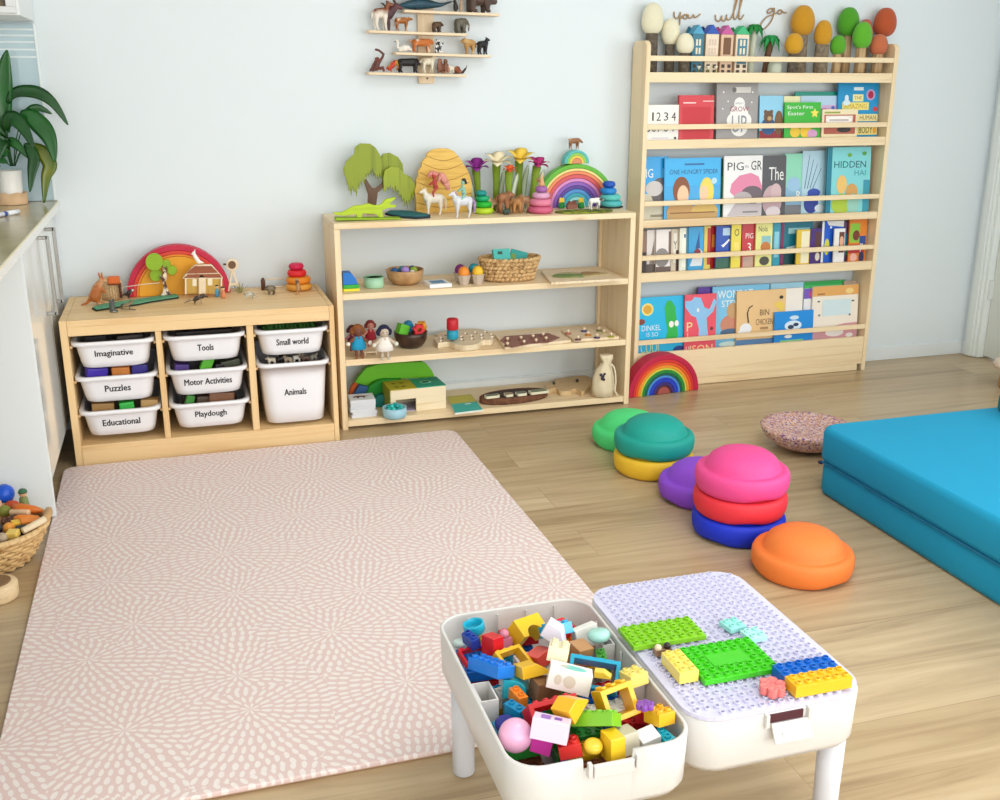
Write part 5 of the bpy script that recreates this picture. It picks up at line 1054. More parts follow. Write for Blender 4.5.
# ------------------------------------------------------------------ red rainbow on the floor
RD = [(1, '#c01a44', 'crimson outermost arch'), (.87, '#d93030', 'red arch'), (.80, '#ea5a22', 'red orange arch'), (.73, '#f0962a', 'orange yellow arch'), (.655, '#d9dc4a', 'yellow green arch'), (.61, '#1f8a38', 'green arch'), (.53, '#17604a', 'dark green arch'), (.47, '#4a8fe0', 'sky blue arch'), (.41, '#1c3cc0', 'royal blue arch'), (.30, '#3a2a78', 'indigo arch'), (.225, '#5a2a38', 'dark plum arch'), (.18, '#a8524a', 'brick red half disc')]
rainbow((633, 404), (699, 391), -.204, .001, RD, .065, 'of the big floor rainbow by the book rack', 'arches of the floor rainbow', .09, .178)
for o in COL.objects:
    if o.get('group') == 'arches of the floor rainbow': o.location.x = 2.386
# ------------------------------------------------------------------ book rack: books
BOOKY = -.118
def uv_shape(b, kind, w, h, y, *a):
    col = a[-1]; b.use(plain(col, .45, .04))
    U = lambda u: (u-.5)*w
    if kind == 'rect': pts = [(U(a[0]), a[1]*h), (U(a[2]), a[1]*h), (U(a[2]), a[3]*h), (U(a[0]), a[3]*h)]
    elif kind == 'ell': pts = [(U(a[0])+a[2]*w*cos(2*pi*k/20), a[1]*h+a[3]*h*sin(2*pi*k/20)) for k in range(20)]
    elif kind == 'poly': pts = [(U(u), v*h) for u, v in a[0]]
    elif kind == 'star': pts = [(U(a[0])+a[2]*(1 if k % 2 == 0 else .5)*w*cos(pi/2+2*pi*k/10), a[1]*h+a[2]*(1 if k % 2 == 0 else .5)*w*sin(pi/2+2*pi*k/10)) for k in range(10)]
    elif kind == 'text': put_text(b, a[0], (U(a[1]), a[2]*h), a[3]*w, a[4]*h, y); return
    pts = [(min(max(x, -w/2), w/2), min(max(z, .0005), h)) for x, z in pts]
    vs = [b.v((x, y, z)) for x, z in pts]
    if sum(p[0]*q[1]-q[0]*p[1] for p, q in zip(pts, pts[1:]+pts[:1])) < 0: vs.reverse()
    b.face(vs)
def book(name, label, cat, px0, px1, top, row, colr, prints=(), layer=0, th=.010, lean=.10, grp=None, tilt=0, spine=None, pages=True, round_=0):
    """front-facing book: hard cover with printed front, page block behind, leaning back in the rack"""
    z0 = RACK[row]+.0006; y0 = BOOKY+layer*.0125
    h = (at((px0+px1)/2, top, y=y0+.02).z-z0)/cos(lean); zz = z0+h*.5
    h = min(h, ({'a': 1.324, 'b': 1.055, 'c': .724, 'd': .498}[row]-.004-z0-th*sin(lean))/cos(lean))
    x0, x1 = at(px0, top+6, y=y0+.01).x, at(px1, top+6, y=y0+.01).x; x0, x1 = max(x0, 2.3005), min(x1, 3.4575); w = x1-x0
    b = B().use(plain(colr, .35, .03)); b.bx(-w/2, w/2, 0, .0015, 0, h); b.bx(-w/2, w/2, th-.0015, th, 0, h); b.use(plain(spine or colr, .35, .03)); b.bx(-w/2, -w/2+.002, .0016, th-.0016, 0, h)
    for i, p in enumerate(prints): uv_shape(b, p[0], w, h, -.0002-.0002*i, *p[1:])
    o = obj(name, b, None, None, ((x0+x1)/2, y0, z0+th*sin(lean)+.0004), (-lean, tilt, 0), fix=False)
    tag(o, label, cat, grp)
    if pages: obj('pages', B().bx(-w/2+.0025, w/2-.003, .0017, th-.0017, .003, h-.003), plain('#f4eee0', .7, .04, 200), o)
    return o
GA_, GB_, GC_, GD_ = 'books on the upper book rail', 'picture books on the second book rail', 'little books on the third book rail', 'picture books on the lowest book rail'
W_ = '#f5f3ee'
book('number_board', 'white number board at the left end of the upper book rail', 'number board', 645, 678.5, 105, 'a', '#f1eee6', [('text', '1', .23, .68, .05, .23, '#26262a'), ('text', '2', .40, .68, .13, .23, '#26262a'), ('text', '3', .62, .68, .13, .23, '#26262a'), ('text', '4', .85, .68, .13, .23, '#26262a'), ('ell', .03, .68, .04, .11, '#55555a'), ('text', '5', .10, .36, .1, .2, '#26262a'), ('text', '6', .26, .36, .11, .2, '#26262a'), ('text', '7', .42, .36, .11, .2, '#26262a'), ('text', '8', .62, .36, .11, .2, '#26262a'), ('text', '9', .84, .36, .11, .2, '#26262a'), ('ell', .9, .08, .035, .04, '#3a4a3c'), ('rect', .2, .08, .7, .1, '#c9bcd0')], 0, .008, .06, GA_, pages=False)
book('red_case', 'bright red case with rounded corner beside the number board', 'case', 679.5, 714.5, 95.5, 'a', '#d3202e', [('rect', .12, .82, .48, .845, '#f6dcd6'), ('rect', .68, .86, 1.0, .878, '#f6dcd6'), ('rect', .1, .05, .9, .74, '#c81a28')], 0, .014, .08, GA_, pages=False)
book('picture_book', 'tall grey book lettered GROW UP behind upper rail', 'book', 718, 759.5, 83.5, 'a', '#9d9896', [('ell', .55, .46, .22, .17, W_), ('ell', .42, .34, .17, .14, W_), ('ell', .68, .34, .17, .14, W_), ('ell', .55, .2, .2, .14, W_), ('ell', .55, .64, .13, .11, W_), ('text', 'GROW', .55, .545, .46, .09, '#a01a4a'), ('text', 'when i', .55, .65, .2, .05, '#9a9aa0'), ('text', 'UP', .55, .28, .36, .3, '#8f959c'), ('rect', .44, .83, .82, .93, '#d9d4ce'), ('ell', .42, .88, .05, .045, '#6e6a68')] + [('ell', u, v, .02, .014, W_) for u, v in ((.16, .84), (.27, .68), (.14, .55), (.3, .42), (.86, .84), (.84, .66), (.12, .25))], 1, .012, .10, GA_)
book('picture_book', 'sky blue book with two brown bears, right of GROW UP', 'book', 760.5, 784, 96, 'a', '#8fcdea', [('rect', 0, 0, 1, .2, '#9a2430'), ('ell', .38, .3, .3, .2, '#245a8f'), ('ell', .38, .52, .2, .14, '#6e4a2c'), ('ell', .25, .63, .07, .05, '#6e4a2c'), ('ell', .5, .63, .07, .05, '#6e4a2c'), ('ell', .82, .38, .18, .28, '#7a5632'), ('ell', .42, .48, .09, .05, '#c8a070')], 1, .010, .10, GA_)
book('picture_book', 'pale yellow book showing only top behind green Easter book', 'book', 784.5, 801, 96.5, 'a', '#efe8b4', [], 2, .010, .10, GA_)
book('picture_book', "bright green book lettered Spot's First Easter", 'book', 785, 821, 102.5, 'a', '#35b52c', [('text', "Spot's First", .42, .86, .72, .12, W_), ('text', 'Easter', .32, .70, .46, .10, W_), ('star', .83, .70, .12, '#f5e05a'), ('ell', .3, .2, .14, .16, '#f2c82e'), ('ell', .6, .22, .16, .2, '#f2c82e'), ('ell', .78, .14, .14, .12, '#d9a0c8'), ('rect', 0, 0, 1, .05, '#2a9a24')], 0, .009, .08, GA_)
book('picture_book', 'teal edged book behind the pastel lilac one', 'book', 796, 838, 92, 'a', '#1f9a86', [('ell', .06, .88, .04, .03, '#8fd8c4')], 4, .008, .10, GA_)
book('picture_book', 'pastel blue and lilac book between green Easter book and blue body book', 'book', 801.5, 838.5, 96, 'a', '#bcd8ee', [('rect', 0, .55, 1, .78, '#d8b4dc'), ('rect', 0, .30, 1, .55, '#c8c0e8'), ('rect', .3, .66, .7, .7, '#c86aa0'), ('ell', .87, .72, .05, .04, '#5a6ac0')], 3, .008, .10, GA_)
book('picture_book', 'cream book with red brown picture before the blue body book', 'book', 822, 857.5, 109.5, 'a', '#f2e2b8', [('rect', .06, .15, .94, .82, '#b8604a'), ('rect', .1, .48, .86, .78, '#f0e6dc'), ('ell', .48, .64, .36, .12, '#fbf6f0'), ('rect', .06, .86, .5, .92, '#9aa84a'), ('ell', .62, .3, .2, .1, '#3a3230'), ('text', 'BOOK', .48, .63, .36, .09, '#b8a8a8') if False else ('rect', .2, .60, .74, .66, '#c8bcb8')], 0, .009, .08, GA_, .0)
book('picture_book', 'tall blue book lettered The Amazing Human Body', 'book', 840, 880.5, 83, 'a', '#1496cf', [('rect', .38, .86, .62, .92, '#e9f4f6'), ('rect', .36, .66, .62, .79, '#f2e9a4'), ('text', 'THE', .49, .725, .18, .06, '#a87a1c'), ('ell', .8, .78, .11, .1, '#c4a0d0'), ('ell', .8, .78, .07, .07, '#b02048'), ('rect', .1, .505, .76, .645, '#f2e27c'), ('text', 'AMAZING', .43, .575, .56, .085, '#c89a1c'), ('ell', .92, .52, .06, .045, '#d0483c'), ('rect', .48, .30, .99, .43, '#f0e2a0'), ('text', 'HUMAN', .745, .365, .40, .08, '#7a5a1c'), ('rect', .48, .05, .99, .23, '#f2df86'), ('text', 'BODY', .70, .14, .34, .12, '#3a3020'), ('ell', .92, .13, .04, .06, '#f0a83c'), ('ell', .2, .72, .05, .06, '#d8ecf4'), ('ell', .2, .64, .09, .05, '#d8ecf4')], 2, .010, .10, GA_)
# row b
book('picture_book', 'blue book lettered PIG at the left end of second rail', 'book', 640.5, 670, 157, 'b', '#0f9fe0', [('rect', 0, 0, 1, .42, '#cfc7ae'), ('text', 'PIG', .26, .74, .4, .14, W_), ('ell', .72, .45, .34, .22, '#5f5658'), ('ell', .5, .5, .3, .12, '#cfc8c4'), ('text', 'E', .85, .74, .1, .14, W_), ('rect', .36, .05, .9, .09, '#8a8068')], 1, .010, .10, GB_)
book('picture_book', 'blue book lettered ONE HUNGRY SPIDER with two reading faces', 'book', 665.5, 722, 158, 'b', '#2fa6e2', [('rect', .02, .55, .98, .98, '#3fb4ee'), ('text', 'ONE HUNGRY SPIDER', .52, .775, .86, .075, '#123a6a'), ('rect', .35, .88, .7, .91, '#2a6aa8'), ('ell', .3, .48, .15, .22, '#8a4a24'), ('ell', .33, .40, .10, .16, '#f0c8a0'), ('ell', .75, .44, .13, .24, '#f0d85a'), ('ell', .70, .42, .08, .13, '#f2cca4'), ('ell', .3, .12, .26, .18, '#c89a5a'), ('ell', .72, .12, .24, .16, '#d9b45c'), ('rect', .05, .0, .95, .12, '#c29a5c'), ('rect', .1, .1, .9, .12, '#8a5a2c'), ('ell', .88, .62, .05, .05, '#bfe0f0')], 0, .010, .08, GB_, 0, '#2a6aa0')
book('picture_book', 'dark green edged book behind the spider book', 'book', 694, 725, 159, 'b', '#1f6a4a', [('rect', .93, .3, 1, .7, '#3fa84a')], 2, .010, .10, GB_)
book('picture_book', 'white book lettered PIG the GR with pink shape', 'book', 725.5, 764, 156, 'b', '#efecea', [('text', 'PIG', .30, .83, .42, .13, '#3a363a'), ('text', 'the', .59, .83, .1, .05, '#8a868a'), ('text', 'GR', .84, .84, .28, .15, '#3a363a'), ('poly', [(.16, .42), (.2, .55), (.4, .68), (.7, .72), (.9, .66), (1, .5), (1, .4), (.6, .42), (.3, .34)], '#e587a8'), ('ell', .74, .36, .3, .15, '#6e5f66'), ('ell', .5, .3, .24, .12, '#b8aeb0'), ('poly', [(.1, .03), (.3, .22), (1, .22), (1, .03)], '#c8bec0'), ('rect', .5, .07, .9, .1, '#8a8488')], 0, .009, .09, GB_)
book('picture_book', 'dark charcoal book lettered The with pale pink animal', 'book', 763.5, 788, 156, 'b', '#4c4a4e', [('text', 'The', .60, .70, .6, .22, W_), ('ell', .45, .25, .4, .26, '#c7a6ac'), ('ell', .6, .40, .22, .14, '#d4b6b8'), ('ell', .5, .06, .3, .1, '#e0d4d8')], 1, .009, .10, GB_)
book('picture_book', 'narrow mint and blue book lettered R', 'book', 786.5, 804, 154, 'b', '#8fd8b8', [('rect', .0, .14, 1, .45, '#8ab8d4'), ('ell', .55, .5, .4, .12, '#9cc4e0'), ('rect', .1, 0, 1, .16, '#7a7a80'), ('text', 'R', .84, .32, .26, .13, W_)], 2, .009, .10, GB_)
book('picture_book', 'light blue book with dark blue bird and bare twigs', 'book', 804.5, 829, 151, 'b', '#b9d8e6', [('ell', .4, .16, .3, .16, '#2c3f9a'), ('ell', .5, .33, .26, .07, '#3450b0'), ('ell', .75, .08, .2, .06, '#e6edf2')] + [('poly', [(.1+.11*k, .4), (.13+.11*k, .4), (.3+.16*k, .93-.07*k), (.28+.16*k, .93-.07*k)], '#4a6a8a') for k in range(4)], 3, .009, .10, GB_, 0, '#2a4a6a')
book('picture_book', 'teal book lettered HIDDEN HAI with hugging figure', 'book', 830, 873, 147.5, 'b', '#86d6da', [('rect', 0, 0, .10, 1, '#1f7f98'), ('rect', .85, 0, 1, .5, '#3a9ab0'), ('text', 'HIDDEN', .52, .74, .74, .10, '#235a66'), ('text', 'HAI', .76, .61, .26, .08, '#4a96a0'), ('ell', .34, .44, .12, .14, '#f0c470'), ('ell', .58, .32, .14, .13, '#d9a25a'), ('ell', .34, .14, .22, .16, '#b4cc3a'), ('ell', .62, .14, .14, .16, '#9cd0c0'), ('ell', .5, .88, .05, .03, '#6fae4a'), ('ell', .84, .9, .05, .03, '#5aa04a')], 0, .014, .09, GB_, 0, '#1a6f88')
# row c : little books
cb = [(640, 646.5, 231, '#8a6a52', [('rect', .2, 0, 1, .5, '#3a2a24')], 'dark tan little book, first at the left of third rail'), (647, 655.5, 230, '#e6dcd6', [('poly', [(.3, .2), (.9, .2), (.9, .8)], '#8f8078'), ('rect', 0, 0, 1, .2, '#5f5048')], 'white and grey photo little book, second from left'), (656.5, 671, 229.5, '#efe6e2', [('ell', .4, .35, .5, .22, '#8f8784'), ('rect', 0, 0, 1, .14, '#6a564c'), ('rect', .85, .3, 1, .95, '#7a6258')], 'wide white little book with grey animal photo'), (671.5, 679.5, 229, '#d8c8b0', [('rect', .3, .2, .7, .9, '#f0e8da'), ('text', 'Y', .5, .62, .4, .2, '#3a3026'), ('rect', .6, 0, 1, .5, '#4a342a')], 'cream and brown little book lettered Y'),
      (680, 688.5, 228, '#e9ead8', [('rect', .3, .1, .9, .9, '#f6f4e6'), ('rect', .75, 0, 1, 1, '#3f7a8f'), ('ell', .6, .82, .12, .05, '#4a7a9a')], 'cream little book with teal edge'), (689, 704, 227, '#2fa0d8', [('poly', [(.1, .1), (.9, .1), (1, .4), (.6, .55), (.3, .3)], '#e8eef2'), ('poly', [(.45, .5), (.7, .9), (.75, .5)], '#1f5a9a'), ('ell', .6, .42, .22, .08, '#8a3040')], 'sky blue little book with white boat shape'), (704.5, 711, 226, '#e8d060', [('rect', .5, .1, 1, .95, '#c23a2c')], 'narrow yellow little book before the blue one'), (711.5, 716, 226, '#c8282c', [('rect', .2, .5, .9, .8, '#e88a2c')], 'thin red little book spine'),
      (716.5, 731, 226, '#1f4fb4', [('rect', .45, .78, .95, .95, '#bcd8f4'), ('poly', [(.35, .55), (.5, .5), (.95, .66), (.9, .7), (.52, .58)], W_), ('rect', 0, 0, 1, .25, '#3a6a58')], 'royal blue little book with white tick'), (732, 741.5, 224.5, '#ecd84a', [('text', 'O', .55, .82, .5, .16, '#3a3420'), ('rect', .3, .2, .8, .6, '#f4e47a')], 'yellow little book lettered O'), (742.5, 756, 223.5, '#c83038', [('text', 'PIG', .55, .72, .56, .12, W_), ('text', '3', .55, .46, .28, .2, W_), ('rect', .1, 0, .9, .25, '#c8a898')], 'red little book lettered PIG 3'), (756.5, 773, 222.5, '#e9e690', [('text', 'Nois', .42, .86, .54, .12, '#3a3426'), ('rect', .35, .5, .9, .7, '#8fc4c8'), ('ell', .6, .45, .3, .12, '#c87a3c'), ('ell', .55, .14, .3, .1, '#4a4a40')], 'pale yellow little book lettered Nois'),
      (773.5, 781, 223, '#2a9ab4', [('rect', .2, .2, .8, .8, '#8fd0e0')], 'narrow turquoise little book'), (781.5, 784.5, 222.5, '#8a2a5a', [], 'thin plum little book spine'), (784.5, 813, 221.5, '#13788c', [('rect', .15, .72, .9, .85, '#9fd4dc'), ('poly', [(.1, .4), (.9, .5), (.9, .44), (.1, .32)], '#d8ecec'), ('rect', 0, 0, 1, .28, '#0f4a4f')], 'wide dark teal little book behind yellow one'), (797, 810, 229.5, '#e6c23c', [('rect', .35, .05, .95, .95, '#f4ecc8')], 'short yellow and cream little book'), (810.5, 821.5, 228.5, '#4a2a7a', [('rect', .45, .1, .95, .9, '#5a3430'), ('ell', .7, .2, .2, .12, '#e8dcd4')], 'short purple little book'),
      (822.5, 844, 221, '#1f5fd0', [('rect', 0, 0, .1, 1, W_), ('poly', [(.2, 1), (1, 1), (1, .85), (.3, .9)], W_), ('ell', .25, .38, .12, .2, '#d8d84a'), ('ell', .4, .85, .05, .03, W_)], 'blue and white little book with yellow shape'), (834.5, 845, 228.5, '#f2efec', [('rect', .45, .3, .95, .9, '#6a3a2c'), ('ell', .7, .62, .2, .16, '#e8b090')], 'white little book with a brown photo'), (845, 852.5, 221.5, '#8a6a9a', [('rect', .1, .4, .9, .7, '#3aa0c8'), ('rect', .2, .15, .8, .4, '#4ac0a0')], 'mauve little book with blue patch'), (850, 867.5, 219, '#e8842c', [('rect', .05, .45, .6, .9, '#8fc43c'), ('ell', .4, .62, .2, .12, '#7a3a24'), ('rect', .6, .4, .95, .6, '#2a4a9a'), ('rect', 0, .2, .9, .4, '#c83038'), ('ell', .3, .1, .2, .1, '#f0b8a8'), ('ell', .75, .1, .15, .14, '#2a2a5a'), ('text', '7', .72, .32, .2, .2, W_)], 'orange and rainbow little book at the right end of third rail')]
lay = [0, 1, 0, 1, 0, 1, 2, 3, 1, 0, 1, 0, 1, 2, 3, 0, 1, 2, 0, 3, 1]
for (a0, a1, tp, cc, pr, lb_), ly in zip(cb, lay): book('little_book', lb_, 'book', a0, a1, tp, 'c', cc, pr, ly, .008, .07, GC_)
# row d
book('picture_book', 'cyan book with green cucumber, left end of lowest rail', 'book', 637, 690, 297, 'd', '#1fb9ea', [('ell', .22, .80, .11, .105, '#f2e27c'), ('ell', .22, .80, .08, .075, '#e0a82c'), ('poly', [(.54, .24), (.60, .42), (.56, .62), (.54, .82), (.58, .92), (.66, .93), (.74, .82), (.76, .66), (.78, .5), (.80, .34), (.74, .22)], '#27b548'), ('ell', .67, .53, .045, .055, W_), ('ell', .77, .54, .04, .05, W_), ('text', 'DINKEL', .29, .49, .36, .09, '#e6f6fa'), ('text', 'IS SO', .31, .38, .22, .07, '#d4f0f8'), ('text', 'COOL', .28, .17, .38, .22, '#e4ec9c'), ('ell', .1, .6, .07, .05, '#8a3a34'), ('ell', .82, .08, .12, .08, '#1f3a8a')], 1, .010, .09, GD_)
book('picture_book', 'coral red book with blue elephant shape lettered P ISON', 'book', 686, 717.5, 294.5, 'd', '#ea5668', [('poly', [(.2, .9), (.3, .96), (.5, .94), (.62, .78), (.78, .74), (.92, .92), (1, .86), (.9, .7), (.7, .6), (.72, .42), (.76, .28), (.44, .27), (.46, .42), (.36, .62), (.2, .66), (.02, .8), (.02, .9)], '#8fc4ee'), ('ell', .42, .74, .035, .035, W_), ('text', 'P', .16, .47, .18, .15, '#f4dc9c'), ('text', 'L', .14, .32, .10, .1, '#f4dc9c'), ('text', 'ISON', .54, .09, .72, .13, '#f4dc9c'), ('text', 'H', .10, .08, .10, .12, W_), ('ell', .86, .42, .05, .03, '#7a2a34')], 0, .010, .08, GD_)
book('picture_book', 'purple edged book peeping up behind the coral one', 'book', 700, 718, 287.5, 'd', '#5a2a9a', [], 3, .010, .10, GD_)
book('picture_book', 'pale blue book lettered WOMBAT STEW with brown animal', 'book', 714.5, 771, 286, 'd', '#7cc4ea', [('text', 'WOMBAT', .40, .875, .62, .12, W_), ('text', 'STEW', .34, .73, .36, .10, W_), ('ell', .34, .40, .2, .16, '#d08a70'), ('ell', .36, .62, .11, .12, '#c9a070'), ('ell', .32, .28, .18, .06, '#4a6a8a'), ('rect', .8, .8, 1, .88, '#1f4f9a'), ('ell', .28, .1, .16, .04, '#d8eee4')], 2, .010, .10, GD_)
book('picture_book', 'light aqua book showing only its top behind the beige one', 'book', 772.5, 806, 283.5, 'd', '#a4d8ee', [], 3, .010, .10, GD_)
book('picture_book', 'beige book lettered BIN CHICKEN with white bird shape', 'book', 738.5, 804, 290, 'd', '#ecc48c', [('rect', 0, 0, 1, .17, '#5a86b4'), ('rect', .74, .2, 1, 1, '#f4ece2'), ('ell', .14, .36, .09, .09, '#eef0f4'), ('ell', .10, .30, .08, .05, '#eef0f4'), ('poly', [(.17, .45), (.15, .62), (.18, .72), (.24, .76), (.24, .74), (.19, .70), (.17, .62), (.19, .46)], '#3a3028'), ('text', 'BIN', .42, .62, .14, .1, '#7a5a3a'), ('text', 'CHICKEN', .42, .46, .26, .1, '#7a5a3a'), ('rect', .36, .33, .48, .37, '#a8845a'), ('poly', [(.56, .75), (.68, .6), (.72, .72), (.66, .8)], '#f0cf5a'), ('ell', .67, .86, .03, .03, '#3a3028'), ('ell', .74, .55, .04, .04, '#2a2622')], 1, .010, .09, GD_)
book('picture_book', 'small bright blue book with white jumble in front of the beige one', 'book', 775, 813.5, 311, 'd', '#1f8fe0', [('ell', .48, .60, .22, .14, '#dcecf8'), ('ell', .42, .56, .08, .06, '#2a3a5a'), ('ell', .55, .62, .07, .05, '#2a3a5a'), ('ell', .5, .82, .12, .06, '#cfe4f4'), ('rect', .15, .10, .75, .2, '#8fd080'), ('ell', .36, .3, .1, .05, W_)], 0, .009, .08, GD_)
book('picture_book', 'green edged book behind the cream and pink one', 'book', 805.5, 847, 281.5, 'd', '#2fa850', [('rect', .02, .90, .98, .94, '#4cc46a')], 3, .010, .10, GD_)
book('picture_book', 'brown edged book at the back of the lowest rail, far right', 'book', 846, 859, 281.5, 'd', '#b09884', [], 2, .010, .10, GD_)
book('picture_book', 'white book with purple patch between blue and cream books', 'book', 805.5, 818, 289, 'd', '#f0eef0', [('rect', 0, .82, 1, 1, '#7a5ac0'), ('ell', .7, .9, .3, .07, '#d84a8a'), ('ell', .8, .5, .2, .1, '#e89a8a'), ('rect', 0, 0, .6, .2, '#8ab0e0')], 2, .010, .10, GD_)
book('picture_book', 'cream and pink book with orange top, right end of lowest rail', 'book', 814.5, 860, 286, 'd', '#f3eadb', [('rect', 0, .83, 1, 1, '#e8ac62'), ('ell', .8, .9, .09, .05, '#f4d48a'), ('rect', .1, .85, .26, .88, '#a8784a'), ('poly', [(0, 0), (1, 0), (1, .34), (.7, .33), (.4, .28), (0, .24)], '#dba0a8'), ('ell', .5, .18, .2, .07, '#f6efe8'), ('ell', .83, .12, .08, .04, '#f6efe8'), ('rect', .22, .48, .84, .76, '#d3e6ea'), ('ell', .13, .74, .03, .015, '#4a4a50'), ('ell', .88, .72, .03, .015, '#4a4a50'), ('ell', .15, .5, .025, .02, '#8a8a90'), ('ell', .82, .48, .025, .02, '#8a8a90')], 1, .010, .09, GD_)

# ------------------------------------------------------------------ book rack: felt trees, houses and palms on top
RZ = RACK['top']
def felt_tree(cx, top, bot, hw, colr, trunk, label, y=-.085, ttop=None, tw=None, tx=0):
    a, c = at(cx, bot, y=y), at(cx, top, y=y); m = mpp(a); h = c.z-a.z; tw = tw or hw*.62
    t = thing('felt_tree', label, 'toy tree', (a.x, y, RZ))
    zb = a.z-RZ
    obj('trunk', B().lathe([(tw*m, .0006), (tw*m*.98, (zb+.01)*.6), (tw*m*.92, zb+.012)], 24, (tx, 0, 0), sy=.8), trunk, t)
    pr = []
    for k in range(15): v = k/14; ang = -pi/2+pi*v; r = hw*m*cos(ang)**.8 if 0 < k < 14 else 0; pr.append((r*(1-.10*sin(ang)), zb+.004+h*(.5+.5*sin(ang))))
    pr[0] = (0, zb+.006)
    obj('crown', B().lathe(pr, 28, sy=.78), plain(colr, .95, .07, 30, .2, .2), t); return t
GT = patchy('#4a4138', '#75695a', 60, .5, .2, .9); TT = wood('#c9a87c', '#8f6c46', 'z', 3); GTS = patchy('#6a5d4c', '#9a8a72', 50, .5, .2, .9)
felt_tree(651.8, 3.5, 36, 11.3, '#e9e2c4', GT, 'tall cream felt tree at the left end of the rack top', -.055, tw=6.8); felt_tree(670, 19, 46.5, 9.6, '#e9e2c4', GT, 'middle cream felt tree second from the left', -.06, tw=5.2); felt_tree(684.5, 34, 55.5, 9.2, '#ece5c8', GT, 'short cream felt tree beside the little houses', -.10, tw=6)
felt_tree(801.5, 6, 37.5, 12.3, '#c98f1c', GTS, 'tall mustard felt tree right of the palms', -.055, tw=7); felt_tree(793, 34, 55.5, 9.6, '#d29a22', GT, 'short mustard felt tree in front of the tall mustard one', -.105, tw=5); felt_tree(822, 21, 47.5, 9.4, '#cc931e', GTS, 'slim mustard felt tree, middle sized', -.09, tw=7.5)
felt_tree(847, 8, 38, 11.3, '#4c9a1e', TT, 'tall green felt tree at the back', -.044, tw=5.5); felt_tree(837, 36, 56, 8.3, '#57a524', TT, 'short green felt tree in front of the tall green one', -.100, tw=4.5); felt_tree(861, 22.5, 50, 10.3, '#5fb02a', TT, 'bright green felt tree leaning forward, middle sized', -.110, tw=5.5)
felt_tree(864, 20, 48, 8.0, '#c0604a', TT, 'slim salmon felt tree half hidden behind the bright green one', -.031, tw=4.5); felt_tree(883.5, 8.5, 38, 11.9, '#b5512a', TT, 'tall rust felt tree at the right end', -.06, tw=3.2, tx=-.026); felt_tree(877.5, 35, 56.5, 9.6, '#c46a44', TT, 'short terracotta felt tree in front of the rust one', -.098, tw=6)
def tall_house(px0, px1, apex, eave, wall, roof, kind, label, y=-.075, d=.05):
    P = at((px0+px1)/2, eave, y=y-d/2); m = mpp(P); w = (px1-px0)*m; H = P.z-RZ; hr = (eave-apex)*m
    t = thing('toy_house', label, 'toy house', (P.x, y, RZ), 0, 'narrow toy houses on the rack')
    obj('body', B().bx(-w/2, w/2, -d/2, d/2, .0006, H), wall, t, bevel=.001)
    obj('roof', B().plate([(-w*.54, H+.0003), (w*.54, H+.0003), (0, H+hr)], -d/2-.002, d/2), roof, t, bevel=.001)
    obj('back_roof', B().plate([(-w*.54, H+.0003), (w*.1, H+.0003), (-w*.30, H+hr*.85)], d/2+.0006, d/2+.02), plain({'#2f8fb4': '#1f6f8c', '#1f4fae': '#12306f', '#d05a9a': '#b02a74', '#2fb069': '#1f8a4c'}[kind[1]], .5), t)
    f = B(); yf = -d/2-.0018
    if kind[0] == 'panes':
        f.use(plain(kind[2], .5)).bx(-w*.36, w*.36, yf, yf+.0015, H-20*m, H-4*m).use(plain(kind[3], .5))
        for i in (-1, 0, 1) if kind[4] == 3 else (-.6, .6):
            for j in (0, 1): f.box((i*w*.22, yf-.0004, H-(8+j*8)*m), (w*.15, .0012, 6*m))
        f.use(plain('#2f6a7c' if kind[4] == 2 else '#e6d4b8', .5)).bx(-w*.36, w*.36, yf, yf+.0012, H-28*m, H-22*m)
    else:
        f.use(plain('#7a5438', .6)).bx(-w*.30, w*.30, yf, yf+.0015, H-19*m, H-3*m).use(plain('#4a3020', .6))
        for i in (-.2, .2): f.box((w*i, yf, H-24*m), (w*.16, .0015, 3*m))
    f.use(plain('#4a4038', .6))
    for i in (-.25, .25):
        for j in (0, 1): f.box((w*i, yf, .012+j*.022), (w*.24, .0015, .014))
    obj('windows', f, None, t); return t
HW = wood('#efdcc0', '#dcc2a0', 'z', 2)
tall_house(692.5, 705, 25, 34, plain('#35788f', .5, .05), plain('#4a9fc4', .5, .05), ('panes', '#2f8fb4', '#3a7f96', '#efe2c4', 2), 'narrow blue toy house with light blue roof')
tall_house(705.8, 720, 25, 34, HW, plain('#1f52b0', .5, .05), ('panes', '#1f4fae', '#efdcc8', '#dcc4ac', 3), 'narrow cream toy house with royal blue roof')
tall_house(721, 734.6, 25.5, 34.5, wood('#e2c0a0', '#c99f7c', 'z', 2), plain('#c8569a', .5, .05), ('door', '#d05a9a'), 'narrow wooden toy house with pink roof and open window')
tall_house(735.8, 750.3, 26, 34.5, HW, plain('#38b878', .5, .05), ('panes', '#2fb069', '#3a7f96', '#efe2c4', 2), 'narrow cream toy house with green roof and blue panes')
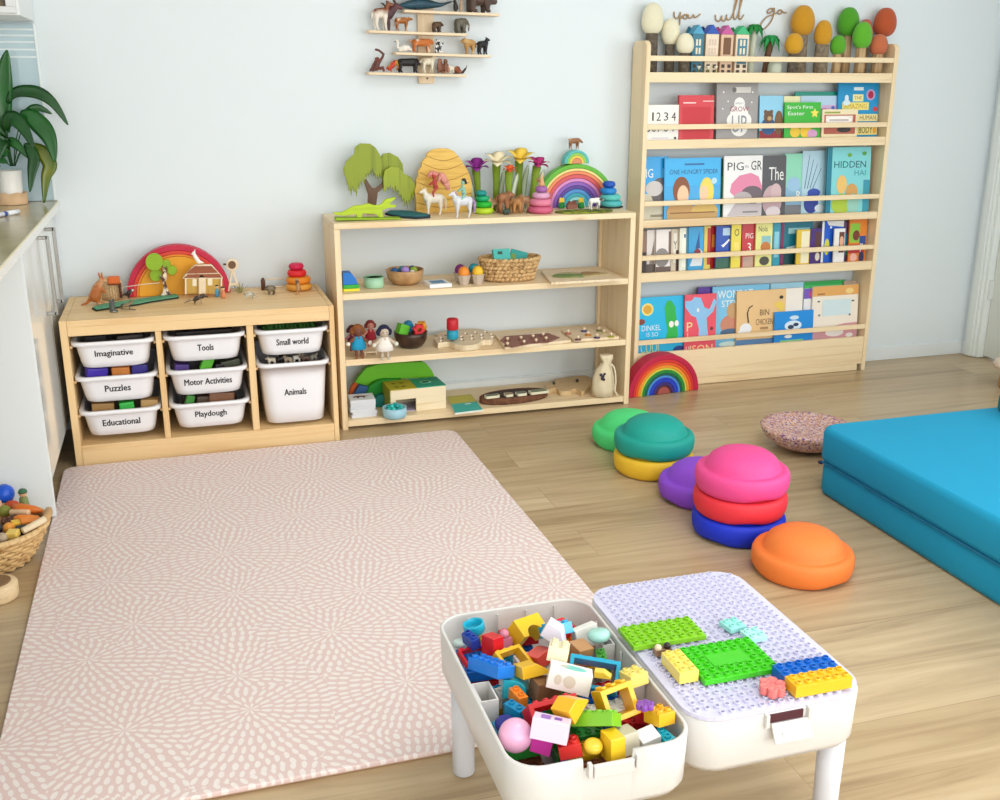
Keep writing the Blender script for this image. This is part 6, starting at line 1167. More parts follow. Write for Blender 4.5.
def palm(cx, crown, base_y, y, label, lean, colr, trunk, R):
    P = at(cx, crown, y=y); m = mpp(P); H = P.z-RZ; t = thing('toy_palm', label, 'toy palm', (P.x-lean*m, y, RZ))
    obj('trunk', B().tube(smooth_line([(0, 0, .004), (lean*m*.25, 0, H*.4), (lean*m, 0, H)], 4), [3.8*m*(1-.035*k) for k in range(9)], 12), trunk, t)
    for k in range(9):
        a = 2*pi*k/9+.4; d = Vector((cos(a), sin(a)*.55, 0)); s = Vector((-sin(a), cos(a)*.6, 0)); rows = []
        for i in range(8):
            f = i/7; o_ = Vector((lean*m, 0, H))+d*R*m*f+Vector((0, 0, R*m*(.8*f-1.7*f*f)*(.75+.5*(k % 2)))); w_ = 4.6*m*sin(pi*min(1, f*.8+.18))*(1 if i % 2 else .7)+.0003; rows.append([o_-s*w_, o_+Vector((0, 0, .002)), o_+s*w_, o_+Vector((0, 0, -.001))])
        b = B(); b.loops(rows); obj('frond', b, plain(colr, .8, .15, 40), t)
    return t
palm(755, 26, 72, -.050, 'leafy green felt palm with pale trunk by the green roofed house', 2, '#1f8a3c', plain('#c5c9b4', .9, .06), 12)
palm(771, 37, 72, -.055, 'lower green felt palm with brown trunk next to mustard trees', 3.5, '#23984a', plain('#6a4a34', .9, .1), 13)
P = at(773, 71, y=-.10); m = mpp(P)
tag(obj('felt_stump', B().lathe([(6*m, .0006), (7*m, .01), (6.6*m, 9*m), (5*m, 12.5*m), (0, 13*m)], 20), plain('#c2c8b4', .9, .08), None, (P.x+.006, -.100, RZ)), 'pale sage felt stump in front of the brown palm', 'felt stump')
for px, lab in ((698.5, 'tiny white flower left of the little houses, behind the top rail'), (707.5, 'tiny white flower before the cream house behind the top rail'), (715.5, 'tiny white flower between cream and pink roofed houses')):
    P = at(px, 70, y=-.118); m = mpp(P); t = thing('toy_flower', lab, 'toy flower', (P.x, -.120, RZ), 0, 'tiny white flowers')
    obj('stem', B().cyl((0, 0, .0006), .6*m, 5*m, 8), plain('#8a8a2c', .7), t); obj('petals', B().lathe([(.6*m, 5.02*m), (2.3*m, 8*m), (1.6*m, 8.2*m), (0, 6*m)], 8), plain('#f2eed8', .7), t)

# ------------------------------------------------------------------ wooden lettering on the wall
def stroke(pts, S): return [tuple(at(S[0]+u/S[2], S[1]+v/S[2], y=-.006)) for u, v in pts]
S6, S7 = (620, 0, 6.667), (760, 0, 6.667)
let = thing('wall_lettering', 'thin wooden script reading you will go on the wall', 'lettering', (2.7, -.002, 1.5))
Lm = wood('#b08d62', '#8a6a44', 'x', 3); lo_ = Vector(let.location)
def word(strokes, S):
    b = B()
    for s in strokes:
        P = [Vector(p)-lo_ for p in stroke(s, S)]; q = smooth_line(P, 5); b.tube(q, .0029, 8)
    obj('word', b, Lm, let)
word([[(362, 78), (364, 112), (380, 124), (397, 104), (403, 84)], [(405, 80), (400, 122), (398, 160), (390, 168)], [(398, 132), (418, 108), (438, 96), (450, 108), (442, 124), (424, 122), (424, 106), (440, 98)], [(440, 98), (456, 100), (458, 118), (476, 118), (492, 98), (496, 116), (514, 112), (536, 94)]], S6)
word([[(637, 98), (640, 130), (660, 142), (674, 124), (680, 104), (680, 132), (696, 140), (708, 118), (712, 98), (712, 124), (728, 132), (748, 108), (772, 40), (786, -20), (778, -20), (764, 50), (758, 112), (768, 128), (784, 108), (804, 40), (818, -20), (808, -14), (798, 60), (794, 116), (806, 128), (826, 98)]], S6)
word([[(92, 62), (76, 56), (56, 66), (50, 84), (66, 86), (84, 72), (96, 54), (92, 100), (70, 150), (30, 192), (6, 186), (8, 160), (40, 118), (84, 98), (116, 84), (128, 68), (146, 70), (142, 90), (124, 92), (120, 76), (136, 66), (160, 84), (178, 84)]], S7)

# ------------------------------------------------------------------ animal shelf on the wall
ws = thing('wall_shelf', 'tiered pale wooden wall shelf displaying animal figures', 'shelf', (1.40, -.002, 1.30))
wl = Vector(ws.location)
SHW = wood('#ecd6b4', '#dcc09a', 'x', 2)
ob_ = B().bx(1.366-wl.x, 1.430-wl.x, -.014, 0, .004, .70); obj('backboard', ob_, wood('#ecd6b4', '#dcc09a', 'z', 2), ws, bevel=.002)
obj('screw', B().cyl((0, -.0155, .024), .004, .0012, 10, axis='y'), plain('#3a322c', .4), ws)
TI = {}
def tier(nm, px0, px1, py0, py1):
    a, c = at(px0, py0, y=-.085), at(px1, py1, y=-.085); L = c.x-a.x; an = math.atan2(c.z-a.z, L)
    o = obj('tier_board', B().slab(rrect(L, .07, .008, 3, L/2, -.0505), -.010, 0), SHW, ws, (a.x-wl.x, 0, a.z-wl.z), (0, -an, 0), bevel=.0015)
    TI[nm] = lambda x: a.z+(x-a.x)*math.tan(an)
tier('t1', 404, 500, 9.5, 13.5); tier('t2', 368, 467.5, 30, 33.5); tier('t3', 395, 491.5, 52, 55); tier('t4', 368, 467, 72, 74.5)
obj('tier_board', B().slab(rrect(.40, .07, .008, 3, .2, -.0505), -.010, 0), SHW, ws, (1.19-wl.x, 0, 1.628-wl.z), bevel=.0015)
WY = -.055
def onshelf(nm, cx):
    x = at(cx, 40, y=WY).x; z = TI[nm](x)+.0008; d = (CAM.z-z)
    p = Vector((x, WY, z)); v = p-CAM; return (500+FPX*v.dot(_r)/v.dot(_f), 400-FPX*v.dot(_u)/v.dot(_f)), z
def wa(nm, name, label, cat, cx, by, chains, mat, parts=(), lift=0):
    (bx, byy), z = onshelf(nm, cx); dy = byy-by
    sh = lambda ch: [[(c[0], c[1]+dy)+tuple(c[2:]) for c in q] for q in ch]
    return critter(name, label, cat, sh(chains), mat, (cx, byy), z, 'animal figures on the wall shelf', [(a, sh(b), c) for a, b, c in parts], y=WY)
Q = quad_chains
wa('t1', 'whale_figure', 'dark teal whale figure lying on the top board', 'toy whale', 422, 9.3, [[(399, 5, 1.2), (408, 4.5, 4.0), (418, 3.5, 5.4), (430, 3.5, 4.2), (440, 4, 2.2), (447, 2.5, 1.0)], [(446, 2.5, 1.2, 1), (451, 1, .8, 5)], [(446, 2.5, 1.2, -1), (451, 1, .8, -5)], [(414, 6.5, 1.6, 4), (417, 8.5, .8, 8)], [(414, 6.5, 1.6, -4), (417, 8.5, .8, -8)]], patchy('#2b5566', '#1d3b49', 14, .5, .2, .35))
wa('t1', 'penguin_figure', 'small dark penguin figure next to the whale tail', 'toy penguin', 455.5, 10.8, [[(455.5, 8, 2.3), (455.5, 4.5, 2.2), (455.3, 2.5, 1.6)], [(455, 1, 1.6), (453, 1.3, .6)], [(457.2, 5, .8, .5), (457.8, 8, .6, .5)], [(454.6, 10, .8, 1)], [(456.4, 10, .8, -1)]], patchy('#241c1c', '#e6ddd4', 40, .62, .05))
wa('t1', 'meerkat_figure', 'slim tan meerkat figure between penguin and hippo', 'toy meerkat', 461.3, 11.2, [[(461, 8.5, 1.7), (461, 4, 1.5), (461, 1, 1.2)], [(461, -.8, 1.4), (462.6, -.2, .7)], [(460.5, 10.2, .8, .9)], [(461.7, 10.2, .8, -.9)], [(460.2, 4, .6, 1.2), (461.8, 7, .5, 1.2)]], plain('#c9a888', .7, .2, 50))
wa('t1', 'hippo_figure', 'big dark brown hippo figure at the right of top board', 'toy hippo', 479, 12.8, Q(479, 12.8, 28, 22, 1, .26, .10, (.2, -.1, .20), (.26, -.06, .15), .24, ((.03, -.15),), .03, .05), patchy('#5f4a40', '#45342e', 20, .5, .2, .45))
wa('t2', 'antelope_figure', 'brown and white antelope figure, left end of second board', 'toy antelope', 381, 30.3, Q(381, 30.3, 17, 21, 1, .52, .05, (.24, .40, .12), (.22, -.05, .07), .10, ((.04, -.1), (.06, -.3)), .04, .09), patchy('#8a4f34', '#efe4d4', 40, .5, .1, zsplit=.066), [('horn', [[(387, 9.5, .7, .8), (384.5, 6, .6, 1.2), (382.5, 5, .4, 1.5)], [(387, 9.5, .7, -.8), (384.5, 6, .6, -1.2), (382.5, 5, .4, -1.5)]], plain('#3a2a22', .5))])
wa('t2', 'bison_figure', 'dark maroon ox figure with raised head behind the calf', 'toy ox', 391.5, 31, [[(389, 17, 4.2), (393, 12, 4.0), (396, 9, 3.2)], [(397, 7.5, 2.8), (401.5, 9.5, 2.0)], [(396, 5, .9, 2), (394, 1, .6, 3)], [(396, 5, .9, -2), (394, 1, .6, -3)], [(388.5, 19, 1.9, 1.5), (388, 25, 1.1, 1.5), (388, 30.3, .9, 1.5)], [(388.5, 19, 1.9, -1.5), (390, 25, 1.1, -1.5), (389.5, 30.3, .9, -1.5)]], patchy('#4a2a30', '#7a4a50', 30, .6, .1))
wa('t2', 'calf_figure', 'orange brown calf figure near the shelf post', 'toy calf', 402, 30.8, Q(402, 30.8, 14.5, 13, 1, .52, .05, (.28, .12, .13), (.2, -.02, .08), .11, ((.06, -.25), (.1, -.5)), .035, .07), patchy('#a8652c', '#f0dcc0', 45, .6, .06))
wa('t2', 'bear_figure', 'small dark brown bear figure in middle of second board', 'toy bear', 436.8, 32.2, Q(436.8, 32.2, 10.5, 10, 1, .34, .10, (.22, .06, .20), (.2, -.06, .12), .2, None, .05, .06), patchy('#5f452c', '#3f2d1e', 40, .5, .2))
wa('t2', 'elephant_figure', 'grey elephant figure at the right end of second board', 'toy elephant', 460.5, 33, Q(460.5, 33, 13.5, 14, 1, .36, .11, (.22, .10, .17), (.1, -.12, .10), .16, ((.05, -.3),), .025, 0) + [[(467.5, 22.5, 1.4), (469.2, 26, 1.0), (469, 31, .6)]], patchy('#6f6a5c', '#57534a', 30, .5, .2), [('ear', [[(463.6, 21.5, 1.2, 2.6), (462.4, 24, 1.7, 3.2)], [(463.6, 21.5, 1.2, -2.6), (462.4, 24, 1.7, -3.2)]], plain('#6a6456', .7)), ('tusk', [[(467.2, 26, .5, 1.2), (469, 27.5, .3, 1.4)], [(467.2, 26, .5, -1.2), (469, 27.5, .3, -1.4)]], plain('#efe6d4', .4))])
wa('t3', 'swan_figure', 'white swan figure, left end of third board', 'toy swan', 404.5, 52, [[(400, 49.5, 2.2), (404, 48, 3.5), (408, 47.5, 2.6), (412, 49.8, .7)], [(399.5, 48.5, 1.3), (397.2, 47, 1.0), (398.6, 43.5, .9), (397.5, 40.6, 1.0)], [(397.4, 40.6, 1.1), (395.6, 41.6, .5)]], plain('#f2ede2', .6), [('beak', [[(395.6, 41.7, .55), (394.6, 42.2, .3)]], plain('#4a3a2a', .5))])
wa('t3', 'tiger_figure', 'orange and white tiger figure in front of the post', 'toy tiger', 421.5, 52.6, Q(421.5, 52.6, 20, 13, 1, .44, .07, (.24, .06, .19), (.16, -.08, .12), .17, ((.12, -.05), (.22, .1)), .045, .06), patchy('#c8702c', '#f0e0cc', 40, .58, .05))
wa('t3', 'panda_figure', 'seated black and white panda figure on third board', 'toy panda', 438.5, 53.2, [[(438.5, 50, 3.0), (438.3, 46.5, 2.7)], [(438, 43, 2.5), (436.8, 43.6, 1.2)], [(436.5, 40.8, .8, 1)], [(439.8, 40.8, .8, 1)], [(440.5, 47, 1.1, 1.5), (442.5, 44, 1.0, 2)], [(436, 47, 1.1, 1.5), (435.5, 50, 1.0, 2)], [(436.8, 52, 1.3, 2), (435.2, 52.2, 1.1, 2.2)], [(440.3, 52, 1.3, 2), (441.9, 52.2, 1.1, 2.2)]], patchy('#1d1b1d', '#f2f0ec', 75, .5, .03))
wa('t3', 'lion_figure', 'golden lioness figure left of the black panther', 'toy lion', 469.5, 54.3, Q(469.5, 54.3, 13, 14, -1, .44, .08, (.2, .18, .17), (.18, -.08, .10), .18, ((.06, -.2), (.1, -.35)), .035, .06), patchy('#b98a4a', '#d8b880', 40, .55, .1))
wa('t3', 'panther_figure', 'black panther cub figure, right end of third board', 'toy panther', 482.5, 55, Q(482.5, 55, 12, 13, 1, .46, .075, (.18, .34, .14), (.16, -.04, .08), .13, ((.12, -.1), (.14, -.3)), .04, .08), plain('#1d1b20', .5, .2, 40))
wa('t4', 'orangutan_figure', 'reddish orangutan figure with one raised arm, lowest board', 'toy orangutan', 376, 72.8, [[(376, 69, 3.6), (377, 65, 3.4)], [(377.5, 61.3, 2.5), (376.8, 62, 1.9)], [(379.5, 64, 1.6, 1), (383, 59, 1.3, 1), (384, 56.3, 1.2, 1), (379.5, 52.8, 1.1, 1), (376.4, 52, 1.2, 1)], [(374, 66, 1.5, 1), (371.5, 70, 1.2, 1.5), (370, 72, 1.1, 1.5)], [(374, 71, 1.4, 2), (372.5, 72, 1.2, 2.5)], [(380, 70, 1.6, 2), (382.5, 69, 1.4, 2.5), (383.5, 72, 1.2, 2.5)]], patchy('#4e241d', '#7a3d30', 50, .5, .15))
wa('t4', 'parrot_figure', 'red and yellow parrot figure beside the orangutan', 'toy parrot', 392.5, 73, [[(389.5, 69.5, 2.4), (393, 66, 2.9), (396, 63.5, 2.4)], [(388.5, 68.5, 1.7), (386.6, 69.6, .8)], [(396.5, 64, 1.8), (399.5, 67, 1.2), (397, 70.5, .8)], [(391, 71.5, .6, .7), (391, 72.6, .6, .7)], [(391.5, 71.5, .6, -.7), (391.5, 72.6, .6, -.7)]], patchy('#c43a24', '#c8ae3c', 30, .52, .08))
wa('t4', 'panther_figure', 'large black panther figure walking along the lowest board', 'toy panther', 408, 73.4, Q(408, 73.4, 22, 13.5, 1, .42, .08, (.2, -.02, .17), (.16, -.1, .11), .18, ((.1, .0), (.2, -.2), (.3, -.3)), .045, .05), plain('#1d191c', .45, .25, 40))
wa('t4', 'wolf_figure', 'pale cream wolf figure right of the large panther', 'toy wolf', 428, 73.8, Q(428, 73.8, 14.5, 15, 1, .5, .06, (.16, .26, .13), (.2, -.06, .08), .14, ((.12, -.2),), .05, .09), patchy('#e9dfc8', '#b9a98c', 40, .6, .1))
wa('t4', 'monkey_figure', 'brown monkey pair figure on the lowest board', 'toy monkey', 443, 74, [[(440, 69.5, 3.2), (440, 65, 2.8)], [(440, 61.5, 2.3), (441, 62.2, 1.4)], [(445.5, 69.5, 3.0), (445.5, 65.5, 2.6)], [(445.8, 62, 2.2), (446.8, 62.6, 1.3)], [(438.5, 66, 1.1, 1.5), (437.8, 72.5, 1.0, 2)], [(447.5, 66, 1.1, 1.5), (448, 72.5, 1.0, 2)], [(442, 72.5, 1.3, 2.2)], [(445, 72.5, 1.3, 2.2)]], patchy('#7a4a34', '#c08a6c', 40, .6, .1))
wa('t4', 'lamb_figure', 'tiny white lamb figure between monkeys and snail', 'toy lamb', 451.5, 74.2, Q(451.5, 74.2, 6.5, 7.5, -1, .45, .07, (.2, .15, .2), (.16, -.05, .1), .16, None, .04, .07), plain('#ece4d0', .8, .1, 60))
wa('t4', 'snail_figure', 'brown snail figure with spiral shell, right end of lowest board', 'toy snail', 460, 74.3, [[(453, 73.6, .5), (458, 73, 1.2), (463, 72.6, 1.3), (465.5, 69.5, 1.1)], [(466, 69, .5, .6), (467, 65.8, .35, 1)], [(466, 69, .5, -.6), (467.4, 66.3, .35, -1)]], plain('#3c322c', .5, .2, 40), [('shell', [[(457, 70, 3.5, .2), (457, 70, 3.4, -.2)], [(459.2, 71.4, 2.2, 1.2)], [(457, 70, 1.6, 2.6)]], patchy('#8a4a34', '#b8785a', 45, .5, .1, .35))])
# ------------------------------------------------------------------ building bricks
UP = .0185; BH = .0215
def gloss(colr, rough=.22): return plain(colr, rough, .03, 20)
def studs(b, nx, ny, z, skip=()):
    for i in range(nx):
        for j in range(ny):
            if (i, j) in skip: continue
            b.lathe([(.0056, z), (.0056, z+.0042), (.0050, z+.0048), (.0038, z+.0048), (.0038, z+.0012), (0, z+.0012)], 12, ((i-(nx-1)/2)*UP, (j-(ny-1)/2)*UP, 0), smooth=False)
def p_brick(nx, ny, h=BH):
    b = B(); b.bx(-nx*UP/2+.0002, nx*UP/2-.0002, -ny*UP/2+.0002, ny*UP/2-.0002, -h/2, h/2); studs(b, nx, ny, h/2); return b
def p_arch(w, h, d, r):
    pts = [(-w/2, -h/2), (-r, -h/2)] + [(-r*cos(pi*k/14), -h/2+r*sin(pi*k/14)) for k in range(1, 14)] + [(r, -h/2), (w/2, -h/2), (w/2, h/2), (-w/2, h/2)]
    return B().plate(pts, -d/2, d/2)
def p_frame(w, h, d, t):
    b = B(); O = [(-w/2, -h/2), (w/2, -h/2), (w/2, h/2), (-w/2, h/2)]; I = [(-w/2+t, -h/2+t), (w/2-t, -h/2+t), (w/2-t, h/2-t), (-w/2+t, h/2-t)]
    b.loops([[(x, -d/2, z) for x, z in O], [(x, d/2, z) for x, z in O], [(x, d/2, z) for x, z in I], [(x, -d/2, z) for x, z in I], [(x, -d/2, z) for x, z in O]], False, False, False)
    bmesh.ops.remove_doubles(b.bm, verts=b.bm.verts, dist=1e-6); n = max(1, int(w/UP))
    for i in range(n):
        for j in range(max(1, int(d/UP))): b.lathe([(.0056, h/2+.0001), (.0056, h/2+.0045), (.0038, h/2+.0045), (.0038, h/2+.001), (0, h/2+.001)], 10, ((i-(n-1)/2)*UP, (j-(max(1, int(d/UP))-1)/2)*UP, 0), smooth=False)
    return b
def p_slope(w, h, d): return B().plate([(-w/2, -h/2), (w/2, -h/2), (w/2, -h/2+.004), (w*.05, h/2), (-w/2, h/2)], -d/2, d/2)
def p_box(w, d, h): return B().box((0, 0, 0), (w, d, h))
def p_ball(r): return B().ball((0, 0, 0), r, 28, 18)
def p_cup(r, h): return B().lathe([(0, -h/2), (r*.8, -h/2), (r, -h*.2), (r, h/2), (r*.8, h/2), (r*.72, -h*.15), (0, -h*.2)], 24)
def p_disc(r, h): return disc(B(), r, h, 20, (0, 0, -h/2))
def p_curve(w, h, d):
    pts = [(-w/2, -h/2), (w/2, -h/2)] + [(w/2-w*sin(pi/2*k/8), -h/2+h*(1-cos(pi/2*k/8))) for k in range(1, 9)]
    return B().plate([(-w/2, -h/2), (w/2, -h/2), (w/2, 0)] + [(w/2*cos(pi/2*k/8)-0, h/2*sin(pi/2*k/8)) for k in range(1, 9)] + [(-w/2, h/2)], -d/2, d/2)
def p_flower(r, h):
    b = B()
    for k in range(6): b.lathe([(0, -h/2), (r*.36, -h/2), (r*.36, h/2), (r*.2, h/2), (0, h*.3)], 12, (r*.62*cos(k*pi/3), r*.62*sin(k*pi/3), 0))
    b.lathe([(0, -h/2), (r*.45, -h/2), (r*.45, h*.4), (0, h*.4)], 14); return b
IN = ' in the brick tub'
# (kind, args, colour, photo px, height above floor, yaw, name, label)
PILE = [
 ('cup', (.021, .022), '#1fb0cf', (476, 636), .290, .2, 'toy_cup', 'cyan round cup in the back left corner of the brick tub'),
 ('brick', (1, 2), '#e6b52a', (478, 643), .282, .9, 'toy_brick', 'small mustard brick beside the cyan cup'),
 ('disc', (.017, .014), '#cfe4dc', (463, 645), .275, 0, 'toy_dome', 'pale mint dome against the left wall of the brick tub'),
 ('brick', (1, 2), '#1c3f9c', (470, 652), .285, .3, 'toy_brick', 'dark blue small brick near the left wall'),
 ('frame', (.056, .037, .012, .005), '#cf2230', (477, 658), .280, .35, 'toy_tray', 'red open tray piece behind the big blue brick'),
 ('brick', (2, 5), '#1f7fe0', (492, 677), .296, .62, 'toy_brick', 'long bright blue studded brick sloping along the left pocket'),
 ('box', (.026, .034, .044), '#d41f2a', (492, 650), .300, .4, 'toy_block', 'tall plain red block behind the yellow frame'),
 ('figure', (), '#e58aa8', (506, 640), .290, .1, 'toy_figure', 'small pink toy figure between red block and yellow arch'),
 ('arch', (.066, .040, .037, .019), '#f2c31f', (529, 631), .300, .35, 'arch_brick', 'big yellow arch brick at the back of the tub'),
 ('brick', (2, 3), '#1fa6d8', (555, 630), .306, .5, 'toy_brick', 'cyan six stud brick at the back wall of the tub'),
 ('slope', (.05, .024, .037), '#e3252c', (567, 619), .300, .3, 'slope_brick', 'red slope brick in the back right corner'),
 ('frame', (.066, .05, .02, .007), '#efb71f', (515, 660), .296, .9, 'window_frame_brick', 'yellow open frame lying in the middle left of the pile'),
 ('curve', (.050, .026, .034), '#dd4a3f', (542, 649), .306, .5, 'curved_brick', 'coral red curved brick behind the cream block'),
 ('slope', (.052, .03, .036), '#ece6f4', (560, 643), .312, -.6, 'slope_brick', 'white lilac slope brick by the cyan six stud brick'),
 ('slope', (.056, .022, .037), '#e8b624', (536, 673), .312, .2, 'slope_brick', 'mustard slope brick on the brown block'),
 ('box', (.046, .037, .036), '#8f6a4c', (537, 689), .285, .1, 'toy_block', 'brown block in the middle of the pile'),
 ('brick', (2, 3, .026), '#f0e7c4', (556, 664), .318, -.35, 'toy_brick', 'cream studded brick tilted above the white block'),
 ('box', (.075, .045, .037), '#f4f0ea', (567, 690), .312, -.3, 'toy_block', 'large white block printed with pale picture, middle of the pile'),
 ('curve', (.042, .034, .037), '#25b4cc', (521, 686), .290, -.5, 'curved_brick', 'teal curved seat piece right of the long blue brick'),
 ('brick', (1, 2), '#f08a2a', (518, 697), .292, .2, 'toy_brick', 'small orange brick in front of the teal seat piece'),
 ('box', (.05, .02, .042), '#f2efe8', (583, 634), .300, .2, 'toy_block', 'white upright panel near the back right corner'),
 ('box', (.034, .034, .042), '#b98a5c', (575, 650), .298, .3, 'toy_block', 'tan wooden looking block behind the mint dome'),
 ('disc', (.022, .022), '#a9dcd0', (597, 643), .302, 0, 'toy_dome', 'mint shell shaped dome beside the right wall pocket'),
 ('frame', (.09, .056, .034, .007), '#189fc4', (600, 674), .310, -.55, 'window_frame_brick', 'large turquoise window frame brick at the right'),
 ('slope', (.03, .012, .018), '#f4d24a', (603, 672), .325, -.5, 'slope_brick', 'small yellow slope piece lying in the turquoise frame'),
 ('brick', (1, 3), '#4a9a3a', (603, 660), .292, -.2, 'toy_brick', 'thin green brick behind the turquoise frame'),
 ('brick', (2, 2), '#f1df7c', (628, 681), .305, .2, 'toy_brick', 'pale yellow four stud brick by the near right pocket'),
 ('frame', (.060, .056, .040, .009), '#f0bd22', (622, 703), .318, .15, 'window_frame_brick', 'big yellow window frame brick, front right'),
 ('slope', (.04, .024, .037), '#d6202a', (646, 711), .292, -.3, 'slope_brick', 'red slope brick against the right wall'),
 ('frame', (.090, .045, .037, .009), '#cf1f27', (557, 716), .296, .12, 'window_frame_brick', 'long red window frame brick in front of the white block'),
 ('brick', (2, 4), '#7cc02c', (589, 725), .308, -.85, 'toy_brick', 'lime green eight stud brick tilted at the front'),
 ('slope', (.05, .03, .037), '#efb52a', (573, 728), .300, -.8, 'slope_brick', 'amber slope brick left of the lime green brick'),
 ('box', (.026, .037, .046), '#f2c62a', (609, 737), .300, .1, 'toy_block', 'upright yellow block at the front wall of the tub'),
 ('box', (.030, .037, .036), '#cfc8b4', (625, 738), .294, .1, 'toy_block', 'smoky clear block next to the upright yellow block'),
 ('ball', (.028,), '#f3b4d4', (517, 737), .302, 0, 'toy_ball', 'pale pink ball in the front left corner of the tub'),
 ('box', (.060, .034, .034), '#e6d4ea', (551, 738), .302, -.55, 'toy_block', 'lilac white block with print beside the pink ball'),
 ('box', (.034, .030, .026), '#c8309a', (540, 742), .284, -.55, 'toy_block', 'magenta block under the lilac white one'),
 ('disc', (.018, .016), '#2a2f8c', (506, 722), .282, 0, 'toy_dome', 'dark blue round piece behind the pink ball'),
 ('disc', (.016, .016), '#f0c93a', (589, 747), .292, 0, 'toy_disc', 'yellow round piece at the front latch'),
 ('flower', (.016, .010), '#8a4ab0', (646, 722), .300, 0, 'flower_brick', 'purple flower piece near the front right corner'),
 ('brick', (2, 2), '#efb82a', (664, 726), .288, .3, 'toy_brick', 'amber four stud brick in the front right corner'),
 ('box', (.034, .03, .024), '#f4f4f2', (653, 733), .292, .1, 'toy_block', 'white block below the purple flower piece'),
 ('brick', (1, 2), '#25b0c8', (662, 735), .282, .2, 'toy_brick', 'small aqua brick in the front right corner'),
 ('brick', (1, 2), '#1f93c4', (515, 711), .285, .5, 'toy_brick', 'small blue brick under the orange one'),
 ('brick', (2, 2), '#d8302c', (573, 747), .282, -.2, 'toy_brick', 'red four stud brick at the front wall'),
]
FILL_C = ['#d6262c', '#1f6fd0', '#f0bf2a', '#2f9a3c', '#1f9cc4', '#ef8a2a', '#f0ece2', '#7a4a32']
FILL_N = ['red', 'blue', 'yellow', 'green', 'turquoise', 'orange', 'white', 'brown']
KIND = {'brick': p_brick, 'arch': p_arch, 'frame': p_frame, 'slope': p_slope, 'box': p_box, 'ball': p_ball, 'cup': p_cup, 'disc': p_disc, 'curve': p_curve, 'flower': p_flower}
def p_figure():
    b = B(); b.bx(-.010, .010, -.007, .007, -.020, .006); b.ball((0, 0, .013), .0095, 14, 10); b.bx(-.015, -.0105, -.005, .005, -.010, .005); b.bx(.0105, .015, -.005, .005, -.010, .005); return b
KIND['figure'] = p_figure
TILT = {(529, 631): (-1.0, .1, .45), (515, 660): (-1.1, .15, .5), (600, 674): (-.85, .1, -.45), (622, 703): (-.55, -.1, .15), (557, 716): (-.85, 0, .12), (567, 690): (-.25, .2, -.42), (556, 664): (-.3, .15, -.45),
        (492, 677): (-.25, .25, .30), (589, 725): (-.35, .55, .65), (551, 738): (-.3, .1, -.5), (492, 650): (-.15, .1, .4), (555, 630): (-.5, .2, .45), (560, 643): (-.2, .5, -.6), (536, 673): (-.3, 0, .15), (609, 737): (-.1, 0, .08), (477, 658): (-1.2, .1, .3), (573, 728): (-.2, -.4, .7)}
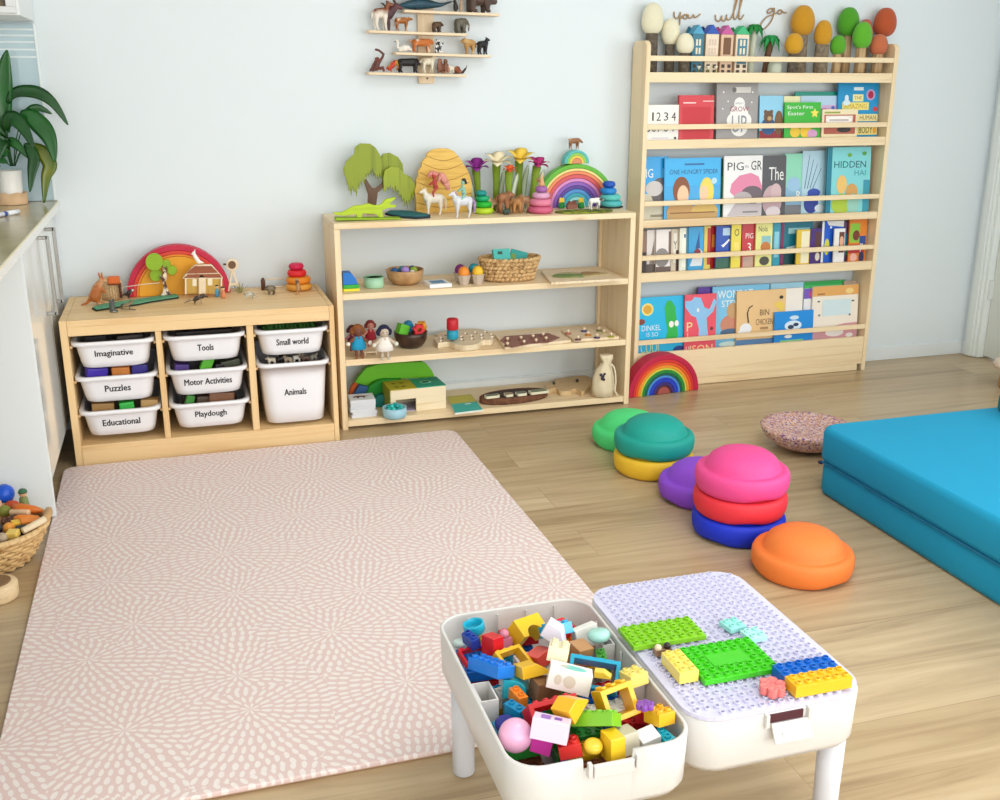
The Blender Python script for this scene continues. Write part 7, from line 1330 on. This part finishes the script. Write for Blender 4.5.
PILE_T = [(0.879,-2.8462,0.229,0.0,0.0,0.0366),(0.879,-2.7974,0.229,0.0,0.0,-0.0048),(0.879,-2.7487,0.229,0.0,0.0,-0.0315),(0.913,-2.6999,0.229,0.0,0.0,0.013),(0.913,-2.6511,0.229,0.0,0.0,-0.0406),(0.879,-2.6023,0.229,0.0,0.0,-0.0358),(0.879,-2.5536,0.229,0.0,0.0,0.0095),(0.879,-2.5048,0.229,0.0,0.0,0.0465),(0.98,-2.895,0.229,0.0,0.0,0.0123),(0.98,-2.8462,0.229,0.0,0.0,-0.044),(0.98,-2.7974,0.229,0.0,0.0,0.038),(0.98,-2.7487,0.229,0.0,0.0,0.0278),(0.98,-2.6999,0.229,0.0,0.0,-0.0059),(0.98,-2.6511,0.229,0.0,0.0,0.0019),(0.98,-2.6023,0.229,0.0,0.0,-0.0),(0.98,-2.5536,0.229,0.0,0.0,-0.0043),(0.98,-2.5048,0.229,0.0,0.0,-0.0093),(0.98,-2.456,0.229,0.0,0.0,0.0208),(1.081,-2.8462,0.229,0.0,0.0,0.0258),(1.081,-2.7974,0.229,0.0,0.0,-0.047),(1.045,-2.7487,0.229,0.0,0.0,-0.01),(1.045,-2.6999,0.229,0.0,0.0,-0.0113),(1.081,-2.6511,0.229,0.0,0.0,0.0347),(1.045,-2.6023,0.229,0.0,0.0,-0.0286),(1.045,-2.5536,0.229,0.0,0.0,-0.003),(1.081,-2.5048,0.229,0.0,0.0,-0.008),(0.891,-2.7974,0.2565,0.0,0.0,0.0279),(0.891,-2.7487,0.2565,0.0,0.0,-0.0163),(0.925,-2.6999,0.2565,0.0,0.0,-0.0167),(0.925,-2.6511,0.2565,0.0,0.0,0.0258),(0.891,-2.5536,0.2565,0.0,0.0,-0.0365),(0.891,-2.5048,0.2565,0.0,0.0,-0.0489),(0.992,-2.895,0.2565,0.0,0.0,0.0297),(0.992,-2.8462,0.2565,0.0,0.0,0.0182),(0.992,-2.7974,0.2565,0.0,0.0,-0.0053),(0.992,-2.6999,0.2565,0.0,0.0,0.0485),(0.992,-2.6511,0.2565,0.0,0.0,-0.0081),(0.992,-2.6023,0.2565,0.0,0.0,-0.0383),(0.992,-2.5536,0.2565,0.0,0.0,0.049),(0.992,-2.456,0.2565,0.0,0.0,-0.023),(1.093,-2.8462,0.2565,0.0,0.0,0.0498),(1.093,-2.7974,0.2565,0.0,0.0,-0.0289),(1.057,-2.7487,0.2565,0.0,0.0,0.0496),(1.057,-2.6999,0.2565,0.0,0.0,-0.0458),(1.057,-2.6023,0.2565,0.0,0.0,-0.0287),(1.057,-2.5536,0.2565,0.0,0.0,-0.049),(1.093,-2.5048,0.2565,0.0,0.0,0.033),(0.8927,-2.4834,0.3079,-0.0762,-0.1703,0.2),(0.9033,-2.498,0.2821,-0.1561,0.0546,0.9),(0.866,-2.4845,0.28,-0.243,-0.0525,0.0),(0.8739,-2.5294,0.3096,0.03,-0.1491,0.3),(0.876,-2.5434,0.2832,-1.2,0.1,0.3),(0.8807,-2.6366,0.3136,-0.25,0.25,0.3),(0.9071,-2.56,0.3074,-0.15,0.1,0.4),(0.9435,-2.5171,0.2904,-0.1472,0.0442,0.1),(0.9939,-2.5037,0.2974,-1.0,0.1,0.45),(1.0395,-2.5405,0.3104,-0.5,0.2,0.45),(1.0815,-2.4899,0.2827,0.0591,-0.0447,0.3),(0.9329,-2.603,0.2966,-1.1,0.15,0.5),(0.9934,-2.5879,0.2889,-0.2287,-0.1564,0.5),(1.025,-2.5864,0.3296,-0.2,0.5,-0.6),(0.9464,-2.6723,0.3204,-0.3,0.0,0.15),(0.9619,-2.6975,0.2906,-0.0606,0.1619,0.1),(0.9993,-2.6627,0.3396,-0.3,0.15,-0.45),(0.9949,-2.7304,0.3267,-0.25,0.2,-0.42),(0.9168,-2.6711,0.2885,-0.1931,-0.0083,-0.5),(0.9077,-2.7117,0.2929,0.0441,0.0463,0.2),(1.096,-2.5526,0.2938,-0.2166,-0.115,0.2),(1.0619,-2.6084,0.293,0.1617,0.0996,0.3),(1.1058,-2.5947,0.3175,-0.2189,-0.0354,0.0),(1.0525,-2.7006,0.3037,-0.85,0.1,-0.45),(1.0592,-2.7274,0.3222,-0.1231,0.0124,-0.5),(1.0966,-2.6399,0.2855,0.1879,-0.1631,-0.2),(1.1109,-2.7443,0.316,-0.1877,-0.0199,0.2),(1.0501,-2.8059,0.3153,-0.55,-0.1,0.15),(1.1072,-2.8077,0.2842,-0.0151,0.1787,-0.3),(0.9461,-2.7829,0.2966,-0.85,0.0,0.12),(1.0001,-2.8416,0.3142,-0.35,0.55,0.65),(0.9596,-2.8247,0.34,-0.2,-0.4,0.7),(1.0108,-2.8885,0.2927,-0.1,0.0,0.08),(1.0393,-2.8765,0.2907,-0.2197,-0.0756,0.1),(0.8665,-2.8237,0.3,-0.1885,-0.171,0.0),(0.9147,-2.8577,0.3258,-0.3,0.1,-0.5),(0.908,-2.8389,0.2869,-0.23,0.1745,-0.55),(0.8686,-2.7604,0.2808,0.0817,-0.1482,0.0),(0.98,-2.8798,0.2941,0.1835,-0.0634,0.0),(1.085,-2.8458,0.3276,-0.2118,-0.0107,0.0),(1.1093,-2.8524,0.3066,-0.215,0.1429,0.3),(1.0779,-2.8761,0.2855,0.1749,-0.1879,0.1),(1.1078,-2.8798,0.2809,-0.025,-0.1942,0.2),(0.8946,-2.7369,0.285,0.048,-0.0483,0.5),(0.9458,-2.8622,0.2859,-0.2444,-0.1711,-0.2)]
PIECES = []
rnd = random.Random(11)
for L in range(2):
    for i in range(3):
        for j in range(10):
            x = lx0+.055+(lx1-lx0-.11)*i/2+(.006 if L else -.006); y = ly0+.032+(ly1-ly0-.064)*j/9
            if i == 0 and abs(y-(ly0+ly1)/2+.015) < .055: x += .034
            if i == 2 and (abs(y-(ly0+ly1)/2-.09) < .042 or abs(y-(ly0+ly1)/2+.046) < .042): x -= .036
            if (i != 1 and j in (0, 9)) or (L == 1 and (i*3+j) % 5 == 1): continue
            c = rnd.randrange(8)
            o = obj('toy_brick', p_brick(4, 2), gloss(FILL_C[c]), None, (x, y, .229+.0275*L), (0, 0, rnd.uniform(-.05, .05)), bevel=.0008)
            tag(o, FILL_N[c] + ' brick buried under the others in the brick tub', 'toy brick', 'bricks heaped in the tub'); PIECES.append(o)
for kind, args, colr, px, z, yaw, nm, lab in PILE:
    P = at(px[0], px[1], z=z); b = KIND[kind](*args)
    o = obj(nm, b, gloss(colr), None, (P.x, P.y, z), TILT.get(px, (rnd.uniform(-.25, .2), rnd.uniform(-.2, .2), yaw)), bevel=.001)
    tag(o, lab, {'toy_ball': 'toy ball', 'toy_cup': 'toy cup', 'toy_figure': 'toy figure', 'toy_dome': 'toy dome', 'toy_disc': 'toy disc', 'toy_tray': 'toy tray'}.get(nm, 'toy brick'), 'bricks heaped in the tub'); PIECES.append(o)
if PILE_T:
    for o, (lx, ly, lz, rx, ry, rz) in zip(PIECES, PILE_T): o.location = (lx, ly, lz); o.rotation_euler = (rx, ry, rz)
for (kind, args, colr, px, z, yaw, nm, lab), o in zip(PILE, PIECES[-len(PILE):]):
    if px in ((567, 690), (551, 738)):
        w_, d_, h_ = args; b = B()
        if px[0] == 567:
            b.use(plain('#7fcfc4', .4)).slab([(w_*.30*cos(a)+.004, d_*.26*sin(a)) for a in [2*pi*k/16 for k in range(16)]], h_/2+.0001, h_/2+.0004)
            b.use(plain('#c9bfae', .5)).slab([(w_*.10*cos(a)-.012, d_*.12*sin(a)) for a in [2*pi*k/12 for k in range(12)]], h_/2+.0005, h_/2+.0007)
            b.use(plain('#d5cab8', .5)).plate(ell(0, 0, h_*.30, h_*.30, 16), -d_/2-.0004, -d_/2-.0001).plate(ell(-.02, 0, h_*.18, h_*.25, 14), -d_/2-.0007, -d_/2-.0005)
        else:
            b.use(plain('#9a6ac0', .4)).bx(-.018, -.002, -.010, .010, h_/2+.0001, h_/2+.0004).use(plain('#7a4ab0', .4)).bx(.004, .016, -.006, .006, h_/2+.0001, h_/2+.0004)
        obj('print', b, None, o)
# ------------------------------------------------------------------ bricks pressed on the studded lid
LZ = LIDZ+.0001
def onlid(b, x, y, h, colr, label, nm='stud_plate', rz=0, cat='toy brick'):
    return tag(obj(nm, b, gloss(colr, .25), None, (x, y, LIDZ+.0049+h/2), (0, 0, rz), bevel=.0006), label, cat)
onlid(p_brick(8, 4, .0095), 1.217, -2.634, .0095, '#86c81e', 'lime green thirty two stud plate near the tub on the lid')
b = B(); b.bx(-4*UP, 4*UP, -3*UP, 3*UP, -.00475, .00475); studs(b, 8, 6, .00475, {(i, j) for i in range(2, 6) for j in range(2, 4)}); b.bx(-2*UP, 2*UP, -UP, UP, .00476, .0062)
onlid(b, 1.2885, -2.755, .0095, '#45c81c', 'bright green stud plate with smooth middle on the lid')
onlid(p_brick(2, 4, .0215), 1.1925, -2.757, .0215, '#f2de6e', 'pale yellow eight stud brick left of the green plate', 'toy_brick')
onlid(p_brick(6, 2, .0215), 1.397, -2.8335, .0215, '#1668c8', 'blue twelve stud brick at the near right of the lid', 'toy_brick')
onlid(p_brick(6, 2, .0215), 1.3985, -2.8712, .0215, '#f3bf28', 'yellow twelve stud brick at the front edge of the lid', 'toy_brick')
onlid(p_flower(.024, .016), 1.316, -2.860, .016, '#ec7c78', 'coral pink flower piece left of the blue brick', 'flower_brick')
onlid(p_brick(2, 2, .0095), 1.360, -2.646, .0095, '#9fe4dc', 'pale mint plate towards the back of the lid', 'stud_plate', .15); onlid(p_brick(2, 2, .0095), 1.379, -2.690, .0095, '#b4ece6', 'translucent mint plate touching the green plate corner', 'stud_plate', .1)
b = B().use(gloss('#8a6a4c')).bx(-.016, .016, -.008, .008, -.007, .004).use(gloss('#2a1f1c')).ball((.009, 0, .007), .007, 10, 8).use(gloss('#e8d8b8')).ball((-.009, 0, .006), .007, 10, 8)
tag(obj('toy_critter', b, None, None, (1.190, -2.693, LIDZ+.0125)), 'tiny brown and black toy critter between lime plate and pale brick', 'toy critter')

# ------------------------------------------------------------------ basket of toys on the floor at the left
bk_c = Vector((-.190, -1.205, .001)); BR_, BYR, BHH = .172, .158, .105
BKM = weave('#dcb67c', '#a87a44', 60)
wk = B(); n = 44
for i in range(9):
    f = (i+.5)/9; z = BHH*f; rr = .62+.38*f**.7; wk.tube([(BR_*rr*cos(2*pi*k/n)+.0025*cos(k*pi), BYR*rr*sin(2*pi*k/n), z+.003*(1 if (k+i) % 2 else -1)+.004) for k in range(n+1)], .0062, 6, False)
for k in range(22):
    a = 2*pi*k/22; wk.tube([(BR_*(.62+.38*f**.7)*cos(a), BYR*(.62+.38*f**.7)*sin(a), .004+BHH*f) for f in (0, .25, .5, .75, 1)], .0035, 6)
bsk = thing('wicker_basket', 'round wicker basket heaped with wooden toys by the cabinet', 'basket', tuple(bk_c))
R_ = lambda f, z: [(BR_*f*cos(2*pi*k/n), BYR*f*sin(2*pi*k/n), z) for k in range(n)]
obj('weave', wk, BKM, bsk)
obj('lining', B().loops([R_(.58, .001), R_(.62, .006), R_(.975, BHH*.95), R_(.955, BHH*.95), R_(.60, .012), R_(.5, .010)]), plain('#b8894e', .9, .15, 30), bsk)
obj('rim', B().tube([(BR_*1.0*cos(2*pi*k/n), BYR*1.0*sin(2*pi*k/n), BHH+.004) for k in range(n+1)], .009, 8, False), weave('#e2c08a', '#b48a54', 80), bsk)
obj('handle', B().tube(smooth_line([(BR_*.88, -.055, BHH+.012), (BR_*1.02, -.01, BHH+.022), (BR_*1.0, .05, BHH+.016)], 5), .011, 8), wood('#c9a06a', '#a87c48', 'y', 2), bsk)
def inb(b, px, py, z, mat, nm, label, rot=(0, 0, 0), bev=.002):
    p = at(px, py, z=z); tag(obj(nm, b, mat, None, tuple(p), rot, bevel=bev), label, nm.replace('_', ' '), 'toys in the wicker basket'); return p
BX_ = ' in the wicker basket'
inb(B().ball((0, 0, 0), .030, 20, 14), 4, 494, .135, plain('#1556d0', .35), 'toy_ball', 'bright blue ball at the back' + BX_)
inb(B().ball((0, 0, 0), .022, 18, 12), -6, 505, .12, plain('#ecc3a0', .5), 'toy_ball', 'pale peach ball at the left edge' + BX_)
p = at(24, 502, z=.115); pd = thing('peg_doll', 'peg doll with green cap standing' + BX_, 'peg doll', tuple(p), 0, 'toys in the wicker basket')
obj('body', B().lathe([(.012, -.02), (.015, -.012), (.012, .012), (.006, .02)], 16), plain('#7f8a52', .6), pd); obj('head', B().ball((0, 0, .028), .012, 14, 10), plain('#e0b088', .5), pd); obj('cap', B().lathe([(.013, .030), (.0125, .036), (.008, .041), (0, .0425)], 16), plain('#3a6a4a', .6), pd)
def carrot(px, py, z, L, colr, yaw, label):
    inb(B().tube([(-L/2, 0, 0), (-L*.3, 0, 0), (L*.2, 0, 0), (L/2, 0, 0)], [.008, .014, .012, .004], 14), px, py, z, plain(colr, .5, .08), 'wooden_carrot', label, (.1, .12, yaw), 0)
carrot(28, 509, .128, .085, '#e2782a', -.35, 'orange wooden carrot lying at the back' + BX_); carrot(27, 519, .118, .07, '#f0892f', .1, 'lighter orange wooden carrot in the middle' + BX_)
inb(B().box((0, 0, 0), (.05, .03, .014)), 30, 521, .124, plain('#ef8a2c', .5), 'wooden_block', 'flat orange wooden block near the handle' + BX_, (.2, .1, .3))
inb(B().ball((0, 0, 0), (.02, .016, .014), 14, 10), 12, 505, .115, plain('#c8502a', .5), 'wooden_tomato', 'rust red wooden vegetable behind the carrots' + BX_)
for px, py, z, lab, colr in ((6, 521, .122, 'left of two dark brown buttons', '#5a3220'), (14, 519, .122, 'right of two dark brown buttons', '#4c2a1c')):
    inb(B().lathe([(0, -.006), (.013, -.006), (.014, -.002), (.014, .003), (.012, .006), (.007, .0062), (.006, .004), (0, .004)], 20), px, py, z, plain(colr, .45), 'wooden_button', lab + BX_, (.5, 0, 0))
inb(B().box((0, 0, 0), (.034, .024, .02)), 18, 524, .12, plain('#f0c23a', .5), 'wooden_block', 'yellow wooden block under the brown buttons' + BX_, (.1, .1, .4))
inb(B().box((0, 0, 0), (.03, .026, .02)), 13, 534, .118, plain('#f2cf6a', .5), 'wooden_block', 'pale yellow wooden block at the front' + BX_, (.2, 0, -.3))
inb(B().ball((0, 0, 0), .016, 16, 10), 9, 528, .118, plain('#f0a03c', .5), 'wooden_orange', 'small orange ball in front of the brown buttons' + BX_)
inb(B().box((0, 0, 0), (.03, .024, .02)), 22, 530, .116, plain('#2e2624', .5), 'wooden_block', 'black block at the front right' + BX_, (.3, .1, .5))
inb(B().box((0, 0, 0), (.03, .028, .026)), -4, 530, .116, plain('#231d1c', .5), 'wooden_block', 'black block at the left edge' + BX_, (.1, .2, .2))
inb(B().ball((0, 0, 0), (.018, .014, .018), 14, 10), 5, 511, .118, plain('#8a8f3a', .6), 'wooden_pear', 'olive wooden fruit behind the brown buttons' + BX_)
inb(B().ball((0, 0, 0), .015, 14, 10), 2, 538, .114, plain('#b8a48a', .6), 'wooden_nut', 'grey brown nut shape at the front' + BX_)
inb(B().tube([(-.03, 0, 0), (.03, 0, .004)], .009, 10), 20, 513, .122, plain('#f0c9a0', .6), 'wooden_stick', 'pale wooden stick lying over the carrots' + BX_, (0, 0, -.5))
inb(B().tube([(-.035, 0, 0), (.035, 0, .0)], .010, 10), 34, 525, .129, plain('#e8d4b0', .6), 'wooden_stick', 'cream wooden stick beside the handle' + BX_, (0, -.2, .6))
cb_ = B().lathe([(0, .02), (.075, .02), (.11, .05), (.13, .085), (.10, .10), (.05, .108), (0, .11)], 24); 
tag(obj('cloth_heap', cb_, patchy('#8a6a48', '#c89858', 30, .5, .2, .9), None, (bk_c.x, bk_c.y, .0005)), 'brown cloth bundle filling the wicker basket under the toys', 'cloth')
p = at(-2, 586, z=.035)
ws_ = thing('wooden_disc', 'round pale wooden disc with ring on the floor at left edge', 'wooden disc', (p.x-.004, p.y, .001))
obj('disc', B().lathe([(0, 0), (.050, 0), (.053, .006), (.053, .040), (.049, .046), (0, .046)], 36), wood('#e6cba0', '#c9a878', 'x', 2), ws_); obj('ring', B().lathe([(.034, .0462), (.037, .0462), (.037, .049), (.034, .049)], 32), plain('#8a6a48', .6), ws_); obj('hub', B().lathe([(.012, .0462), (.012, .050), (0, .0505)], 20), plain('#6a4c34', .6), ws_)

# ------------------------------------------------------------------ plant and pen on the counter
CTZ = .8895
pc5 = at(13, 204, z=CTZ); m = mpp(pc5)
pl = thing('peace_lily', 'peace lily with glossy dark leaves in white pot on counter', 'potted plant', (pc5.x, pc5.y, CTZ)); lo_ = Vector(pl.location)
obj('pot', B().lathe([(0, .001), (9*m, .001), (10*m, 3*m), (12*m, 33*m), (11*m, 33*m), (10.5*m, 29*m), (0, 29*m)], 32), plain('#f2eee6', .35, .02), pl)
obj('soil', B().lathe([(0, 29.2*m), (10.2*m, 29.2*m), (9*m, 30.2*m), (0, 30.8*m)], 24), plain('#3c2c20', .9, .3, 60), pl)
sc_ = B(); N_ = 72; ro = 14.0*m
f_ = lambda k: (10.5+1.6*abs(cos(6*pi*k/N_)))*m
sc_.loops([[((ro-.0)*cos(2*pi*k/N_), ro*sin(2*pi*k/N_), .001) for k in range(N_)], [((ro+.5*m)*cos(2*pi*k/N_), (ro+.5*m)*sin(2*pi*k/N_), f_(k)) for k in range(N_)], [((ro-1.0*m)*cos(2*pi*k/N_), (ro-1.0*m)*sin(2*pi*k/N_), f_(k)) for k in range(N_)], [((ro-1.4*m)*cos(2*pi*k/N_), (ro-1.4*m)*sin(2*pi*k/N_), .001) for k in range(N_)], [((ro-.0)*cos(2*pi*k/N_), ro*sin(2*pi*k/N_), .001) for k in range(N_)]], False, False)
obj('scalloped_holder', sc_, plain('#dcb68c', .7, .04), pl)
def leafmat(c1, c2):
    return patchy(c1, c2, 12, .5, .25, .28)
LG, LG2, LY = leafmat('#14501a', '#226b22'), leafmat('#0f3d15', '#1a561c'), leafmat('#80801a', '#456a1c')
def leaf(path, w, mat, dy, curl=.2):
    """path: photo pixels from stalk base to leaf tip; first two points are the bare stalk"""
    y0 = pc5.y
    P = [at(u, v, y=y0+dy*k/(len(path)-1))-lo_ for k, (u, v) in enumerate(path)]
    q = smooth_line(P, 5); n = len(q); s0 = int(n*.32)
    stk = q[:s0+1]; g = B().tube(stk, .0022, 6); o = obj('leaf', leaf_blade(q[s0:], w*m, curl), mat, pl); obj('stalk', g, LG2, o)
def leaf_blade(q, w, curl):
    b = B(); rows = []; n = len(q)
    for i, p in enumerate(q):
        f = i/(n-1); d = (q[min(i+1, n-1)]-q[max(i-1, 0)]).normalized(); s = d.cross(Vector((0, -1, .25)))
        s = s.normalized() if s.length > 1e-4 else Vector((1, 0, 0)); nn = s.cross(d).normalized()
        ww = w*(sin(pi*min(1, f*.93+.05))**.8)*(1.15-.45*f)+.0004
        rows.append([p-s*ww+nn*ww*curl, p-s*ww*.5+nn*ww*curl*.2, p, p+s*ww*.5+nn*ww*curl*.2, p+s*ww+nn*ww*curl, p+s*ww*.5+nn*(ww*curl*.2-.0008), p-nn*.001, p-s*ww*.5+nn*(ww*curl*.2-.0008)])
    return b.loops(rows)
leaf([(12, 166), (8, 140), (3, 100), (4, 75), (7, 50)], 9.5, LG, -.02)
leaf([(13, 166), (6, 122), (12, 95), (34, 92), (52, 102), (68, 125)], 6.5, LG2, -.04)
leaf([(14, 166), (20, 135), (28, 114), (38, 108), (52, 114)], 4.5, LG, .01)
leaf([(14, 166), (16, 140), (25, 116), (40, 125), (50, 140), (55, 162)], 9.5, LG, -.06)
leaf([(12, 166), (6, 135), (10, 118), (22, 126), (34, 148)], 7.5, LG2, -.09)
leaf([(15, 166), (22, 150), (30, 147), (42, 152), (50, 165), (46, 178), (44, 203)], 7.5, LY, -.05)
leaf([(15, 166), (20, 152), (27, 146), (34, 158), (32, 172), (30, 192)], 6.0, LG2, -.07)
leaf([(11, 166), (4, 145), (-4, 130), (-12, 120)], 8, LG, .0)
leaf([(11, 166), (2, 120), (-3, 105), (4, 108), (3, 114)], 5, LG, .02)
leaf([(12, 166), (6, 150), (2, 140), (-2, 150), (-6, 168)], 8, LG2, -.08)
leaf([(12, 166), (8, 150), (10, 142), (18, 146), (28, 158)], 5, LG, -.03)
leaf([(11, 166), (0, 160), (-8, 165), (-10, 190)], 8, LG2, -.05)
leaf([(12, 166), (8, 155), (4, 150), (0, 158), (8, 163)], 6, LG, -.09)
a, c = at(-14, 217, z=CTZ+.008), at(19, 211.5, z=CTZ+.008); d = c-a
mk_ = thing('marker_pen', 'white and blue marker pen lying on the counter', 'pen', (a.x, a.y, CTZ))
u_ = lambda f: Vector((d.x*f, d.y*f, .008))
obj('barrel', B().tube([u_(0), u_(.62)], .0075, 14), plain('#e8eaf4', .3, .02), mk_); obj('cap', B().tube([u_(.625), u_(.98)], .0082, 14), plain('#f4f6fa', .3, .02), mk_); obj('band', B().tube([u_(.52), u_(.60)], .0080, 14), plain('#2f4fa8', .3), mk_)
